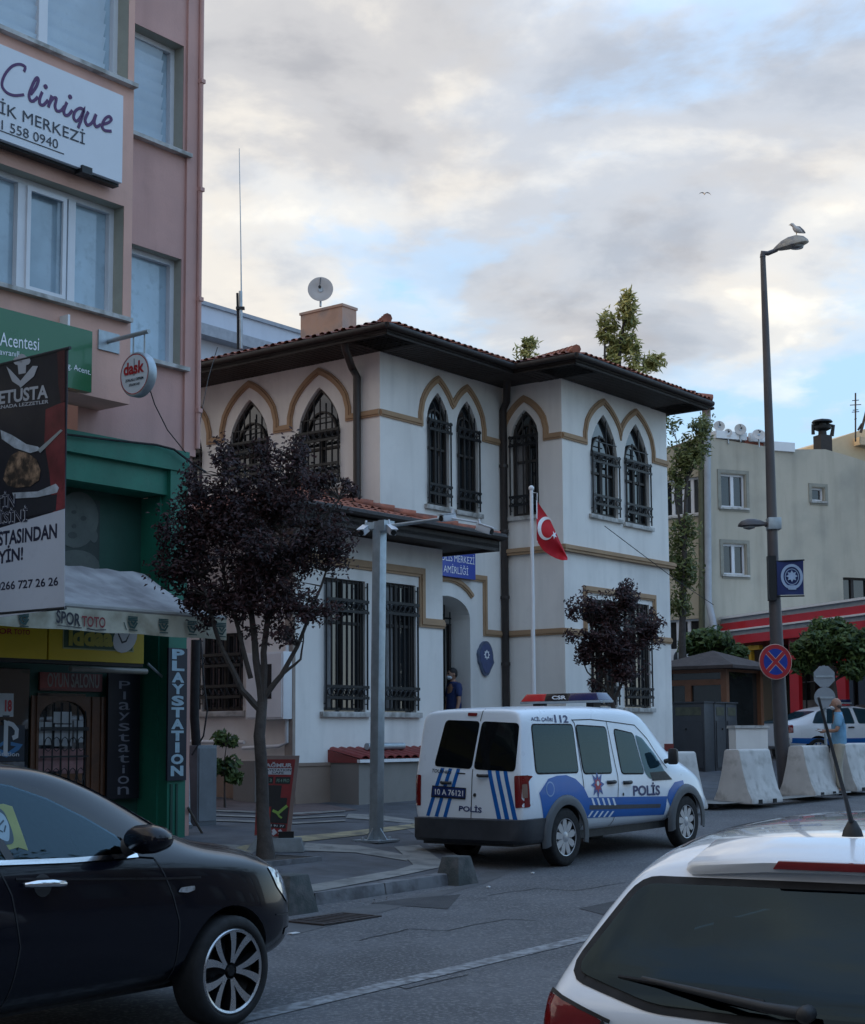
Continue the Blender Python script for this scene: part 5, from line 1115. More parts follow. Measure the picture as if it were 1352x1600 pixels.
# bumper, arch flares, sills, mirrors, light bar
mb = MB(); secs = []
for (x, y) in ((.46, .885), (.16, .895), (.03, .885), (-.04, .83), (-.08, .70), (-.10, .4), (-.10, 0), (-.10, -.4), (-.08, -.70), (-.04, -.83), (.03, -.885), (.16, -.895), (.46, -.885)): secs.append([(x * 1.0, y, z) if k else (x + (.06 if abs(y) < .85 else 0), y * .97, z) for k, z in enumerate((.30, .34, .50, .56))] + [(x + .10, y * .95, .57)])
vs = [p for s_ in secs for p in s_]; mb.add(vs, [(i * 5 + j, (i + 1) * 5 + j, (i + 1) * 5 + j + 1, i * 5 + j + 1) for i in range(12) for j in range(4)]); mb.build('rear_bumper', mat('bumper_plastic', (.030, .033, .040), .6, 0, .2, 5), None, smooth=50).parent = van
MB().box(Fr((0, 0, 0), (1, 0, 0), (0, -1, 0)), .0, 4.3, -.72, .72, .27, .40).build('underbody', M['blackp'], None).parent = van
FLR = mat('arch_flare_grey', (.075, .082, .09), .55, 0, .1, 5)
for x in (RA, FA):
    for sd in (-1, 1):
        mb = MB(); pr_ = [(.355, .012), (.36, .035), (.43, .038), (.465, .02), (.475, -.02)]; n = 20; vs = []
        for i in range(n + 1):
            a = -.22 + (math.pi + .44) * i / n; px_, pz = math.cos(a), math.sin(a)
            for r_, o_ in pr_: vs.append((x + r_ * px_, sd * (.885 + o_ - .055 * max(0, (r_ * pz + .33 - .75)) - .035 * max(0, .33 - r_ * pz * 1.0 - .2)), .33 + r_ * pz))
        mb.add(vs, [(i * 5 + j, (i + 1) * 5 + j, (i + 1) * 5 + j + 1, i * 5 + j + 1) for i in range(n) for j in range(4)]); mb.build('wheel_arch_flare', FLR, None, smooth=60).parent = van
mb = MB(); mb.tube([(3.22, -.86, 1.10), (3.24, -.95, 1.12)], .03, 8); mb.build('mirror_arm', M['blackp'], None).parent = van
for sd in (-1, 1):
    mb = MB(); mb.hexa([(3.18, sd * .93, 1.06), (3.18, sd * 1.10, 1.06), (3.18, sd * 1.09, 1.27), (3.18, sd * .94, 1.27)], [(3.30, sd * .95, 1.08), (3.28, sd * 1.06, 1.08), (3.28, sd * 1.06, 1.25), (3.30, sd * .96, 1.25)]); mb.build('door_mirror', M['blackp'], None, bevel=.03).parent = van
lbx = 2.12; lbm = MB()
def bar(y0, y1, m, name, z0=1.872, z1=1.965, tp=0):
    x0, x1 = lbx - .17, lbx + .17; mb = MB(); t0, t1 = (.07 if tp < 0 else 0), (.07 if tp > 0 else 0)
    mb.hexa([(x0, y0, z0), (x1, y0, z0), (x1, y1, z0), (x0, y1, z0)], [(x0 + .05, y0 + t0, z1), (x1 - .05, y0 + t0, z1), (x1 - .05, y1 - t1, z1), (x0 + .05, y1 - t1, z1)]); mb.build(name, m, None, bevel=.012).parent = van
bar(.25, .66, mat('red_beacon', (.50, .012, .012), .25, 0, .1, 9, coat=.5), 'red_beacon', tp=1); bar(-.15, .248, mat('black_gloss', (.012, .012, .014), .2), 'light_bar_centre'); bar(-.66, -.152, mat('blue_beacon', (.006, .012, .08), .25, 0, .1, 9, coat=.5), 'blue_beacon', tp=-1)
mb = MB(); mb.box(LOC, lbx - .18, lbx + .18, -.66, .66, 1.845, 1.871); mb.build('light_bar_base', M['galv'], None, bevel=.008).parent = van
for y in (.45, -.45): MB().box(LOC, lbx - .08, lbx + .08, -y - .06, -y + .06, 1.78, 1.85).build('light_bar_foot', M['blackp'], None).parent = van
fb = Fr((lbx - .165, 0, 0), (0, -1, 0), (-1, 0, 0)); t_ = text(fb, 'CSR', -.12, .12, 1.892, 1.937, .0, WL, None, bold=.03); t_.parent = van
# ---------------------------------------------------------------- black saloon
blk = thing('black_car', 'glossy black saloon car with twin spoke alloy wheels cut by the left edge', 'car')
BP = mat('black_car_paint', (.002, .003, .008), .22, 0, 0, 2, coat=.45, spec=.2)
st = [(0, .42, .62, .72, .68, .92, .52, 1.0, 1.05, 0), (.1, .36, .76, .84, .80, .95, .60, 1.04, 1.09, 0), (.6, .28, .81, .885, .86, .975, .62, 1.10, 1.14, 0), (1.0, .24, .82, .893, .87, .98, .60, 1.27, 1.32, 0), (1.5, .22, .82, .895, .872, .98, .60, 1.39, 1.45, 0), (2.1, .22, .82, .895, .872, .97, .60, 1.42, 1.49, 0), (2.55, .22, .82, .895, .87, .96, .60, 1.39, 1.46, 0), (2.95, .22, .82, .895, .868, .95, .62, 1.24, 1.31, 0), (3.35, .22, .82, .893, .86, .93, .66, 1.02, 1.07, 0), (3.6, .24, .82, .89, .85, .90, .68, .965, 1.01, 0), (3.9, .26, .80, .875, .83, .865, .66, .93, .975, 0), (4.10, .28, .76, .83, .78, .81, .60, .87, .915, 0), (4.22, .30, .68, .75, .70, .735, .52, .80, .84, 0), (4.29, .32, .60, .66, .62, .66, .46, .73, .77, 0), (4.31, .38, .48, .54, .50, .58, .36, .65, .69, 0)]
BF = 3.58; BR = BF - 2.64
pb_ = G(361, 1604); hb = R(36); dh_ = Vector((math.sin(hb), math.cos(hb), 0)); place(blk, pb_ - dh_ * BF + Vector((-dh_.y, dh_.x, 0)) * .87, hb)
SR = VF(blk, 'R', -.80); SRb = VF(blk, 'R', -.89)
gl_pts = [(-60, 1222), (0, 1220), (50, 1229), (100, 1249), (150, 1279), (186, 1306), (203, 1338), (100, 1344), (-60, 1350)]
win = [SR(a, b) for a, b in gl_pts]
body, bv = carbody('body', st, blk, BP, [(BR, .30), (BF, .30)], 1, .35, .86, 3, .10, cavity(.95, 3.2, 1.40, 2.55, .55, 1.36, .78, .58), [('R', shrink(win, .99))])
for x_, y_ in ((2.45, .38), (2.45, -.38)): seat(blk, x_, y_, .52)
seat(blk, 1.6, 0, .50, 1.2, (-.38, .38))
MB().lathe(Matrix.Translation((2.78, .38, .86)) @ Matrix.Rotation(R(62), 4, 'Y'), [(.18, -.012), (.19, 0), (.18, .012), (.165, 0), (.18, -.012)], 28).build('steering_wheel', M['blackp'], None, smooth=60).parent = blk
MB().box(LOC, 2.95, 3.35, -.70, .70, .72, .90).build('dashboard', M['blackp'], None, bevel=.05).parent = blk
for x in (BR, BF):
    for sd in (-1, 1): wheel(blk, x, sd * .79, .297, .297, .226, .21, 'alloy', sd)
sg_ = autoglass('car_side_glass', (.38, .66, .80), 1.3)
frm = [SR(a, b) for a, b in ((-60, 1214), (0, 1214), (55, 1222), (106, 1243), (158, 1274), (196, 1303), (236, 1331), (238, 1343), (100, 1347), (-60, 1353))]
mat('pillar_black', (.008, .008, .01), .25); rline(bv, [SR(a, b) for a, b in ((-60, 1217), (0, 1217), (52, 1225), (103, 1245), (154, 1276), (192, 1304), (215, 1325))], .05, 'R', .0025, MC['pillar_black'], blk, 'window_surround'); patch(bv, [win], 'R', .006, sg_, blk, 'door_window', .05)
rline(bv, [SR(-60, 1351), SR(100, 1345), SR(207, 1337)], .022, 'R', .012, M['chrome'], blk, 'chrome_strip')
rline(bv, [SR(-8, 1290), SR(8, 1345)], .05, 'R', .010, MC['pillar_black'], blk, 'door_pillar')
for pts in (((2, 1350), (22, 1400), (34, 1480), (22, 1578)), ((252, 1343), (262, 1365), (274, 1400), (283, 1440), (284, 1562), (240, 1575)),): rline(bv, [SRb(a, b) for a, b in pts], .008, 'R', .003, SEAM, blk, 'door_gap')
rline(bv, [SRb(a, b) for a, b in ((30, 1374), (150, 1374), (270, 1373), (320, 1371))], .012, 'R', .004, mat('crease_gloss', (.004, .004, .008), .3), blk, 'body_crease')
a, b = SRb(41, 1383), SRb(103, 1380); mb = MB(); mb.tube([(a[0], -.885, a[1]), (a[0] + .04, -.925, a[1] + .004), ((a[0] + b[0]) / 2, -.93, (a[1] + b[1]) / 2 + .006), (b[0] - .04, -.925, b[1] + .002), (b[0], -.885, b[1])], [.012, .018, .019, .018, .012], 10); mb.build('door_handle', M['chrome'], None, smooth=60).parent = blk
patch(bv, [arc(a[0] + .115, a[1] - .012, .055, 0, 6.28, 14)[:-1]], 'R', .003, M['blackp'], blk, 'handle_recess', .1)
q = rounded([SRb(281, 1394), SRb(286, 1387), SRb(308, 1384), SRb(308, 1391), SRb(296, 1395)], .01); patch(bv, [q], 'R', .008, LENC, blk, 'side_indicator', .05)
# headlight, fog lamp trim
patch(bv, [rounded([(3.95, .83), (4.09, .80), (4.24, .73), (4.28, .60), (4.13, .62), (4.02, .71)], .02)], 'R', .006, LENC, blk, 'headlight', .04)
patch(bv, [rounded([(.52, .74), (.72, .74), (.74, .60), (.50, .60)], .03)], 'F', .006, LENC, blk, 'headlight', .04); patch(bv, [rounded([(-.52, .74), (-.72, .74), (-.74, .60), (-.50, .60)], .03)], 'F', .006, LENC, blk, 'headlight', .04)
patch(bv, [rounded([(4.10, .47), (4.23, .47), (4.23, .43), (4.10, .43)], .01)], 'R', .006, M['chrome'], blk, 'fog_light_trim', .05)
rline(bv, [(3.98, .56), (4.14, .55), (4.27, .54)], .008, 'R', .004, SEAM, blk, 'bumper_gap')
# door mirror: shaped shell on a triangular foot
mp_ = VF(blk, 'R', -.99)(229, 1319); mb = MB(); mx_, mz_ = mp_[0] + .02, mp_[1] + .03
for sd in (-1, 1):
    mb = MB(); T = Matrix.Translation((mx_, sd * .99, mz_ - .005)) @ Matrix.Diagonal((.115, .135, .075, 1)) @ Matrix.Rotation(math.pi / 2, 4, 'Y')
    mb.lathe(T, [(0, -.75), (.75, -.72), (.98, -.45), (1, 0), (.86, .5), (.5, .85), (0, 1)], 20); mb.build('door_mirror', BP, None, smooth=60).parent = blk
    mb = MB(); mb.tube([(mx_ - .02, sd * .84, mz_ - .05), (mx_, sd * .93, mz_ - .03)], [.05, .035], 8); mb.build('mirror_foot', M['blackp'], None, smooth=50).parent = blk
patch(bv, [[SR(190, 1306), SR(205, 1310), SR(236, 1332), (SR(236, 1341)), SR(205, 1339)]], 'R', .011, MC['pillar_black'], blk, 'mirror_triangle', .05)
# sticker with fist logo and yellow card behind the side glass
fs_ = mat('sticker_pale', (.22, .32, .38), .5); patch(bv, [[SR(-14, 1262), SR(28, 1258), SR(40, 1262), SR(40, 1330), SR(26, 1325), SR(0, 1332)]], 'R', .008, mat('sticker_yellow', (.20, .24, .08), .5), blk, 'window_card', .1)
patch(bv, [rounded([SR(-5, 1268), SR(16, 1262), SR(24, 1270), SR(26, 1300), SR(22, 1320), SR(0, 1322)], .03)], 'R', .0095, mat('sticker_dark', (.02, .05, .07), .5), blk, 'sticker_ground', .1)
patch(bv, [rounded([SR(-4, 1284), SR(8, 1272), SR(16, 1270), SR(22, 1276), SR(24, 1290), SR(20, 1304), SR(14, 1318), SR(2, 1312), SR(-6, 1300)], .02)], 'R', .0105, fs_, blk, 'fist_sticker', .1)
for pts in (((4, 1284), (12, 1278)), ((8, 1292), (18, 1284)), ((0, 1296), (10, 1302)), ((12, 1302), (18, 1292))): rline(bv, [SR(*p) for p in pts], .008, 'R', .0115, MC['sticker_dark'], blk, 'fist_line')
MB().box(LOC, .15, 3.95, -.62, .62, .22, .34).build('underbody', M['blackp'], None).parent = blk
# ---------------------------------------------------------------- white estate in front
wc_ = thing('white_car', 'white estate car seen from behind in the bottom right corner with dark rear window', 'car')
CP = mat('white_car_paint', (.76, .80, .85), .18, 0, .02, 2, coat=1.0)
st = [(0, .46, .66, .74, .72, .93, .60, 1.24, 1.32, .40), (.03, .40, .76, .84, .82, .94, .655, 1.285, 1.365, .40), (.12, .36, .80, .87, .85, .95, .67, 1.30, 1.385, .38), (.5, .32, .82, .885, .87, .95, .68, 1.34, 1.425, .16), (1.0, .30, .82, .89, .87, .95, .68, 1.365, 1.455, .0), (1.7, .3, .82, .89, .87, .95, .68, 1.375, 1.47, 0), (2.3, .3, .82, .89, .87, .94, .67, 1.36, 1.455, 0), (2.75, .3, .82, .89, .87, .93, .66, 1.25, 1.33, 0), (3.2, .3, .82, .885, .86, .91, .66, 1.03, 1.09, 0), (3.7, .32, .80, .87, .82, .84, .62, .92, .97, 0), (4.0, .34, .72, .79, .72, .70, .52, .80, .84, 0), (4.1, .4, .6, .66, .6, .6, .4, .68, .72, 0)]
RWp = [(-.735, 1.005), (-.60, 1.268), (.60, 1.268), (.735, 1.005), (.45, .93), (0, .915), (-.45, .93)]
body, bv = carbody('body', st, wc_, CP, [(.75, .31), (3.25, .31)], 1, .355, .86, 3, .10, cavity(.22, 3.0, .70, 2.3, .62, 1.37, .76, .60), [('B', shrink(rounded(RWp, .05), .975)), ('R', [(.95, .99), (1.15, 1.30), (2.2, 1.32), (2.7, 1.02), (2.65, .97)])])
seat(wc_, 1.35, 0, .58, 1.25, (-.42, 0, .42))
for y_ in (.4, -.4): seat(wc_, 2.3, y_, .58)
MB().box(LOC, .30, .80, -.70, .70, .86, .885).build('parcel_shelf', SEATM, None).parent = wc_
patch(bv, [[(.95, .99), (1.15, 1.30), (2.2, 1.32), (2.7, 1.02), (2.65, .97)]], 'R', .006, MC['van_glass'], wc_, 'side_window'); patch(bv, [[(.95, .99), (1.15, 1.30), (2.2, 1.32), (2.7, 1.02), (2.65, .97)]], 'L', .006, MC['van_glass'], wc_, 'side_window')
for x in (.75, 3.25):
    for sd in (-1, 1): wheel(wc_, x, sd * .78, .31, .31, .2, .20, 'cover', sd)
hw_ = R(30.5); wc_.scale = (.906, .945, .906); wpos = Vector((.9686, 4.1895, .0232))
place(wc_, wpos, hw_, .0)
rg_ = autoglass('car_rear_glass', (.06, .12, .15), .85)
RWp = [(-.74, .99), (-.70, 1.0), (-.565, 1.262), (.565, 1.262), (.70, 1.0), (.74, .99), (.45, .955), (0, .945), (-.45, .955)]
RWp = [(-.735, 1.005), (-.60, 1.268), (.60, 1.268), (.735, 1.005), (.45, .93), (0, .915), (-.45, .93)]
rr_ = shrink(rounded(RWp, .05), 1.0); rline(bv, rr_ + rr_[:2], .05, 'B', .003, M['rubber'], wc_, 'window_seal'); patch(bv, [rounded(RWp, .05)], 'B', .007, rg_, wc_, 'rear_window', .04)
# spoiler lip and brake light
mb = MB(); ys = [-.62, -.45, -.2, 0, .2, .45, .62]; vs = []; DX = -.10
for y in ys:
    c = .02 * (y / .62) ** 2; e = .22 * max(0, abs(y) / .62 - .7) / .3; vs += [(.66 + DX + e, y * .95, 1.425 - c - e * .3), (.455 + DX + e, y * .98, 1.375 - c * 1.4 - e * .35), (.435 + DX + e, y * .98, 1.356 - c * 1.4 - e * .4), (.45 + DX + e, y * .98, 1.325 - c * 1.4 - e * .4), (.60 + DX + e, y * .95, 1.30 - c)]
mb.add(vs, [(i * 5 + j, i * 5 + j + 1, (i + 1) * 5 + j + 1, (i + 1) * 5 + j) for i in range(6) for j in range(4)]); o = mb.build('roof_spoiler', CP, None, smooth=50); o.parent = wc_
mb = MB(); mb.hexa([(.328, .17, 1.333), (.328, -.17, 1.333), (.3285, -.15, 1.362), (.3285, .15, 1.362)], [(.37, .17, 1.333), (.37, -.17, 1.333), (.37, -.15, 1.362), (.37, .15, 1.362)]); mb.build('high_brake_light', LENS, None, bevel=.006).parent = wc_
for sd in (1, -1): patch(bv, [rounded([(sd * .60, .87), (sd * .80, .935), (sd * .87, .92), (sd * .86, .62), (sd * .66, .60), (sd * .56, .80)], .03)], 'B', .008, LENS, wc_, 'tail_light', .03)
patch(bv, [rounded([(.02, .92), (.12, .93), (.14, .62), (.02, .6)], .03)], 'L', .006, LENS, wc_, 'tail_light', .03)
rline(bv, [(-.60, .87), (-.70, .72), (-.66, .60)], .012, 'B', .012, SEAM, wc_, 'lamp_gap'); rline(bv, [(-.58, .87), (-.80, .94)], .012, 'B', .010, SEAM, wc_, 'lamp_gap')
# roof ditches, rear wiper, aerial, sill of the window
for sd in (1, -1): rline(bv, [(.62, sd * .57), (1.2, sd * .585), (2.2, sd * .57), (2.45, sd * .55)], .02, 'T', .003, mat('roof_ditch', (.07, .06, .065), .5), wc_, 'roof_ditch')
mb = MB(); W0 = Vector((-.03, -.02, .952)); tip = Vector((.07, .50, 1.0)); mb.tube([W0, W0 + Vector((-.015, .10, .012)), tip], [.020, .016, .009], 8); mb.build('wiper_arm', M['blackp'], None, smooth=50).parent = wc_
mb = MB(); mb.tube([Vector((.0, .10, .972)), Vector((.03, .3, .985)), Vector((.075, .58, 1.0))], [.006, .010, .006], 6); mb.build('wiper_blade', M['rubber'], None, smooth=50).parent = wc_
mb = MB(); mb.lathe(Matrix.Translation(W0 + Vector((-.01, -.01, 0))) @ Matrix.Rotation(-math.pi / 2, 4, 'Y'), [(.026, -.03), (.025, .01), (.015, .02), (0, .022)], 14); mb.build('wiper_pivot', M['blackp'], None, smooth=50).parent = wc_
mb = MB(); mb.lathe(Matrix.Translation((.64, 0, 1.425)), [(.035, 0), (.03, .02), (.014, .05), (0, .06)], 12); mb.tube([(.64, 0, 1.46), (.58, 0, 1.54), (.30, 0, 1.88)], [.009, .007, .004], 6); mb.build('aerial', M['blackp'], None, smooth=50).parent = wc_
for pts in (((1.0, -.55), (1.0, .55)), ((1.95, -.52), (1.95, .52))): rline(bv, pts, .012, 'T', .003, mat('roof_seam', (.3, .32, .36), .3), wc_, 'roof_rib')
MB().box(LOC, .15, 3.8, -.68, .68, .26, .42).build('underbody', M['blackp'], None).parent = wc_
# windscreens and the remaining glass, for views from a step aside
DG_ = glass('dark_car_glass', (.008, .012, .014))
xl = win[0][0]
patch(BVS['black_car'], [rounded([(1.12, 1.0), (1.38, 1.27), (1.7, 1.345), (xl - .07, 1.365), (xl - .07, .985)], .04)], 'R', .006, DG_, blk, 'rear_door_window'); patch(BVS['black_car'], [rounded([(1.12, 1.0), (1.38, 1.27), (1.7, 1.345), (2.5, 1.35), (3.1, 1.02), (3.05, .98)], .04)], 'L', .006, DG_, blk, 'side_window')
for key, root, fp_, bp_ in (('black_car', blk, ((-.66, 1.06), (-.50, 1.38), (.50, 1.38), (.66, 1.06)), ((-.52, 1.12), (-.44, 1.36), (.44, 1.36), (.52, 1.12))), ('white_car', wc_, ((-.66, 1.06), (-.54, 1.36), (.54, 1.36), (.66, 1.06)), None), ('police_van', van, ((-.68, 1.2), (-.62, 1.62), (.62, 1.62), (.68, 1.2)), None)):
    patch(BVS[key], [rounded(list(fp_), .05)], 'F', .006, DG_, root, 'windscreen')
    if bp_: patch(BVS[key], [rounded(list(bp_), .05)], 'B', .006, DG_, root, 'rear_window')
patch(BVS['police_van'], [rounded([(.35, 1.1), (.38, 1.6), (2.6, 1.58), (3.1, 1.12)], .05)], 'L', .006, DG_, van, 'side_window')
# ================================================================ BACKGROUND BUILDINGS
def bwin(fr, root, xl, xr, yt, yb, mulls, n=0, frame=None, rv=.15, surround=True, m=None, nm='window'):
    s0, s1 = sorted((fr.S(xl, (yt + yb) / 2), fr.S(xr, (yt + yb) / 2))); z1, z0 = fr.Zz((xl + xr) / 2, yt), fr.Zz((xl + xr) / 2, yb)
    pane = MB().box(fr, s0, s1, n - rv - .01, n - rv, z0, z1).build(nm, m or M['win'], root); mb = MB(); t = .06; frame = frame or PVC
    for a, b, c, d in ((s0, s1, z0, z0 + t), (s0, s1, z1 - t, z1), (s0, s0 + t, z0 + t, z1 - t), (s1 - t, s1, z0 + t, z1 - t)): mb.box(fr, a + .001, b - .001, n - rv + .001, n - rv + .05, c + .001, d - .001)
    for f in mulls: x = s0 + (s1 - s0) * f; mb.box(fr, x - .05, x + .05, n - rv + .002, n - rv + .055, z0 + t, z1 - t)
    mb.build('frame', frame, pane); MB().box(fr, s0 - .08, s1 + .08, n - rv + .02, n + .08, z0 - .06, z0 - .002).build('sill', M['sill'], pane)
    return rect(s0, s1, z0, z1)
GW = mat('greygreen_render', (.46, .415, .335), .9, 0, .06, .6, .15, 40, col2=(.33, .31, .26), c2s=.8, c2=(.48, .75), streak=.45); BW = mat('beige_render', (.44, .38, .28), .9, 0, .08, .8, .1, 40, streak=.3)
gO = P(1100, 900, 44); gO.z = 0; dG = Vector((math.sin(R(68)), math.cos(R(68)), 0)); FG = Fr(gO, dG, Vector((dG.y, -dG.x, 0)))
gb = thing('grey_building', 'plain grey green rendered building with small white windows behind the street lamp', 'building', gO)
hs = [bwin(FG, gb, 1127, 1165, 741, 793, [.52]), bwin(FG, gb, 1131, 1166, 850, 898, [.5]), bwin(FG, gb, 1269, 1288, 762, 783, []), bwin(FG, gb, 1318, 1375, 903, 950, [.3, .7], frame=M['wood_dark'])]
tops = [FG.px(*p) for p in ((1100, 680), (1112, 684), (1200, 698), (1212, 702), (1290, 702), (1318, 710), (1420, 742))]
o_ = [(0, 0), (tops[-1][0], 0)] + [tops[-1]] + tops[-2::-1]; o_[-1] = (0, tops[0][1])
wall(FG, o_, hs, 0, .14, 'wall', GW, gb)
MB().add([FG.pt(a, 0, b) for a, b in tops] + [FG.pt(a, -6, b) for a, b in tops], [(i, i + 1, i + 8, i + 7) for i in range(6)]).build('roof', GW, gb)
for h_ in hs[:3]:
    mb = MB(); band(mb, FG, [(h_[0][0] - .07, h_[0][1] - .07), (h_[1][0] + .07, h_[0][1] - .07), (h_[1][0] + .07, h_[2][1] + .07), (h_[0][0] - .07, h_[2][1] + .07), (h_[0][0] - .07, h_[0][1] - .07)], .1, .001, .025); mb.build('surround', mat('surround_grey', (.27, .26, .22), .9), gb)
p = FG.px(1150, 683); mb = MB(); mb.box(FG, FG.S(1118, 690), FG.S(1166, 690), -.5, .06, tops[1][1], tops[1][1] + .22); mb.box(FG, FG.S(1197, 700), FG.S(1240, 700), -.5, .08, tops[3][1] - .05, tops[3][1] + .22); mb.build('parapet', M['white'], gb)
MB().box(FG, FG.S(1167, 690), FG.S(1196, 690), -1.2, -.1, 9.0, FG.Zz(1180, 682)).build('roof_hatch', mat('brick_red', (.28, .09, .06), .8, 0, .2, 6), gb)
MB().box(FG, FG.S(1172, 690), FG.S(1197, 690), -.12, .02, FG.Zz(1180, 690), FG.Zz(1180, 676)).build('roof_box', M['white'], gb, bevel=.05)
mb = MB(); a = [P(1105, 652, 43.7), P(1106, 800, 43.7), P(1107, 940, 43.7), P(1111, 958, 43.5), P(1122, 1005, 43.2)]; mb.tube(a, .10, 8); mb.build('downpipe', mat('pipe_grey', (.34, .36, .39), .6, 0, .1, 4), gb, smooth=50)
mb = MB(); mb.tube([P(1096, 690, 43.8), P(1097, 1000, 43.8)], .09, 8); mb.build('downpipe', mat('pipe_olive', (.10, .10, .06), .7), gb, smooth=50)
def lid(px, y0, y1, dep, r, label, nm='metal_flue'):
    o = thing(nm, label, 'flue', P(px, y1, dep)); m_ = mat('rust_metal', (.22, .16, .15), .6, .3, .2, 5); c = P(px, y1, dep); t = P(px, y0, dep)
    MB().lathe(Matrix.Translation(c), [(r, 0), (r, t.z - c.z - .12), (r * .6, t.z - c.z - .05)], 14).build('pipe', m_, o, smooth=40); MB().lathe(Matrix.Translation((c.x, c.y, t.z)), [(r * 1.9, -.10), (r * 1.8, -.06), (0, 0)], 16).build('cap', M['rubber'], o, smooth=40)
lid(1105, 634, 690, 44.6, .13, 'tall rusty metal flue with a flat cap beside the roof dishes')
o = thing('roof_ventilator', 'dark spinning roof ventilator on a short chimney on the grey building', 'ventilator', P(1286, 700, 49)); c = P(1286, 700, 49); c.x += 0
MB().box(Fr(c, dG, FG.n), -.22, .22, -.2, .2, -.9, .40).build('chimney_base', M['wood_dark'], o); mb = MB()
mb.lathe(Matrix.Translation(c), [(.14, .4), (.13, .55), (.28, .62), (.30, .70), (.14, .72), (.14, .80), (.34, .84), (.30, .90), (0, .97)], 16); mb.tube([c + Vector((-.3, 0, .45)), c + Vector((-.3, 0, .75)), c + Vector((-.1, 0, .78))], .06, 8); mb.tube([c + Vector((.3, 0, .40)), c + Vector((.36, 0, .72)), c + Vector((.1, 0, .76))], .07, 8); mb.build('cowl', M['iron'], o, smooth=40)
dm = mat('dish_grey', (.50, .48, .46), .6, 0, .08, 5)
def dish(px, py, dep, rpx, label, tilt=-25, yaw=0, pole=14):
    c = P(px, py, dep); r = rpx / F * dep; o = thing('satellite_dish', label, 'satellite dish', c, None)
    T = Matrix.Translation(c) @ Matrix.Rotation(R(yaw), 4, 'Z') @ Matrix.Rotation(R(90 + tilt * .5), 4, 'X')
    MB().lathe(T, [(0, -.14 * r), (r * .5, -.10 * r), (r * .97, .0), (r, .012), (r * .97, .014), (r * .5, -.08 * r), (0, -.12 * r)], 28).build('reflector', dm, o, smooth=60)
    mb = MB(); b = c - Z * (pole / F * dep + r * .6); mb.tube([b, c - Z * (r * .35) + Vector((0, .06, 0)), c + Vector((0, .05, 0))], .022, 6); mb.build('mast', M['galv'], o)
    MB().lathe(T, [(0, -.1 * r + .012), (r * .2, -.1 * r + .014), (r * .22, -.1 * r - .01)], 6).build('bracket_plate', M['galv'], o)
    f = T @ Vector((0, r * -.15, r * .9)); mb = MB(); mb.tube([T @ Vector((0, r * .95, 0)), f], .010, 5); mb.tube([f, f + (c - f) * .18], .03, 8); mb.build('feed_horn', M['blackp'], o); return o
dish(1124, 666, 44.5, 9, 'leftmost pale dish of the row on the grey building roof'); dish(1138, 676, 44.3, 6.5, 'smallest pale dish low in the roof row, second from left'); dish(1157, 671, 44.4, 9.5, 'large white dish in the middle of the grey roof row'); dish(1186, 679, 44.4, 10.5, 'big tilted dish beside the white roof box, half behind the lamp post', -60)
# beige wing on the left of it, seen through the tree
FW = Fr(gO, V, -U); bw = thing('beige_building', 'beige rendered building with a band of grey windows behind the leafy tree', 'building', gO + V * .1)
zt_ = FG.Zz(1102, 690) - .1
hh = [bwin(FW, bw, 1032, 1092, 748, 806, [.2, .42, .7]), bwin(FW, bw, 1034, 1093, 968, 1020, [.3, .6, .85], m=M['dark'])]
wall(FW, rect(.02, 9, 0, zt_), hh, 0, .14, 'wall', BW, bw); MB().add([FW.pt(0, 0, zt_), FW.pt(9, 0, zt_), FW.pt(9, -6, zt_), FW.pt(0, -6, zt_)], [(0, 1, 2, 3)]).build('roof', BW, bw)
acO = P(1058, 1032, 41); ac = thing('air_conditioner', 'white air conditioner outdoor unit under the barred window behind the booth', 'air conditioner', acO); af = Fr(acO, V, -U); MB().box(af, -.4, .4, -.15, .15, -.25, .3).build('case', M['white'], ac, bevel=.02); MB().lathe(Matrix.Translation(af.pt(-.1, .152, .02)) @ Matrix.Rotation(-math.pi / 2, 4, 'Y') @ Matrix.Rotation(-R(37), 4, 'X'), [(0, 0), (.2, .0), (.21, .01)], 18).build('fan_grille', M['blackp'], ac)
# building far behind on the right, warm sunlight put into its colour
oO = P(1292, 700, 54); oO.z = 0; FO = Fr(oO, dG, FG.n); ob = thing('sun_tinted_building', 'building top coloured with warm sunlight, rising behind the grey building at the right edge', 'building', oO)
tp = [FO.px(1292, 690), FO.px(1352, 670), FO.px(1420, 650)]
mb = MB(); mb.prism(FO, [(0, 0), (tp[2][0], 0), (tp[2][0], tp[1][1] + .3), (tp[1][0], tp[1][1]), (0, tp[0][1])], -5, 0); mb.build('wall', mat('sun_tinted_render', (.46, .39, .27), .9, 0, .1, .8), ob)
a = FO.px(1335, 697); MB().box(FO, a[0], a[0] + 3, .0, .35, a[1], a[1] + .28).build('ledge', MC['beige_render'], ob)
def aerial(label, px, y0, y1, dep, bars):
    o = thing('tv_aerial', label, 'aerial', P(px, y1, dep)); mb = MB(); mb.tube([P(px, y0, dep), P(px, y1, dep)], .03, 5); mb.build('mast', M['iron'], o)
    for (yy, w) in bars: c = P(px, yy, dep); MB().tube([c - Vector((w, 0, 0)), c + Vector((w, 0, .02))], .018, 4).build('element', M['iron'], o)
aerial('thin tv aerial with short cross bars on the roof at the far right', 1337, 614, 690, 54, ((626, .12), (633, .2), (641, .1), (644, .13), (655, .04)))
o = thing('roof_bracket', 'dark leaning metal strut on the far roof at the right edge', 'strut', P(1346, 672, 54)); MB().tube([P(1354, 643, 54), P(1345, 676, 54)], .05, 6).build('strut', M['iron'], o); MB().tube([P(1347, 662, 54), P(1341, 672, 54)], .04, 6).build('brace', M['iron'], o)
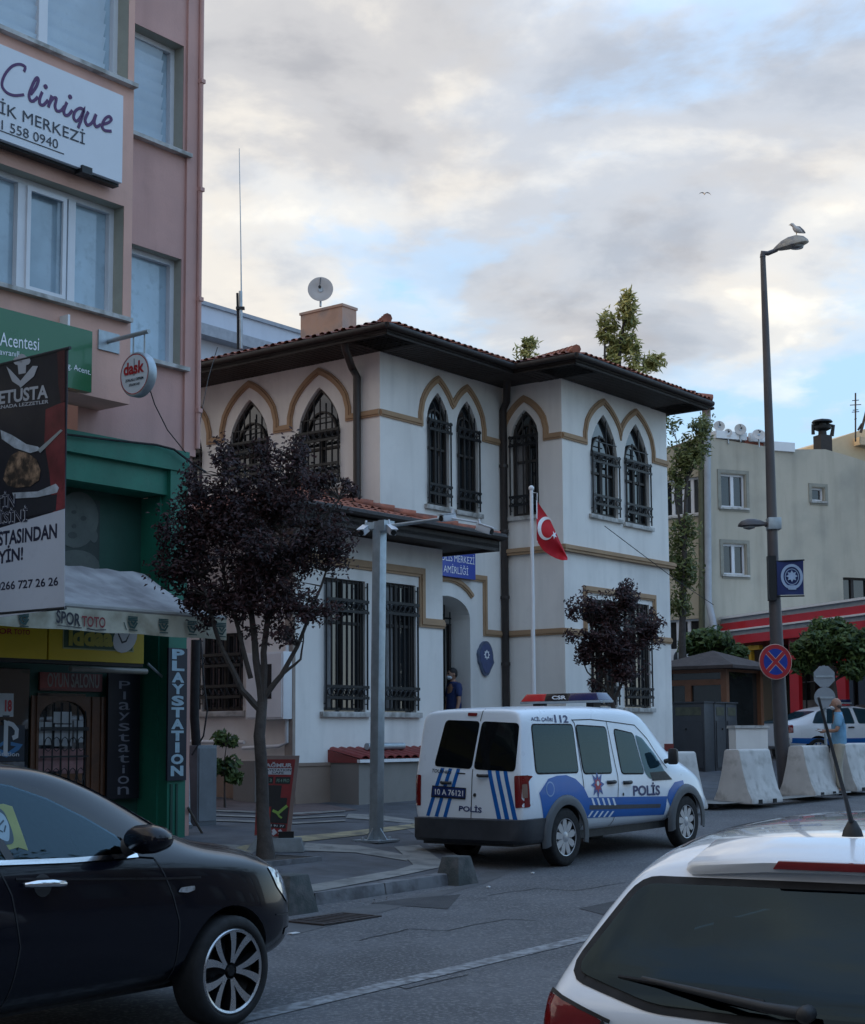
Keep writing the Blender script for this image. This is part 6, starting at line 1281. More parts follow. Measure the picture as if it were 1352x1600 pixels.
# red fronted shop
r0, r1 = P(1137, 960, 44.2), P(1352, 937, 38.2); r0.z = 0; r1.z = 0; dR = (r1 - r0).normalized(); FS = Fr(r0, dR, Vector((dR.y, -dR.x, 0)))
rs_ = thing('red_shop', 'single storey shop with red and white striped fascia, red columns and dark glass front', 'shop', r0)
zz = [FS.Zz(1352, y) for y in (935, 939, 947, 960, 963, 971, 986)]; L_ = 9
cols = [M['white'], mat('fascia_grey', (.30, .33, .36), .5), mat('fascia_red', (.50, .012, .02), .35, 0, .06, 2, coat=.2), M['white'], MC['fascia_grey'], MC['fascia_red']]
for i, m_ in enumerate(cols): MB().box(FS, -.0, L_, -3, .25 + (.05 if i in (0, 3) else 0) - .02 * (i in (1, 4)), zz[i + 1] + .001, zz[i] - .001).build('fascia_band', m_, rs_)
MB().box(FS, -.9, -.01, -3, .1, zz[6] + .1, zz[1] - .1).build('fascia_return', MC['fascia_red'], rs_); MB().box(FS, -.9, -.01, -3, .14, zz[1] - .09, zz[0] - .08).build('fascia_band', M['white'], rs_)
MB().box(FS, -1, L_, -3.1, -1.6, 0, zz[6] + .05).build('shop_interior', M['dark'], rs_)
MB().box(FS, -1, L_, -1.6, -1.5, .4, zz[6]).build('shop_glass', mat('shop_glass', (.02, .022, .024), .04, 0, .3, 2, coat=.6), rs_)
for x0, x1 in ((1232, 1246), (1304, 1319), (1143, 1150)): a, b = FS.S(x0, 1080), FS.S(x1, 1080); MB().box(FS, a, b, -.16, -.05, .3, zz[6] + .02).build('column', MC['fascia_red'], rs_)
yl = mat('post_yellow', (.50, .30, .02), .5); a = FS.S(1175, 1020); MB().box(FS, a - .07, a + .07, -.04, .06, .6, zz[6] - .05).build('yellow_post', yl, rs_); MB().box(FS, a - .5, a + .5, -.04, .08, zz[6] - .2, zz[6] - .08).build('yellow_beam', yl, rs_)
for i in range(7):
    a = FS.S(1190 + i * 24, 1080); MB().box(FS, a, a + .06, -1.49, -1.44, .5, zz[6]).build('mullion', M['iron'], rs_)
for i, (x0, x1, y0, y1) in enumerate(((1186, 1230, 1092, 1135), (1250, 1300, 1100, 1112), (1323, 1352, 1062, 1066), (1185, 1225, 1062, 1066))):
    a, b = FS.px(x0, y1), FS.px(x1, y0); MB().box(FS, a[0], b[0], -1.47, -1.45, a[1], b[1]).build('grey_panel', mat('panel_grey', (.16, .15, .15), .6, 0, .5, 3), rs_)  # grey panels put the window's reflections into colour
# long pale building behind the station on the left
wO = P(300, 500, 46); wO.z = 0; FX = Fr(wO, U, -V); wb_ = thing('pale_back_building', 'long pale grey building with a ledge behind the station roof at left', 'building', wO)
za, zb2_ = FX.Zz(308, 474), FX.Zz(308, 511); pw = mat('pale_grey_render', (.50, .53, .60), .85, 0, .05, .4, streak=.2)
MB().box(FX, -6, 12, -8, 0, 0, za).build('wall', pw, wb_); MB().box(FX, -6, 12, 0, .5, zb2_ - .35, zb2_).build('ledge', mat('ledge_grey', (.30, .32, .36), .8), wb_); MB().box(FX, -6, 12.05, -8, .08, za, za + .12).build('coping', MC['ledge_grey'], wb_)
# buildings across the road and down the street behind the viewer (they show in the glass and shade the street)
def block(label, s0, s1, k0, k1, h, m, fl=3.1):
    """s along the street, k metres towards the viewer's side from the kerb"""
    o_ = Vector((CRX, CRY, 0)); c = o_ + U * s0 - V * k0; o = thing('town_building', label, 'building', c); L = s1 - s0; f1 = Fr(c, U, V)
    holes = []
    W_ = []
    for j in range(int(h / fl)):
        for i in range(int(L / 3)): a = 1 + i * 3.0; z = 1.0 + j * fl; holes.append(rect(a, a + 1.4, z, z + 1.6))
    wall(f1, rect(0, L, 0, h), holes, 0, .2, 'wall', m, o)
    for q in holes: MB().box(f1, q[0][0], q[1][0], -.22, -.2, q[0][1], q[2][1]).build('window', GB, o)
    fr = Fr(c, U, V); MB().box(fr, .01, L - .01, -(k1 - k0), -.25, 0, h - .01).build('core', m, o)
DKW = mat('old_town_render', (.22, .19, .17), .9, 0, .2, .5)
block('low sand coloured row of houses across the road', -14, 6, 19, 30, 7.0, DKW); block('grey row building across the road further on', 8, 30, 20, 30, 8.5, DKW); block('unseen tall flats added far behind the viewer to block the sun', -86, -56, -60, 14, 28, DKW)  # the tall flats are an unseen block added to keep off the low sun
block('pink and grey flats across the road behind the viewer', -46, -18, 18, 30, 12.0, DKW)
# ================================================================ TREES AND PLANTS
def leafmat(name, a, b, rough=.6):
    m = bpy.data.materials.new(name); m.use_nodes = True; t = m.node_tree; bs = t.nodes['Principled BSDF']; bs.inputs['Roughness'].default_value = rough
    g_ = t.nodes.new('ShaderNodeNewGeometry'); n = t.nodes.new('ShaderNodeTexNoise'); n.inputs['Scale'].default_value = 2.2; tcn = t.nodes.new('ShaderNodeTexCoord'); t.links.new(tcn.outputs['Object'], n.inputs['Vector'])
    ad = t.nodes.new('ShaderNodeMath'); ad.operation = 'ADD'; ad.use_clamp = True; t.links.new(g_.outputs['Random Per Island'], ad.inputs[0]); s_ = t.nodes.new('ShaderNodeMath'); s_.operation = 'SUBTRACT'; s_.inputs[1].default_value = .5; t.links.new(n.outputs[0], s_.inputs[0]); t.links.new(s_.outputs[0], ad.inputs[1])
    mx = t.nodes.new('ShaderNodeMix'); mx.data_type = 'RGBA'; t.links.new(ad.outputs[0], mx.inputs[0]); mx.inputs[6].default_value = (*a, 1); mx.inputs[7].default_value = (*b, 1); t.links.new(mx.outputs[2], bs.inputs['Base Color'])
    tr = t.nodes.new('ShaderNodeBsdfTranslucent'); t.links.new(mx.outputs[2], tr.inputs[0]); ms = t.nodes.new('ShaderNodeMixShader'); ms.inputs[0].default_value = .25; t.links.new(bs.outputs[0], ms.inputs[1]); t.links.new(tr.outputs[0], ms.inputs[2]); t.links.new(ms.outputs[0], t.nodes['Material Output'].inputs[0]); return m
PUR = leafmat('purple_leaves', (.012, .007, .009), (.075, .028, .027)); GRN = leafmat('green_leaves', (.05, .075, .018), (.19, .20, .06)); GRY = leafmat('yellow_green_leaves', (.15, .17, .045), (.48, .42, .14)); DGR = leafmat('dark_green_leaves', (.02, .05, .014), (.11, .16, .04))
def inell(r, E):
    while True:
        v = Vector((r.uniform(-1, 1), r.uniform(-1, 1), r.uniform(-1, 1)))
        if v.length < 1: break
    return v
def tree(name, label, base, dep, limbs, crowns, leaf, n, lm, cl=.16, cat='tree', group=None, trunk_m=None, seed=1, upright=.0, dr=.8, elong=1.5):
    """limbs: [(pixel points, r0, r1)], crowns: [(cx,cy,rx,ry,weight)] in pixels at depth dep"""
    r = random.Random(seed); root = thing(name, label, cat, base, group); k = dep / F; pts = []; tw = MB()
    for i, (pl, r0, r1) in enumerate(limbs):
        q = [P(a, b, dep + (r.uniform(-.3, .3) if j > 1 else 0) * (1 if j else 0) * dr * .6) for j, (a, b) in enumerate(pl)]
        if i == 0: q[0] = Vector(base)
        m = len(q); mb_ = MB() if i == 0 else tw
        L = []                                         # smooth the polyline
        for j in range(m - 1):
            a, b = q[j], q[j + 1]
            for t in (0, .34, .67): L.append(a.lerp(b, t) + Vector((r.uniform(-1, 1), r.uniform(-1, 1), 0)) * .008 * (t > 0))
        L.append(q[-1]); rs_ = [r0 + (r1 - r0) * j / (len(L) - 1) for j in range(len(L))]
        if i == 0: rs_[0] *= 1.5; rs_[1] *= 1.12
        mb_.tube(L, rs_, 9 if i == 0 else 6); pts += L
        if i == 0: mb_.build('trunk', trunk_m or M['bark'], root, smooth=60)
    W_ = sum(c[4] for c in crowns); vs, fs = [], []; clumps = []
    for (cx, cy, rx, ry, w) in crowns:
        want = max(2, int(n / 34 * w / W_)); got = 0
        while got < want:                                # clumps follow shoots that leave the middle of the crown
            v = inell(r, 0); v = v.normalized(); ln = r.uniform(.72, 1.18) if v.z > -.3 else r.uniform(.6, .95); m_ = r.randint(2, 4)
            bx_, bz_ = r.uniform(-.25, .25), r.uniform(-.35, .1)
            for i in range(m_):
                t = .35 + .65 * (i + r.random() * .6) / m_; q = v * ln * t; q = Vector((q.x + bx_ * (1 - t), q.y, q.z + bz_ * (1 - t) + .10 * t * t))
                clumps.append(P(cx + q.x * rx, cy - q.z * ry, dep + q.y * rx * k * dr)); got += 1
    for c in clumps:
        near = min(pts, key=lambda p: (p - c).length + (.5 if p.z > c.z else 0)); mid = near.lerp(c, .5) + Vector((r.uniform(-1, 1), r.uniform(-1, 1), r.uniform(-.3, 1))) * .07; tw.tube([near, mid, c], [.010, .007, .003], 3, False)
        rad = cl * r.choice((.45, .6, .8, 1.0, 1.3))
        for _ in range(int(34 * min(1.2, .35 + rad / cl * .6))):
            v = inell(r, 0); p = c + Vector((v.x, v.y, v.z * (1 + upright))) * rad; d = (Vector((r.gauss(0, 1), r.gauss(0, 1), r.gauss(0, .8)))).normalized(); s = d.orthogonal().normalized() * leaf * r.uniform(.28, .45); l_ = leaf * r.uniform(.6, 1.2) * elong * .5; nrm = d.cross(s).normalized() * leaf * .12
            b = len(vs); vs += [p - d * l_, p + s + nrm, p + d * l_, p - s + nrm]; fs.append((b, b + 1, b + 2, b + 3))
    tw.build('branches', trunk_m or M['bark'], root)
    me = bpy.data.meshes.new('crown'); off = Vector(root.location); me.from_pydata([tuple(v - off) for v in vs], [], fs); me.materials.append(lm); o = bpy.data.objects.new('crown', me); COL.objects.link(o); o.parent = root
    return root
b = G(415, 1344, HK); D_ = b.y
tree('plum_tree', 'large purple leaved street tree with a forked grey trunk in front of the station annex', b, D_,
 [([(415, 1342), (410, 1240), (405, 1150), (410, 1095)], .075, .056), ([(408, 1110), (378, 1078), (345, 1010), (322, 930), (300, 850)], .045, .012), ([(410, 1100), (400, 1030), (392, 950), (385, 850), (375, 760)], .05, .012), ([(412, 1095), (412, 1020), (425, 930), (440, 840), (462, 720)], .045, .010), ([(412, 1090), (440, 1055), (465, 1010), (492, 940), (520, 870)], .038, .010), ([(392, 1060), (372, 980), (350, 900), (345, 800), (352, 715)], .03, .008), ([(440, 1055), (470, 1030), (475, 990)], .02, .006), ([(425, 930), (480, 850), (530, 780)], .025, .008)],
 [(395, 850, 118, 120, 5), (455, 770, 85, 65, 2.2), (330, 800, 72, 85, 2.2), (290, 860, 52, 80, 1.2), (505, 860, 50, 80, 1.5), (400, 935, 105, 50, 2), (320, 930, 70, 38, 1), (270, 900, 38, 22, .25), (480, 950, 45, 30, .5), (350, 722, 18, 32, .25), (460, 712, 16, 30, .25), (505, 745, 20, 28, .25), (545, 765, 14, 20, .15), (415, 715, 30, 25, .25), (440, 985, 60, 20, .25), (330, 970, 30, 14, .12)],
 .042, 27000, PUR, .14, group=None, seed=3)
pit = thing('tree_pit_edging', 'thin pale stone edging round the foot of the large purple tree', 'edging', b); fr = Fr(b, U, -V, Z)
for a, c, d, e in ((-.38, .38, -.42, -.38), (-.38, .38, .38, .42), (-.42, -.38, -.42, .42), (.38, .42, -.42, .42)): MB().box(fr, a, c, d, e, -.03, .03).build('edging_stone', M['kerb'], pit)
MB().box(fr, -.378, .378, -.378, .378, -.05, .016).build('soil', mat('soil', (.05, .04, .032), .95, 0, .3, 12, .5, 40), pit)
b = P(963, 1150, 26.4); b.z = gz(b.x, b.y) + HK
tree('plum_tree', 'small purple leaved tree in front of the right wing, behind the police van', b, 26.4,
 [([(963, 1240), (966, 1140), (955, 1085)], .06, .04), ([(958, 1095), (940, 1040), (925, 975)], .03, .008), ([(957, 1090), (960, 1020), (958, 930)], .03, .008), ([(960, 1095), (985, 1040), (1010, 970)], .028, .008), ([(956, 1085), (918, 1050), (895, 1000)], .02, .006)],
 [(965, 1000, 62, 62, 4), (935, 955, 40, 30, 1), (985, 945, 42, 28, 1), (1015, 985, 28, 38, .9), (912, 1010, 25, 40, .7), (960, 1050, 55, 22, .8), (975, 918, 14, 12, .2), (897, 960, 8, 16, .12), (892, 990, 8, 12, .08), (930, 1072, 20, 14, .15)],
 .056, 11000, PUR, .15, seed=5)
def gtree(label, bx, by, dep, limbs, crowns, lm, n, leaf, seed, nm='leafy_tree', cl=.2, gz_=True, **k):
    b = P(bx, by, dep); b.z = gz(b.x, b.y); L = [([(bx, by)] + limbs[0][0][1:], limbs[0][1], limbs[0][2])] + limbs[1:]
    return tree(nm, label, b, dep, L, crowns, leaf, n, lm, cl, seed=seed, **k)
gtree('tall slender yellow green tree standing above the right wing roof', 960, 1100, 44, [([(960, 1100), (962, 700), (968, 540), (982, 470)], .16, .02), ([(962, 640), (945, 560), (945, 500)], .06, .012), ([(962, 620), (1000, 580), (1022, 560)], .05, .012)],
 [(985, 490, 20, 42, 2), (955, 525, 20, 34, 1.5), (988, 545, 22, 25, 1.2), (960, 560, 14, 18, .5), (1018, 562, 20, 14, .7), (1000, 580, 20, 10, .3)], GRY, 2300, .12, 11, elong=2.4, cl=.26)
gtree('small tuft of green tree top just showing over the station roof valley', 820, 1100, 43, [([(820, 1100), (820, 600), (820, 530)], .12, .02)], [(818, 536, 18, 12, 1), (822, 555, 16, 10, .5)], GRY, 380, .10, 12, elong=2.2, cl=.22)
gtree('tall green tree between the station and the beige building', 1068, 1120, 37.5, [([(1068, 1120), (1066, 1000), (1070, 850), (1075, 700)], .12, .03), ([(1070, 850), (1055, 780), (1058, 690)], .04, .01), ([(1070, 760), (1095, 700), (1105, 670)], .03, .01)],
 [(1078, 712, 34, 32, 2.2), (1060, 745, 18, 40, 1), (1098, 668, 24, 16, .8), (1052, 665, 10, 14, .25), (1062, 880, 26, 50, 2.4), (1070, 830, 22, 30, 1), (1060, 940, 22, 22, .8), (1080, 900, 14, 30, .5)], GRN, 4300, .085, 13, elong=1.9, cl=.27)
gtree('round green street tree in front of the red shop at the right edge', 1306, 1165, 36.5, [([(1306, 1165), (1306, 1100), (1300, 1050)], .09, .06), ([(1302, 1070), (1275, 1030), (1260, 1000)], .04, .01), ([(1302, 1060), (1320, 1010), (1330, 985)], .04, .01), ([(1302, 1065), (1345, 1035), (1370, 1010)], .04, .01)],
 [(1300, 1005, 52, 36, 3), (1262, 1020, 28, 24, 1), (1345, 1010, 35, 34, 2), (1300, 980, 30, 16, .8), (1330, 1045, 30, 14, .6), (1255, 1045, 18, 14, .3)], DGR, 7500, .13, 14, elong=1.6, cl=.19)
gtree('dark green round tree top behind the roof of the wooden booth', 1120, 1150, 39, [([(1120, 1150), (1118, 1050), (1118, 1010)], .09, .03)], [(1112, 1006, 42, 20, 2), (1080, 1010, 20, 12, .5), (1150, 1020, 16, 12, .5)], DGR, 3500, .13, 15, elong=1.5, cl=.19)
# sapling and weeds by the annex side wall
b = P(352, 1240, 22.2); b.z = gz(b.x, b.y) + HK
tree('shrub', 'straggly dark green shrub growing against the shaded annex side wall', b, 22.2, [([(352, 1240), (350, 1200), (356, 1150)], .014, .005), ([(351, 1215), (340, 1185)], .008, .004), ([(351, 1215), (370, 1195)], .008, .004)], [(352, 1160, 16, 14, 1), (345, 1195, 20, 24, 1.5), (365, 1215, 14, 18, 1)], .08, 900, DGR, .10, cat='shrub', seed=21)
for k_, (a, c, w, l) in enumerate(((1030, 1205, 14, 'small weeds at the foot of the right wing beside the booth'), )):
    b = G(a, c, HK); tree('weed', l, b, b.y, [([(a, c), (a, c - 10)], .006, .003)], [(a, c - 6, w, 7, 1)], .06, 150, DGR, .08, cat='weed', seed=30)

# trees on the far kerb behind the viewer, seen as reflections in windows and paint
def far_tree(label, p, h, rad, seed):
    r = random.Random(seed); o = thing('roadside_tree', label, 'tree', p); MB().tube([p, p + Z * h * .5, p + Z * h * .8], [.14, .1, .04], 8).build('trunk', M['bark'], o); vs, fs = [], []
    for _ in range(90):
        v = inell(r, 0); c = p + Z * h * .68 + Vector((v.x * rad, v.y * rad, v.z * h * .3))
        for _ in range(16):
            q = c + inell(r, 0) * .45; d = Vector((r.gauss(0, 1), r.gauss(0, 1), r.gauss(0, 1))).normalized(); s = d.orthogonal().normalized() * .09; b = len(vs); vs += [q - d * .16, q + s, q + d * .16, q - s]; fs.append((b, b + 1, b + 2, b + 3))
    mb = MB(); mb.add(vs, fs); mb.build('crown', DGR, o)
for i, (s, k, h, lab) in enumerate(((-16, 13, 12, 'first roadside tree across the road behind the viewer'), (-4, 13, 11, 'second roadside tree across the road, right of the viewer'), (5, 13, 12.5, 'third roadside tree across the road further up'), (14, 14, 9, 'fourth roadside tree across the road furthest up'))):
    far_tree(lab, Vector((CRX, CRY, 0)) + U * s - V * k, h, 3.0, 50 + i)
# ================================================================ STREET THINGS
# ---- concrete barriers
prof = [(-.36, 0), (.36, 0), (.36, .07), (.28, .24), (.20, .55), (.14, .88), (.11, .905), (-.11, .905), (-.14, .88), (-.20, .55), (-.28, .24), (-.36, .07)]
def barrier_mesh(L=1.12):
    mb = MB(); fr = Fr((0, 0, 0), (0, 1, 0), (-1, 0, 0)); mb.prism(Fr((0, 0, 0), (0, -1, 0), (1, 0, 0)), prof, 0, L); return mb
bmesh_lab = ['pale concrete road barrier standing alone just beyond the nose of the police van', 'concrete road barrier between the grey cabinets and the street lamp foot', 'concrete road barrier right of the street lamp in front of the parked police car', 'concrete road barrier at the right edge beside the man in the blue polo']
near = [(1107, 1263, 0), (1176, 1256, 1), (1275, 1244, 2), (1340, 1236, 3)]
proto = None
for (px, py, i) in near:
    p = G(px, py, HK); root = thing('concrete_barrier', bmesh_lab[i], 'barrier', (0, 0, 0), 'concrete barriers along the pavement edge')
    if proto is None:
        o = barrier_mesh().build('block', M['concrete'], root, bevel=.018); proto = o
        # lifting slots at the foot: dark blocks, the pockets' shade put into their colour
        s = [MB().box(Fr((x, -.365, 0), (1, 0, 0), (0, -1, 0)), 0, .13, -.02, .004, .0, .07).build('lifting_slot', M['dark'], root) for x in (.22, .74)]
        slots = s
    else:
        c = proto.copy(); COL.objects.link(c); c.parent = root
        for q in slots: c = q.copy(); COL.objects.link(c); c.parent = root
    ang = [math.pi / 2 - R(48), math.pi / 2 - R(39), math.pi / 2 - R(38), math.pi / 2 - R(38)][i]; root.rotation_euler = (0, 0, ang); M3 = Matrix.Rotation(ang, 3, 'Z')
    cor = Vector((0, -.36, 0)) if i else Vector((1.12, -.36, 0)); root.location = p - M3 @ cor; root.location.z = gz(p.x, p.y) + HK - .01
# ---- stone bollards
for (px, py, lab, w, h) in ((455, 1426, 'dark squat stone bollard near the black car bumper', .40, .33), (716, 1381, 'squat stone bollard at the kerb corner behind the van', .36, .28)):
    p = G(px, py); fr = Fr(p + V * .02 + Z * .0, U, -V); o = MB(); a = w / 2; b_ = w * .30; o.hexa([fr.pt(-a, a * .9, -.02), fr.pt(a, a * .9, -.02), fr.pt(a, -a * .9, -.02), fr.pt(-a, -a * .9, -.02)], [fr.pt(-b_, b_, h), fr.pt(b_, b_, h), fr.pt(b_, -b_, h), fr.pt(-b_, -b_, h)])
    tag(o.build('stone_bollard', mat('dark_stone', (.05, .06, .06), .85, 0, .25, 6, .5, 50, col2=(.09, .09, .09), c2s=8), bevel=.02), lab, 'bollard')
# ---- street lamp
LB = G(1231, 1247); lampD = LB.y; lt = P(1192, 397, lampD)
lm_ = thing('street_lamp', 'tall leaning dark street lamp post with an upper and a lower lamp head', 'street lamp', LB)
LM = mat('lamp_post_grey', (.065, .06, .065), .5, .2, .15, 2, col2=(.10, .09, .09), c2s=.7)
pp = [LB - Z * .05] + [P(a, b, lampD) for a, b in ((1221, 1150), (1216, 1050), (1209, 900), (1203, 700), (1196, 500), (1192, 397))]
MB().tube(pp, [.15, .135, .13, .105, .085, .065, .05], 14).build('post', LM, lm_, smooth=60)
hd0, hd1 = P(1206, 392, lampD), P(1264, 378, lampD); MB().tube([lt - Z * .06, lt + Z * .02, P(1200, 396, lampD), hd0 + Vector((.1, 0, .02))], [.06, .055, .045, .04], 10).build('upper_arm', LM, lm_, smooth=60)
def head(a, b, hgt, w, m, nm):
    d = (b - a); L = d.length; d.normalize(); up = Z; side = d.cross(up).normalized(); up = side.cross(d); mb = MB(); prof_ = [(0, .03, .04), (.12, .35, .35), (.3, .72, .75), (.5, .95, .98), (.7, 1, 1), (.88, .8, .72), (.97, .45, .35), (1, .08, .05)]; n = 12; vs = []
    for t, ww, hh in prof_:
        c = a + d * L * t
        for i in range(n):
            q = 2 * math.pi * i / n; y, z = math.cos(q) * w * ww, math.sin(q); z = z * hgt * hh if z > 0 else z * hgt * .22 * hh; vs.append(c + side * y + up * z)
    mb.add(vs, [(i * n + k, i * n + (k + 1) % n, (i + 1) * n + (k + 1) % n, (i + 1) * n + k) for i in range(7) for k in range(n)] + [tuple(range(n)), tuple(7 * n + k for k in range(n))]); o = mb.build(nm, m, lm_, smooth=50)
    c = a + d * L * .66 - up * hgt * .23; MB().lathe(Matrix.Translation(c), [(0, -.05), (w * .7, -.02), (w * .8, .02)], 16).build('lamp_glass', mat('lamp_glass', (.22, .23, .23), .1, 0, 0, 1), lm_, smooth=50)
head(hd0, hd1, .19, .17, mat('lamp_head_pale', (.36, .31, .25), .6, 0, .25, 8, col2=(.18, .17, .17), c2s=9), 'upper_lamp_head')
MB().tube([P(1208, 822, lampD), P(1196, 819, lampD)], .05, 8).build('lower_arm', LM, lm_); head(P(1204, 820, lampD), P(1153, 822, lampD), .13, .15, LM, 'lower_lamp_head'); a = P(1208, 818, lampD); MB().box(LOC, a.x - .11, a.x + .13, -a.y - .12, -a.y + .12 + .02, a.z - .12, a.z + .10).build('clamp', M['galv'], lm_, bevel=.01)
# flag shaped banner on the post
fO = P(1214, 905, lampD - .12); ff = Fr(fO, (1, 0, 0), (0, -1, 0)); pb_n = thing('police_lamp_banner', 'square dark blue banner with a white police emblem hung from the lamp post', 'banner', fO)
w_, z1_, z0_ = ff.S(1256, 905), ff.Zz(1216, 877), ff.Zz(1216, 930)
mb = MB(); n_ = 10; vs = []
for i in range(n_ + 1):
    x = w_ * i / n_
    for j in range(7): z = z0_ + (z1_ - z0_) * j / 6; vs.append(ff.pt(x, .02 * math.sin(x * 9 + j * .4), z + .02 * x))
mb.add(vs, [(i * 7 + j, (i + 1) * 7 + j, (i + 1) * 7 + j + 1, i * 7 + j + 1) for i in range(n_) for j in range(6)]); mb.build('cloth', mat('banner_navy', (.006, .018, .11), .6, 0, .1, 3), pb_n, smooth=60)
c = ff.px(1237, 903); em = mat('emblem_pale', (.32, .42, .58), .6)
def ring(fr, cx, cz, rx, rz, t, n0, m, par, nm='ring'):
    k = 28; mb = MB(); v = []
    for i in range(k): q = 2 * math.pi * i / k; v += [fr.pt(cx + rx * math.cos(q), n0, cz + rz * math.sin(q)), fr.pt(cx + (rx - t) * math.cos(q), n0, cz + (rz - t) * math.sin(q))]
    mb.add(v, [(2 * i, 2 * i + 1, (2 * i + 3) % (2 * k), (2 * i + 2) % (2 * k)) for i in range(k)]); return mb.build(nm, m, par)
ring(ff, c[0], c[1] + .02, .205, .235, .05, .03, em, pb_n, 'emblem_ring'); ring(ff, c[0], c[1] + .02, .13, .15, .012, .031, em, pb_n, 'emblem_ring'); star(ff, (c[0], c[1] + .03), .11, 8, .6, .028, .034).build('emblem_star', em, pb_n); MB().prism(ff, [(c[0] - .07, c[1] - .22), (c[0] + .07, c[1] - .22), (c[0] + .09, c[1] - .14), (c[0] - .09, c[1] - .14)], .028, .034).build('emblem_base', em, pb_n)
mb = MB(); mb.tube([P(1212, 877, lampD - .12), P(1257, 875, lampD - .12)], .014, 6); mb.tube([P(1212, 932, lampD - .12), P(1257, 931, lampD - .12)], .014, 6); mb.box(ff, -.16, -.02, -.1, .06, z0_ - .1, z1_ + .1); mb.build('bracket', M['iron'], pb_n)
# no stopping sign
sO = P(1212, 1034, lampD - .2); sf = Fr(sO, (.97, .24, 0), (.24, -.97, 0)); ns = thing('no_stopping_sign', 'round blue no stopping sign with red rim and red cross on the lamp post', 'traffic sign', sO)
Ts = Matrix.Translation(sO) @ Matrix(((.97, 0, .24), (.24, 0, -.97), (0, 1, 0))).to_4x4()
MB().lathe(Ts, [(0, -.02), (.325, -.02), (.328, 0), (.31, .003), (0, .003)], 36).build('plate', mat('sign_edge', (.45, .30, .25), .4), ns); MB().lathe(Ts, [(0, .004), (.315, .004)], 36).build('red_rim', mat('traffic_red', (.36, .018, .025), .35), ns); MB().lathe(Ts, [(0, .0055), (.24, .0055)], 36).build('blue_field', mat('traffic_blue', (.008, .035, .26), .35), ns)
for sg1 in (1, -1):
    a = .235 * .707; d_ = Vector((a, a * sg1)); 
    for wd, nn_, m_ in ((.085, .0065 if sg1 > 0 else .0068, MC['sign_edge']), (.062, .0075 if sg1 > 0 else .0078, MC['traffic_red'])): mb = MB(); band(mb, sf, [tuple(-d_), tuple(d_)], wd, nn_ - .0008, nn_); mb.build('cross_bar', m_, ns)
mb = MB(); mb.box(sf, -.05, .05, -.1, -.021, -.2, -.16); mb.box(sf, -.05, .05, -.1, -.021, .16, .2); mb.build('clamp', M['galv'], ns)
# gull on the lamp, gull in flight
GWH = mat('gull_white', (.55, .52, .50), .8, 0, .1, 20); GGR = mat('gull_grey', (.20, .19, .19), .8, 0, .2, 20)
gp = P(1245, 367, lampD) ; gu = thing('perched_gull', 'grey and white gull standing on the upper street lamp head', 'gull', gp)
def ell(c, rx, ry, rz, n=10, rot=0): return Matrix.Translation(c) @ Matrix.Rotation(rot, 4, 'Y') @ Matrix.Diagonal((rx, ry, rz, 1))
SPH = [(math.sin(math.pi * i / 8), -math.cos(math.pi * i / 8)) for i in range(9)]
k_ = 1 / 84.
mb = MB(); vs = []
secs = [(-.115, .195, .016), (-.10, .20, .03), (-.075, .20, .036), (-.05, .17, .033), (-.03, .13, .05), (.0, .105, .062), (.04, .09, .058), (.08, .065, .04), (.12, .045, .018), (.155, .03, .006)]
bd_ = [gp + Vector((x, 0, z)) for x, z, r_ in secs]; mb.tube(bd_, [r_ for *_, r_ in secs], 12); mb.build('body', GWH, gu, smooth=70)
mb = MB(); mb.tube([gp + Vector((-.03, .0, .145)), gp + Vector((.04, 0, .12)), gp + Vector((.12, 0, .07)), gp + Vector((.17, 0, .035))], [.03, .052, .032, .006], 10); mb.build('folded_wings', GGR, gu, smooth=70)
mb = MB(); mb.tube([gp + Vector((-.11, 0, .20)), gp + Vector((-.145, 0, .19))], [.010, .003], 6); mb.build('beak', mat('beak_yellow', (.35, .22, .05), .5), gu); mb = MB()
for dy in (-.02, .02): mb.tube([gp + Vector((-.0, dy, .06)), gp + Vector((-.005, dy, .0))], .005, 5)
mb.build('legs', MC['beak_yellow'], gu)
fp = P(1101, 303, 95); fg = thing('flying_gull', 'gull gliding with arched wings high against the clouds', 'gull', fp)
mb = MB(); mb.tube([fp + Vector((-.02, -.22, -.02)), fp + Vector((0, -.05, 0)), fp + Vector((0, .2, 0))], [.02, .06, .01], 8); mb.build('body', GWH, fg, smooth=60)
for sd in (-1, 1):
    w = [(0, .03, .10), (.16, .09, .09), (.30, .05, .07), (.43, -.09, .012)]; vs = [fp + Vector((sd * x, -c, z)) for x, z, c in w] + [fp + Vector((sd * x, c, z + .004)) for x, z, c in w]; MB().add(vs, [(i, i + 1, i + 5, i + 4) for i in range(3)]).build('wing', GGR, fg)
# ---- backs of two road signs on a post
rb_ = P(1291, 1180, 31.5); rb_.z = gz(rb_.x, rb_.y) + HK; rsn = thing('sign_backs_post', 'grey post carrying an octagonal and a round sign seen from behind', 'traffic sign', rb_)
sgm = mat('sign_back_grey', (.27, .30, .33), .5, .3, .1, 3); MB().tube([rb_, P(1287, 1040, 31.5)], .03, 10).build('post', M['galv'], rsn, smooth=50)
for (cx, cy, r_, k_, nm) in ((1288, 1057, 17.5, 8, 'octagonal_plate'), (1289, 1090, 16.5, 28, 'round_plate')):
    c = P(cx, cy, 31.44 if k_ == 8 else 31.42); rr = r_ / F * 31.4; f_ = Fr(c, (1, 0, 0), (0, -1, 0)); MB().prism(f_, [(rr * math.cos(2 * math.pi * (i + .5) / k_), rr * math.sin(2 * math.pi * (i + .5) / k_)) for i in range(k_)], -.01, .01).build(nm, sgm, rsn); mb = MB(); mb.box(f_, -rr * .8, rr * .8, .01, .025, -.02, .02); mb.build('back_rail', M['galv'], rsn)
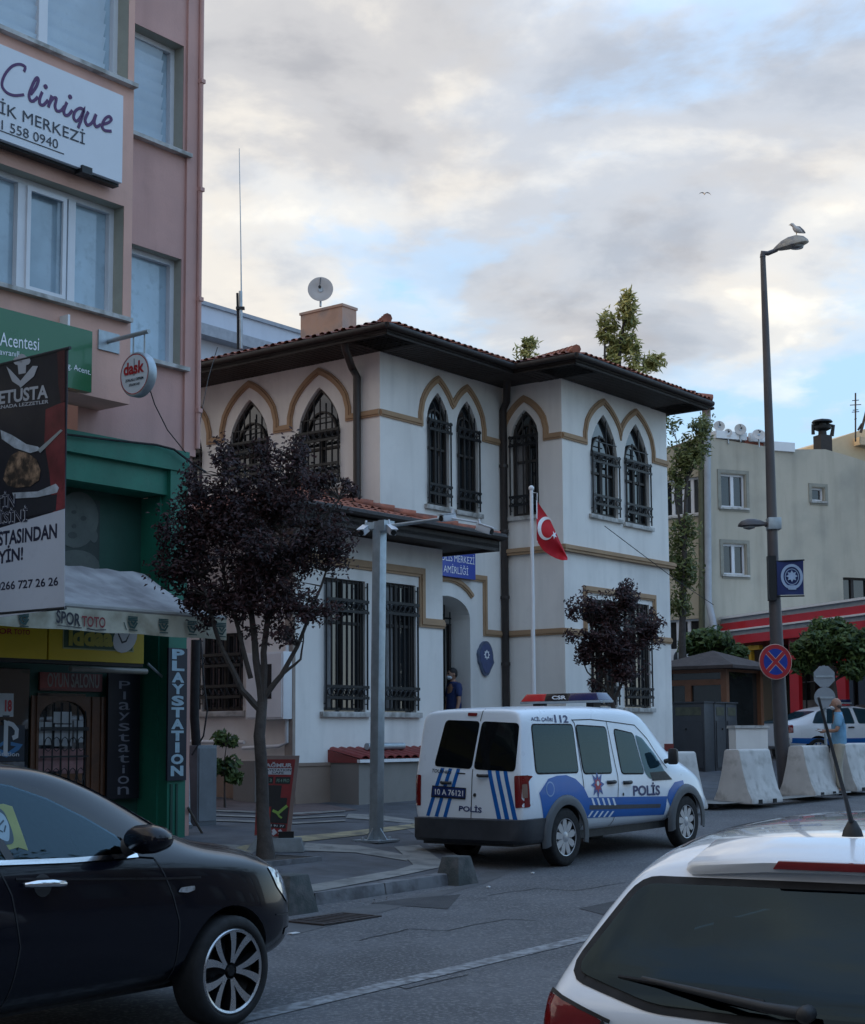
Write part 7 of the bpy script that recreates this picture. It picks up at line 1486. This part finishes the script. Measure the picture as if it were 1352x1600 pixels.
# ---- flag pole and flag
fb_ = P(835, 1150, 24.6); fb_.z = gz(fb_.x, fb_.y) + HK; fpo = thing('flagpole', 'white flagpole standing in front of the recess between the station wings', 'flagpole', fb_); ft = P(830.5, 766, 24.6)
MB().tube([fb_, P(833, 1000, 24.6), ft], [.042, .035, .028], 12).build('pole', M['white'], fpo, smooth=60); MB().lathe(Matrix.Translation(ft), [(.03, 0), (.045, .02), (.045, .05), (.02, .075), (0, .08)], 12).build('finial', M['white'], fpo, smooth=50)
mb = MB(); mb.tube([ft + Vector((.02, -.02, -.04)), ft + Vector((.09, -.03, -.05)), ft + Vector((.075, -.03, -.8))], .007, 5); mb.build('halyard', M['white'], fpo)
flg = thing('national_flag', 'red flag with white crescent and star hanging folded from the white flagpole', 'flag', P(838, 800, 24.55))
TT = [(838, 781), (849, 797), (860, 813), (868, 830), (877, 850), (887, 871)]; BB = [(839, 846), (849, 860), (860, 868), (870, 873), (879, 875.5), (887, 875)]
def lerp1(L, u): i = min(len(L) - 2, int(u * (len(L) - 1))); t = u * (len(L) - 1) - i; return (L[i][0] + (L[i + 1][0] - L[i][0]) * t, L[i][1] + (L[i + 1][1] - L[i][1]) * t)
def fl(u, v, off=0.0):
    a, b = lerp1(TT, u), lerp1(BB, u); x, y = a[0] + (b[0] - a[0]) * v, a[1] + (b[1] - a[1]) * v; return P(x, y, 24.55 + .07 * math.sin(u * 9 + v * 2.5) * u ** .5 + .03 * math.sin(v * 7 + u * 4) - off)
mb = MB(); nu, nv = 24, 14; mb.add([fl(i / nu, j / nv) for i in range(nu + 1) for j in range(nv + 1)], [(i * (nv + 1) + j, (i + 1) * (nv + 1) + j, (i + 1) * (nv + 1) + j + 1, i * (nv + 1) + j + 1) for i in range(nu) for j in range(nv)]); mb.build('cloth', mat('flag_red', (.50, .008, .02), .7, 0, .05, 4), flg, smooth=80)
def inv(x, y):
    u = max(0, min(1, (x - 838) / 49)); a, b = lerp1(TT, u), lerp1(BB, u); return u, (y - a[1]) / max(1, b[1] - a[1])
def fpoly(pts, off): return [fl(*inv(x, y), off) for x, y in pts]
cx, cy, mb = 851.5, 825.5, MB(); k = 20; A_ = [math.pi * (.16 + 1.68 * i / k) for i in range(k + 1)]; o1 = [(cx + 12.2 * math.cos(a), cy + 18.3 * math.sin(a)) for a in A_]; o2 = [(cx + 2.6 + 9.4 * math.cos(a), cy + .6 + 14.6 * math.sin(a)) for a in [math.pi * (.22 + 1.56 * i / k) for i in range(k + 1)]]
A1, A2 = fpoly(o1, .012), fpoly(o2, .012); mb.add(A1 + A2, [(i, i + 1, k + 2 + i, k + 1 + i) for i in range(k)]); mb.build('crescent', MC['lettering_white'], flg)
MB().poly(fpoly([(865 + (5.2 if i % 2 == 0 else 2.1) * math.cos(2 * math.pi * i / 10 + .5), 836 + (7 if i % 2 == 0 else 2.8) * math.sin(2 * math.pi * i / 10 + .5)) for i in range(10)], .014)).build('star', MC['lettering_white'], flg)
mb = MB(); mb.add([fl(0, 0, .006), fl(.03, 0, .006), fl(.03, 1, .006), fl(0, 1, .006)], [(0, 1, 2, 3)]); mb.build('hoist_band', MC['lettering_white'], flg)
# ---- steel camera post
sp_ = G(588, 1315, HK); cpst = thing('camera_post', 'square galvanised steel post with a side arm and four surveillance cameras', 'camera post', sp_); zt_ = P(590, 815, sp_.y).z; cf_ = Fr(Vector((sp_.x, sp_.y, 0)), U, -V); tl_ = (P(592.5, 815, sp_.y) - P(587, 1315, sp_.y)); w = .062
mb = MB(); lean = Vector((tl_.x, 0, 0)); lo = [cf_.pt(a, b, sp_.z) for a, b in ((-w, w), (w, w), (w, -w), (-w, -w))]; mb.hexa(lo, [v + lean + Z * (zt_ - sp_.z) for v in lo]); mb.build('post', M['galv'], cpst, bevel=.008)
MB().box(Fr(sp_, U, -V), -.2, .2, -.2, .2, 0, .025).build('base_plate', M['galv'], cpst)
for a, b in ((1, 0), (-1, 0), (0, 1), (0, -1)):
    dd = U * a - V * b; e = dd.cross(Z) * .006; q = sp_ + Z * .025; MB().hexa([q + dd * w - e, q + dd * (w + .11) - e, q + dd * w + Z * .14 - e, q + dd * w + Z * .139 - e], [q + dd * w + e, q + dd * (w + .11) + e, q + dd * w + Z * .14 + e, q + dd * w + Z * .139 + e]).build('gusset', M['galv'], cpst)
    MB().lathe(Matrix.Translation(sp_ + (U * a - V * b) * .1 + (U * b + V * a) * .13 + Z * .025), [(.02, 0), (.02, .03), (0, .032)], 6).build('anchor_bolt', M['galv'], cpst)
tp_ = sp_ + lean + Z * (zt_ - sp_.z); arm = [tp_ - Z * .07, tp_ - V * 1.05 + U * .02 - Z * .05]; MB().tube(arm, .022, 8).build('side_arm', M['galv'], cpst, smooth=50)
MB().box(Fr(tp_, U, -V), -.1, .1, w, w + .09, -.13, .0).build('arm_bracket', M['galv'], cpst)
CW = mat('camera_white', (.55, .57, .6), .4, 0, .05, 6)
def camera(p, d, nm='camera'):
    d = Vector(d).normalized(); s = d.cross(Z).normalized(); u_ = s.cross(d); fr = Fr(p, d, s, u_); mb = MB(); mb.box(fr, -.10, .10, -.04, .04, -.04, .04); o = mb.build(nm, CW, cpst, bevel=.012)
    MB().box(fr, -.09, .13, -.045, .045, .042, .052).build('sun_shield', CW, o); MB().lathe(Matrix.Translation(p + d * .1) @ d.to_track_quat('Z', 'Y').to_matrix().to_4x4(), [(.034, 0), (.034, .012), (0, .013)], 14).build('lens', M['dark'], o)
    MB().tube([p - d * .05 + u_ * .0, p - d * .08 + Z * .10], .014, 6).build('camera_bracket', CW, o)
e_ = arm[1]; camera(e_ + Vector((-.02, 0, .0)), (-.75, -.6, -.15)); camera(P(757, 827, e_.y - .15), (.8, -.5, -.35)); camera(P(569, 829, sp_.y - .05), (-.3, -.9, -.4)); camera(P(611, 828, sp_.y - .15), (.35, -.9, -.45))
MB().tube([e_, P(745, 816, e_.y - .1), P(757, 824, e_.y - .15)], .012, 6).build('end_bracket', CW, cpst); MB().box(Fr(P(573, 823, sp_.y), (1, 0, 0), (0, -1, 0)), -.02, .10, -.03, .03, -.03, .05).build('junction_box', M['galv'], cpst)
# ---- standing advertisement board of the games cafe
bs_ = G(432, 1333, HK); adv = thing('cafe_pavement_board', 'red and black games cafe board with a tan frame leaning behind the purple tree', 'advertising board', bs_); af_ = Fr(bs_ + Vector((0, .25, 0)), (1, .05, 0), (.05, -1, 0), (0, .06, 1))
qd = [af_.px(*p) for p in ((398, 1304), (447, 1308), (461, 1186), (404, 1186))]; c_ = (sum(q[0] for q in qd) / 4, sum(q[1] for q in qd) / 4)
def bq(u, v): a = Vector(qd[0]).lerp(Vector(qd[1]), u); b = Vector(qd[3]).lerp(Vector(qd[2]), u); return tuple(a.lerp(b, v))
MB().prism(af_, [(q[0] + (.015 if i in (1, 2) else -.005) * (3.0 if i in (1, 2) else 1), q[1] + (.04 if i > 1 else -.01)) for i, q in enumerate(qd)], -.09, -.002).build('frame', mat('tan_frame', (.20, .14, .12), .6, 0, .1, 5), adv); MB().prism(af_, qd, -.002, .004).build('panel', mat('board_red', (.20, .012, .015), .45, 0, .15, 6), adv)
def bpn(u0, u1, v0, v1, m_, n_, nm): MB().prism(af_, [bq(u0, v0), bq(u1, v0), bq(u1, v1), bq(u0, v1)], n_ - .002, n_).build(nm, m_, adv)
wl_ = mat('board_white', (.42, .43, .46), .5); bk2 = mat('board_black', (.008, .008, .01), .5); 
bpn(.05, .93, .80, .885, wl_, .007, 'white_strip'); bpn(.08, .44, .68, .77, bk2, .007, 'black_cell'); bpn(.50, .93, .68, .77, bk2, .0072, 'black_cell'); bpn(.04, .70, .50, .66, bk2, .007, 'black_cell'); bpn(.1, .9, .38, .50, bk2, .0068, 'black_cell'); bpn(.45, .98, .17, .38, bk2, .0066, 'black_cell'); bpn(.1, .95, .11, .16, bk2, .0067, 'black_cell'); bpn(.2, .42, .20, .36, mat('board_red2', (.33, .03, .02), .5), .007, 'red_cell')
def btx(s, u0, u1, v0, v1, m_, b=.02): textq(af_, s, [bq(u0, v0), bq(u1, v0), bq(u1, v1), bq(u0, v1)], .0095, m_, adv, bold=b)
btx('YAĞMUR', .06, .93, .895, .965, wl_, .04); btx('PLAYSTATION', .08, .92, .845, .875, BK); btx('CAFE', .38, .72, .808, .838, BK); btx('077 31 91 77', .14, .9, .122, .15, wl_); btx('PS 3', .14, .4, .70, .745, mat('board_teal', (.10, .20, .16), .5)); btx('PS 4 PRO', .54, .9, .70, .745, MC['board_teal']); btx('BİR', .1, .3, .61, .645, wl_)
for i in range(4): band(mb := MB(), af_, [bq(.16 + i * .2, .02), bq(.24 + i * .2, .05), bq(.16 + i * .2, .085)], .035, .007, .009); mb.build('chevron', wl_, adv)
mb = MB(); band(mb, af_, [bq(.5, .33), bq(.68, .30), bq(.82, .36), bq(.92, .40)], .03, .009, .011); band(mb, af_, [bq(.62, .31), bq(.72, .26), bq(.8, .24)], .02, .0092, .0112); mb.build('player_figure', mat('board_green', (.20, .33, .06), .5), adv)
fb2 = Fr(bs_ + Vector((.05, .22, 0)), (1, .05, 0), (.05, -1, 0)); mb = MB(); mb.hexa([fb2.pt(a, b, 0) for a, b in ((-.42, .12), (.24, .12), (.24, -.22), (-.42, -.22))], [fb2.pt(a, b, .15) for a, b in ((-.30, .06), (.20, .06), (.20, -.16), (-.30, -.16))]); mb.build('concrete_foot', mat('foot_concrete', (.17, .18, .18), .85, 0, .2, 6, .3, 40), adv, bevel=.015); MB().box(fb2, -.05, .12, -.08, .0, .15, .22).build('socket', M['iron'], adv)
# ---- wooden guard booth
bC = G(1135, 1220, HK); bC = P(1135, 1150, 35); bC.z = gz(bC.x, bC.y) + HK; FBl, FBr = Fr(bC, V, -U), Fr(bC, U, -V)
bo = thing('guard_booth', 'brown wooden guard booth with a shallow hipped roof and tinted windows', 'booth', bC); BWd = mat('booth_wood', (.19, .08, .04), .5, 0, .2, 3, .1, 20); bwid, bdep = FBl.S(1044, 1100), FBr.S(1187, 1100); ze = FBr.Zz(1140, 1044) ; zap = P(1112, 1016, 36).z - bC.z
tint = mat('tinted_glass', (.02, .022, .022), .05, 0, .2, 2, coat=.8)
for s, f_ in ((0, FBl), (bwid, FBl), (bdep, FBr)): MB().box(f_, s - .07, s + .07, -.07, .07, 0, ze).build('corner_post', BWd, bo)
MB().box(FBl, .07, bwid - .07, -.03, .01, 0, 1.15).build('lower_panel', BWd, bo); MB().box(FBr, .07, bdep - .07, -.03, .01, 0, .75).build('lower_panel', BWd, bo)
for z0, z1 in ((1.15, 1.22), (FBl.Zz(1090, 1071), FBl.Zz(1090, 1062)), (ze - .1, ze)): MB().box(FBl, .07, bwid - .07, -.03, .03, z0, z1).build('rail', BWd, bo)
for x in (1076,): a = FBl.S(x, 1085); MB().box(FBl, a - .08, a + .08, -.03, .025, 1.22, FBl.Zz(1090, 1071)).build('stile', BWd, bo)
MB().box(FBl, .07, bwid - .07, -.06, -.04, 1.15, ze).build('window', tint, bo); MB().box(FBr, .07, bdep - .07, -.05, -.03, .75, ze).build('window', tint, bo)
MB().box(FBr, -.0, bdep, -.06, .03, ze - .08, ze).build('rail', BWd, bo); MB().add([FBr.pt(0, -bwid, 0), FBr.pt(bdep, -bwid, 0), FBr.pt(bdep, -bwid, ze), FBr.pt(0, -bwid, ze)], [(0, 1, 2, 3)]).build('back_wall', BWd, bo); MB().add([FBr.pt(bdep, 0, 0), FBr.pt(bdep, -bwid, 0), FBr.pt(bdep, -bwid, ze), FBr.pt(bdep, 0, ze)], [(0, 1, 2, 3)]).build('side_wall', BWd, bo)
ap = FBr.pt(bdep / 2, -bwid / 2, zap); oh = .42; cn = [FBr.pt(-oh, oh, ze - .02), FBr.pt(bdep + oh, oh, ze - .02), FBr.pt(bdep + oh, -bwid - oh, ze - .02), FBr.pt(-oh, -bwid - oh, ze - .02)]; cn2 = [c + Z * .07 for c in cn]
MB().add(cn + cn2 + [ap], [(0, 1, 2, 3), (0, 1, 5, 4), (1, 2, 6, 5), (2, 3, 7, 6), (3, 0, 4, 7), (4, 5, 8), (5, 6, 8), (6, 7, 8), (7, 4, 8)]).build('roof', mat('shingle_brown', (.055, .042, .040), .9, 0, .2, 5, .4, 30), bo)
# ---- grey cabinets
cm = mat('bin_grey', (.045, .050, .060), .5, .1, .12, 4)
cc0 = P(1102, 1150, 33.2); cc0.z = gz(cc0.x, cc0.y) + HK; H_ = P(1102, 1098, 33.2).z - cc0.z
def cab_(label, fr, s0, s1, dep_):
    o = thing('waste_cabinet', label, 'waste cabinet', fr.pt((s0 + s1) / 2, -dep_ / 2, 0), 'tall grey waste cabinets'); MB().box(fr, s0 + .01, s1 - .01, -dep_, 0, 0, H_).build('body', cm, o, bevel=.015)
    MB().box(fr, s0 + .05, s1 - .05, .0, .02, .08, H_ * .74).build('door', cm, o); a = MB().box(fr, s0 + .08, s1 - .08, .001, .006, H_ * .82, H_ * .94).build('flap', mat('flap_dull', (.07, .075, .05), .4, 0, .3, 8), o); MB().lathe(Matrix.Translation(fr.pt((s0 + s1) / 2 + .05, .02, H_ * .62)) @ fr.n.to_track_quat('Z', 'Y').to_matrix().to_4x4(), [(.025, 0), (.02, .02), (0, .022)], 10).build('lock', M['iron'], o); MB().box(fr, s0 - .01, s1 + .01, -dep_ - .01, .03, H_ + .001, H_ + .03).build('lid', cm, o)
cfl, cfr = Fr(cc0, V, -U), Fr(cc0, U, -V); e1_, e2_ = cfr.S(1124, 1150), cfr.S(1149, 1150)
cab_('dark grey waste cabinet at the left of the three, its wide face turned left', cfl, .0, cfl.S(1051, 1150), .45)
cab_('middle one of three dark grey waste cabinets before the booth', cfr, .47, .47 + e1_, .6) if False else cab_('middle one of three dark grey waste cabinets before the booth', cfr, 0.0 + .0, e1_, -.0 + .0) if False else None
FR2 = Fr(cc0 - V * .02, U, -V)
cab_('middle one of three dark grey waste cabinets before the booth', Fr(cc0 + U * .46 + V * .0, U, -V), 0.0, .52, .6); cab_('right hand one of three dark grey waste cabinets, nearest the lamp', Fr(cc0 + U * .46, U, -V), .54, 1.08, .6)
# low white walls beside the booth
a = P(1150, 1150, 31.5); a.z = gz(a.x, a.y) + HK; f_ = Fr(a, (.95, .3, 0), (.3, -.95, 0)); w1 = f_.S(1200, 1150); zt_ = f_.Zz(1175, 1138); o = thing('low_white_wall', 'low white rendered wall with a coping behind the barrier by the lamp', 'wall', a); MB().box(f_, 0, w1, -.3, 0, 0, zt_).build('wall', M['white_wall'], o); MB().box(f_, -.03, w1 + .03, -.33, .03, zt_ + .001, zt_ + .06).build('coping', M['sill'], o)
a = P(1032, 1150, 32.5); a.z = gz(a.x, a.y) + HK; f_ = Fr(a, (1, 0, 0), (0, -1, 0)); o = thing('low_white_wall', 'short white wall stub with red tiles between the station corner and the booth', 'wall', a); zt_ = f_.Zz(1040, 1137); MB().box(f_, -.1, f_.S(1048, 1150), -.3, 0, 0, zt_).build('wall', M['white_wall'], o); MB().box(f_, -.3, .22, .02, .35, .0, f_.Zz(1040, 1162)).build('tiled_step', MC['lid_tile'], o)
# ---- police saloon behind the barriers
pc_ = thing('police_car', 'white police saloon with blue stripe and roof light bar parked behind the barriers', 'car')
st = [(0, .42, .66, .76, .72, .90, .52, .98, 1.03, 0), (.08, .36, .76, .84, .80, .93, .60, 1.02, 1.07, 0), (.55, .30, .80, .88, .85, .95, .62, 1.08, 1.12, 0), (1.0, .28, .82, .88, .86, .95, .58, 1.27, 1.32, 0), (1.5, .28, .82, .88, .86, .95, .58, 1.38, 1.44, 0), (2.3, .28, .82, .88, .86, .94, .58, 1.38, 1.45, 0), (2.9, .28, .82, .88, .86, .93, .60, 1.2, 1.27, 0), (3.3, .28, .82, .88, .84, .91, .64, 1.0, 1.04, 0), (3.9, .3, .78, .85, .8, .84, .62, .90, .94, 0), (4.3, .34, .66, .74, .68, .72, .5, .78, .82, 0), (4.4, .4, .55, .6, .55, .6, .4, .66, .7, 0)]
body, bv = carbody('body', st, pc_, WP, [(.85, .31), (3.5, .31)], 1, .36, .86, 2)
for x in (.85, 3.5):
    for sd in (-1, 1): wheel(pc_, x, sd * .78, .31, .31, .2, .2, 'cover', sd)
pq = P(1203, 1150, 38.5); place(pc_, Vector((pq.x, pq.y, gz(pq.x, pq.y))), R(72))
patch(bv, [rounded([(.72, .97), (.98, 1.24), (1.25, 1.34), (1.92, 1.36), (1.92, .96)], .05)], 'R', .006, VG, pc_, 'rear_side_window', .06); patch(bv, [rounded([(2.02, .96), (2.02, 1.36), (2.5, 1.32), (3.0, 1.02), (2.98, .95)], .05)], 'R', .006, VG, pc_, 'front_side_window', .06)
patch(bv, [rounded([(-.55, .98), (-.5, 1.28), (.5, 1.28), (.55, .98)], .05)], 'B', .006, VG, pc_, 'rear_window', .08); patch(bv, [[(.02, .62), (1.2, .60), (3.9, .62), (3.9, .46), (1.2, .44), (.05, .5)]], 'R', .004, PB, pc_, 'livery_band', .08)
patch(bv, [rounded([(.0, .92), (.2, .94), (.18, .74), (.0, .74)], .02)], 'R', .008, LENS, pc_, 'tail_light', .05); patch(bv, [rounded([(-.5, .90), (-.76, .92), (-.78, .74), (-.52, .74)], .02)], 'B', .008, LENS, pc_, 'tail_light', .05); patch(bv, [rounded([(.5, .90), (.76, .92), (.78, .74), (.52, .74)], .02)], 'B', .008, LENS, pc_, 'tail_light', .05)
for x in (1.78, 2.8): MB().tube([(x - .08, -.87, .87), (x, -.905, .875), (x + .08, -.87, .87)], .018, 6).build('door_handle', M['blackp'], None).parent = pc_
for y0, y1, m_ in ((.1, .55, MC['red_beacon']), (-.55, -.1, MC['blue_beacon'])): MB().box(LOC, 1.75, 2.0, -y1, -y0, 1.50, 1.57).build('beacon', m_, None, bevel=.01).parent = pc_
MB().box(LOC, 1.73, 2.02, -.56, .56, 1.455, 1.498).build('light_bar_base', M['galv'], None).parent = pc_; MB().tube([(3.0, -.84, 1.0), (3.0, -1.0, 1.03)], [.03, .06], 8).build('door_mirror', M['blackp'], None).parent = pc_
# ---- roof dish and antenna mast of the station
dish(501, 452, 28.6, 20.5, 'large round pale satellite dish on the station chimney', -10, 0, 16)
ms = P(376, 530, 28.4); am = thing('radio_mast', 'thin tall whip antenna on a short bracket mast above the station roof', 'antenna', ms); MB().tube([P(376, 455, 28.4), P(377, 545, 28.4)], .035, 8).build('mast', M['galv'], am); MB().tube([P(371, 458, 28.4), P(372, 500, 28.4), P(372, 545, 28.4)], .022, 8).build('support', M['rubber'], am); MB().tube([P(374, 232, 28.4), P(376.5, 380, 28.4), P(378, 530, 28.4)], [.007, .011, .018], 6).build('whip', M['galv'], am); mb = MB(); a = P(375, 484, 28.4); mb.box(LOC, a.x - .07, a.x + .09, -a.y - .03, -a.y + .05, a.z, a.z + .05); mb.build('clamp', M['iron'], am)
# ---- fallen leaves round the foot of the large plum tree and along the kerb
mb = MB(); r9 = random.Random(4)
for i in range(175):
    a, b = (r9.gauss(420, 60), r9.gauss(1345, 16)) if i < 150 else (r9.uniform(500, 740), 0)
    if i >= 150: b = 1418 - (a - 500) * .16 + abs(r9.gauss(0, 4))
    p = G(a, b, HK if i < 150 else 0) + Z * (.012 if i < 150 else .006); d = Vector((r9.uniform(-1, 1), r9.uniform(-1, 1), r9.uniform(-.2, .2))).normalized() * .015; s_ = Vector((-d.y, d.x, .002)) * .5; mb.add([p - d, p + s_, p + d, p - s_], [(0, 1, 2, 3)])
tag(mb.build('fallen_leaves', mat('dry_leaf', (.07, .045, .03), .8, 0, .5, 30)), 'scatter of small dry leaves round the tree foot and kerb', kind='stuff')
# ================================================================ PEOPLE
def skinmesh(J, E, Rr, root_i, subs=1):
    me = bpy.data.meshes.new('s'); me.from_pydata([tuple(j) for j in J], E, []); o = bpy.data.objects.new('s', me); COL.objects.link(o); md = o.modifiers.new('k', 'SKIN')
    for i, v in enumerate(me.skin_vertices[0].data): v.radius = (Rr[i], Rr[i]) if not isinstance(Rr[i], tuple) else Rr[i]; v.use_root = (i == root_i); v.use_loose = False
    md.use_smooth_shade = True; s_ = o.modifiers.new('u', 'SUBSURF'); s_.levels = s_.render_levels = subs; dg = bpy.context.evaluated_depsgraph_get(); m2 = bpy.data.meshes.new_from_object(o.evaluated_get(dg)); vs = [v.co.copy() for v in m2.vertices]; fs = [tuple(p.vertices) for p in m2.polygons]; bpy.data.objects.remove(o); return vs, fs
def person(label, loc, face, skin, shirt, trous, hair, armL, armR, mask=True, bald=False, h=1.75, glasses=False, shoes=None):
    """local: x right, y forward, z up; arms are (elbow, wrist) points"""
    root = thing('person', label, 'person', (0, 0, 0)); k = h / 1.75
    pel, wa, ch, nk, hb_ = (0, 0, .96), (0, .0, 1.12), (0, .01, 1.33), (0, .0, 1.50), (0, .02, 1.60)
    J = [pel, wa, ch, nk, hb_, (.17, -.01, 1.43), armR[0], armR[1], (-.17, -.01, 1.43), armL[0], armL[1], (.10, 0, .90), (.11, .02, .50), (.11, -.01, .09), (-.10, 0, .90), (-.12, .04, .50), (-.13, -.0, .09), (.12, .13, .035), (-.14, .14, .035)]
    E = [(0, 1), (1, 2), (2, 3), (3, 4), (2, 5), (5, 6), (6, 7), (2, 8), (8, 9), (9, 10), (0, 11), (11, 12), (12, 13), (0, 14), (14, 15), (15, 16), (13, 17), (16, 18)]
    Rr = [(.15, .11), (.145, .105), (.155, .11), .058, .055, .065, .042, .026, .065, .042, .026, .085, .055, .038, .085, .055, .038, .03, .03]
    vs, fs = skinmesh(J, E, Rr, 0); mb = MB(); mb.add(vs, fs)
    def sph(c, rx, ry, rz, f=None, n=14): mb_ = MB(); mb_.lathe(ell(Vector(c), rx, ry, rz), [(math.sin(math.pi * i / 10), -math.cos(math.pi * i / 10)) for i in range(11)], n); return mb_
    H = Vector((0, .03, 1.655)); mb.lathe(ell(H, .074, .095, .115), [(math.sin(math.pi * i / 12), -math.cos(math.pi * i / 12)) for i in range(13)], 18); mb.lathe(ell(H + Vector((0, .035, -.055)), .052, .058, .058), SPH, 14)
    mb.tube([H + Vector((0, .09, .01)), H + Vector((0, .118, -.025)), H + Vector((0, .10, -.035))], [.008, .014, .012], 8)
    for sx in (-1, 1): mb.lathe(ell(H + Vector((sx * .074, 0, -.01)), .012, .02, .032), SPH, 10)
    mb.tube([H + Vector((-.024, .097, -.063)), H + Vector((0, .103, -.063)), H + Vector((.024, .097, -.063))], [.004, .007, .004], 6)
    for sx, (e, w) in ((1, armR), (-1, armL)):           # palm and five fingers
        e, w = Vector(e), Vector(w); d = (w - e).normalized(); s = d.cross(Vector((0, 1, 0)) if abs(d.y) < .8 else Z).normalized(); nrm = s.cross(d); pm_ = w + d * .05
        mb.tube([w - d * .02, w + d * .02, pm_, w + d * .085], [.024, .030, .034, .026], 10)
        for i, ln in enumerate((.062, .072, .066, .052)):
            b = w + d * .078 + s * (.026 - .0175 * i); mb.tube([b, b + d * ln * .5 + nrm * .008, b + d * ln * .8 + nrm * .028, b + d * ln * .85 + nrm * .045], [.009, .0085, .0075, .005], 6)
        b = w + d * .03 + s * .028; mb.tube([b, b + s * .022 + d * .025 + nrm * .012, b + s * .022 + d * .05 + nrm * .025], [.011, .010, .007], 6)
    mb.build('body', skin, root, smooth=70)
    for sx in (-1, 1): MB().lathe(ell(H + Vector((sx * .028, .088, .012)), .011, .006, .006), SPH, 8).build('eye', M['dark'], root)
    vs, fs = skinmesh([(0, 0, .84), wa, ch, (0, 0, 1.46), (.17, -.01, 1.43), Vector((.17, -.01, 1.43)).lerp(Vector(armR[0]), .82), (-.17, -.01, 1.43), Vector((-.17, -.01, 1.43)).lerp(Vector(armL[0]), .82)], [(0, 1), (1, 2), (2, 3), (2, 4), (4, 5), (2, 6), (6, 7)], [(.175, .135), (.168, .13), (.175, .13), .075, .083, .070, .083, .070], 0); MB().add(vs, fs).build('shirt', shirt, root, smooth=70)
    mb = MB(); mb.lathe(Matrix.Translation((0, 0, .93)) @ Matrix.Diagonal((.172, .135, 1, 1)), [(1.0, 0), (1.02, .08), (.98, .25), (.97, .36)], 20); mb.build('shirt_tail', shirt, root, smooth=60)
    mb = MB(); mb.tube([(0, 0, 1.475), (0, .0, 1.515)], [.085, .072], 14, False); mb.build('collar', shirt, root, smooth=50)
    vs, fs = skinmesh([(0, 0, .97), (.10, 0, .88), (.112, .02, .50), (.112, -.01, .10), (-.10, 0, .88), (-.122, .04, .50), (-.132, 0, .10)], [(0, 1), (1, 2), (2, 3), (0, 4), (4, 5), (5, 6)], [.128, .105, .078, .068, .105, .078, .068], 0); MB().add(vs, fs).build('trousers', trous, root, smooth=70)
    mb = MB(); mb.lathe(Matrix.Translation((0, 0, .94)) @ Matrix.Diagonal((.155, .118, 1, 1)), [(1, 0), (1.02, .03)], 18); mb.build('belt', M['wood_dark'], root, smooth=50)
    for sx, x in ((1, .115), (-1, -.135)): mb = MB(); mb.lathe(ell(Vector((x, .05, .045)), .05, .14, .05), SPH, 12); mb.build('shoe', shoes or M['blackp'], root, smooth=60)
    if not bald: mb = MB(); mb.lathe(ell(H + Vector((0, -.012, .022)), .080, .098, .104), [(math.sin(math.pi * i / 12), -math.cos(math.pi * i / 12)) for i in range(6, 13)], 18); mb.lathe(ell(H + Vector((0, -.035, -.0)), .077, .075, .085), SPH, 14); mb.build('hair', hair, root, smooth=70)
    else: mb = MB(); mb.lathe(ell(H + Vector((0, -.03, -.03)), .078, .075, .05), SPH, 14); mb.build('cropped_hair', hair, root, smooth=70)
    if mask: MB().lathe(ell(H + Vector((0, .055, -.062)), .060, .062, .042), SPH, 14).build('face_mask', mat('mask_white', (.55, .60, .64), .8), root, smooth=70)
    if glasses:
        mb = MB()
        for sx in (-1, 1): mb.lathe(ell(H + Vector((sx * .03, .094, .012)), .024, .008, .017), SPH, 10)
        mb.box(LOC, -.05, .05, -.103, -.097, H.z + .015, H.z + .02); mb.build('sunglasses', M['dark'], root, smooth=60)
    root.location = loc; root.rotation_euler = (0, 0, face); root.scale = (k, k, k); return root
SK = mat('skin_tan', (.34, .19, .13), .6, 0, .08, 20); 
pm_ = P(1311, 1150, 28.6); pm_.z = P(1306, 1092, 28.6).z - 1.765
man = person('man in a light blue polo and beige trousers standing behind the right barriers', pm_, R(78), SK, mat('polo_blue', (.16, .34, .50), .85, 0, .1, 12), mat('beige_cotton', (.38, .35, .28), .9, 0, .08, 9), mat('short_grey_hair', (.10, .07, .06), .9), ((-.27, .04, 1.17), (-.15, .26, 1.16)), ((.25, .02, 1.18), (.12, .24, 1.17)), bald=True, h=1.76)
ph = MB(); fr = Fr((0, 0, 0), (1, 0, 0), (0, -1, 0)); q = Matrix.Rotation(R(78), 3, 'Z') @ (Vector((-.12, .36, 1.17)) * 1.006) + Vector(pm_); tag(MB().box(Fr(q, (1, .2, 0), (.2, -1, 0)), -.04, .04, -.06, .06, -.005, .02).build('white_phone', M['white'], None, bevel=.004), 'small white phone held by the man in the light blue polo', 'phone')
po = FM.pt(FM.S(706, 1100, -.3), -.25, dz0)
off_ = person('police officer in a dark blue shirt with sunglasses standing in the arched doorway', Vector((po.x, po.y, P(703, 1044, po.y).z - 1.78)), R(118), SK, mat('uniform_blue', (.015, .03, .11), .8, 0, .1, 12), mat('uniform_trousers', (.012, .014, .03), .85), mat('dark_hair', (.012, .01, .01), .7), ((-.24, .02, 1.15), (-.26, .10, .90)), ((.24, .0, 1.15), (.25, .06, .90)), glasses=True, h=1.76)
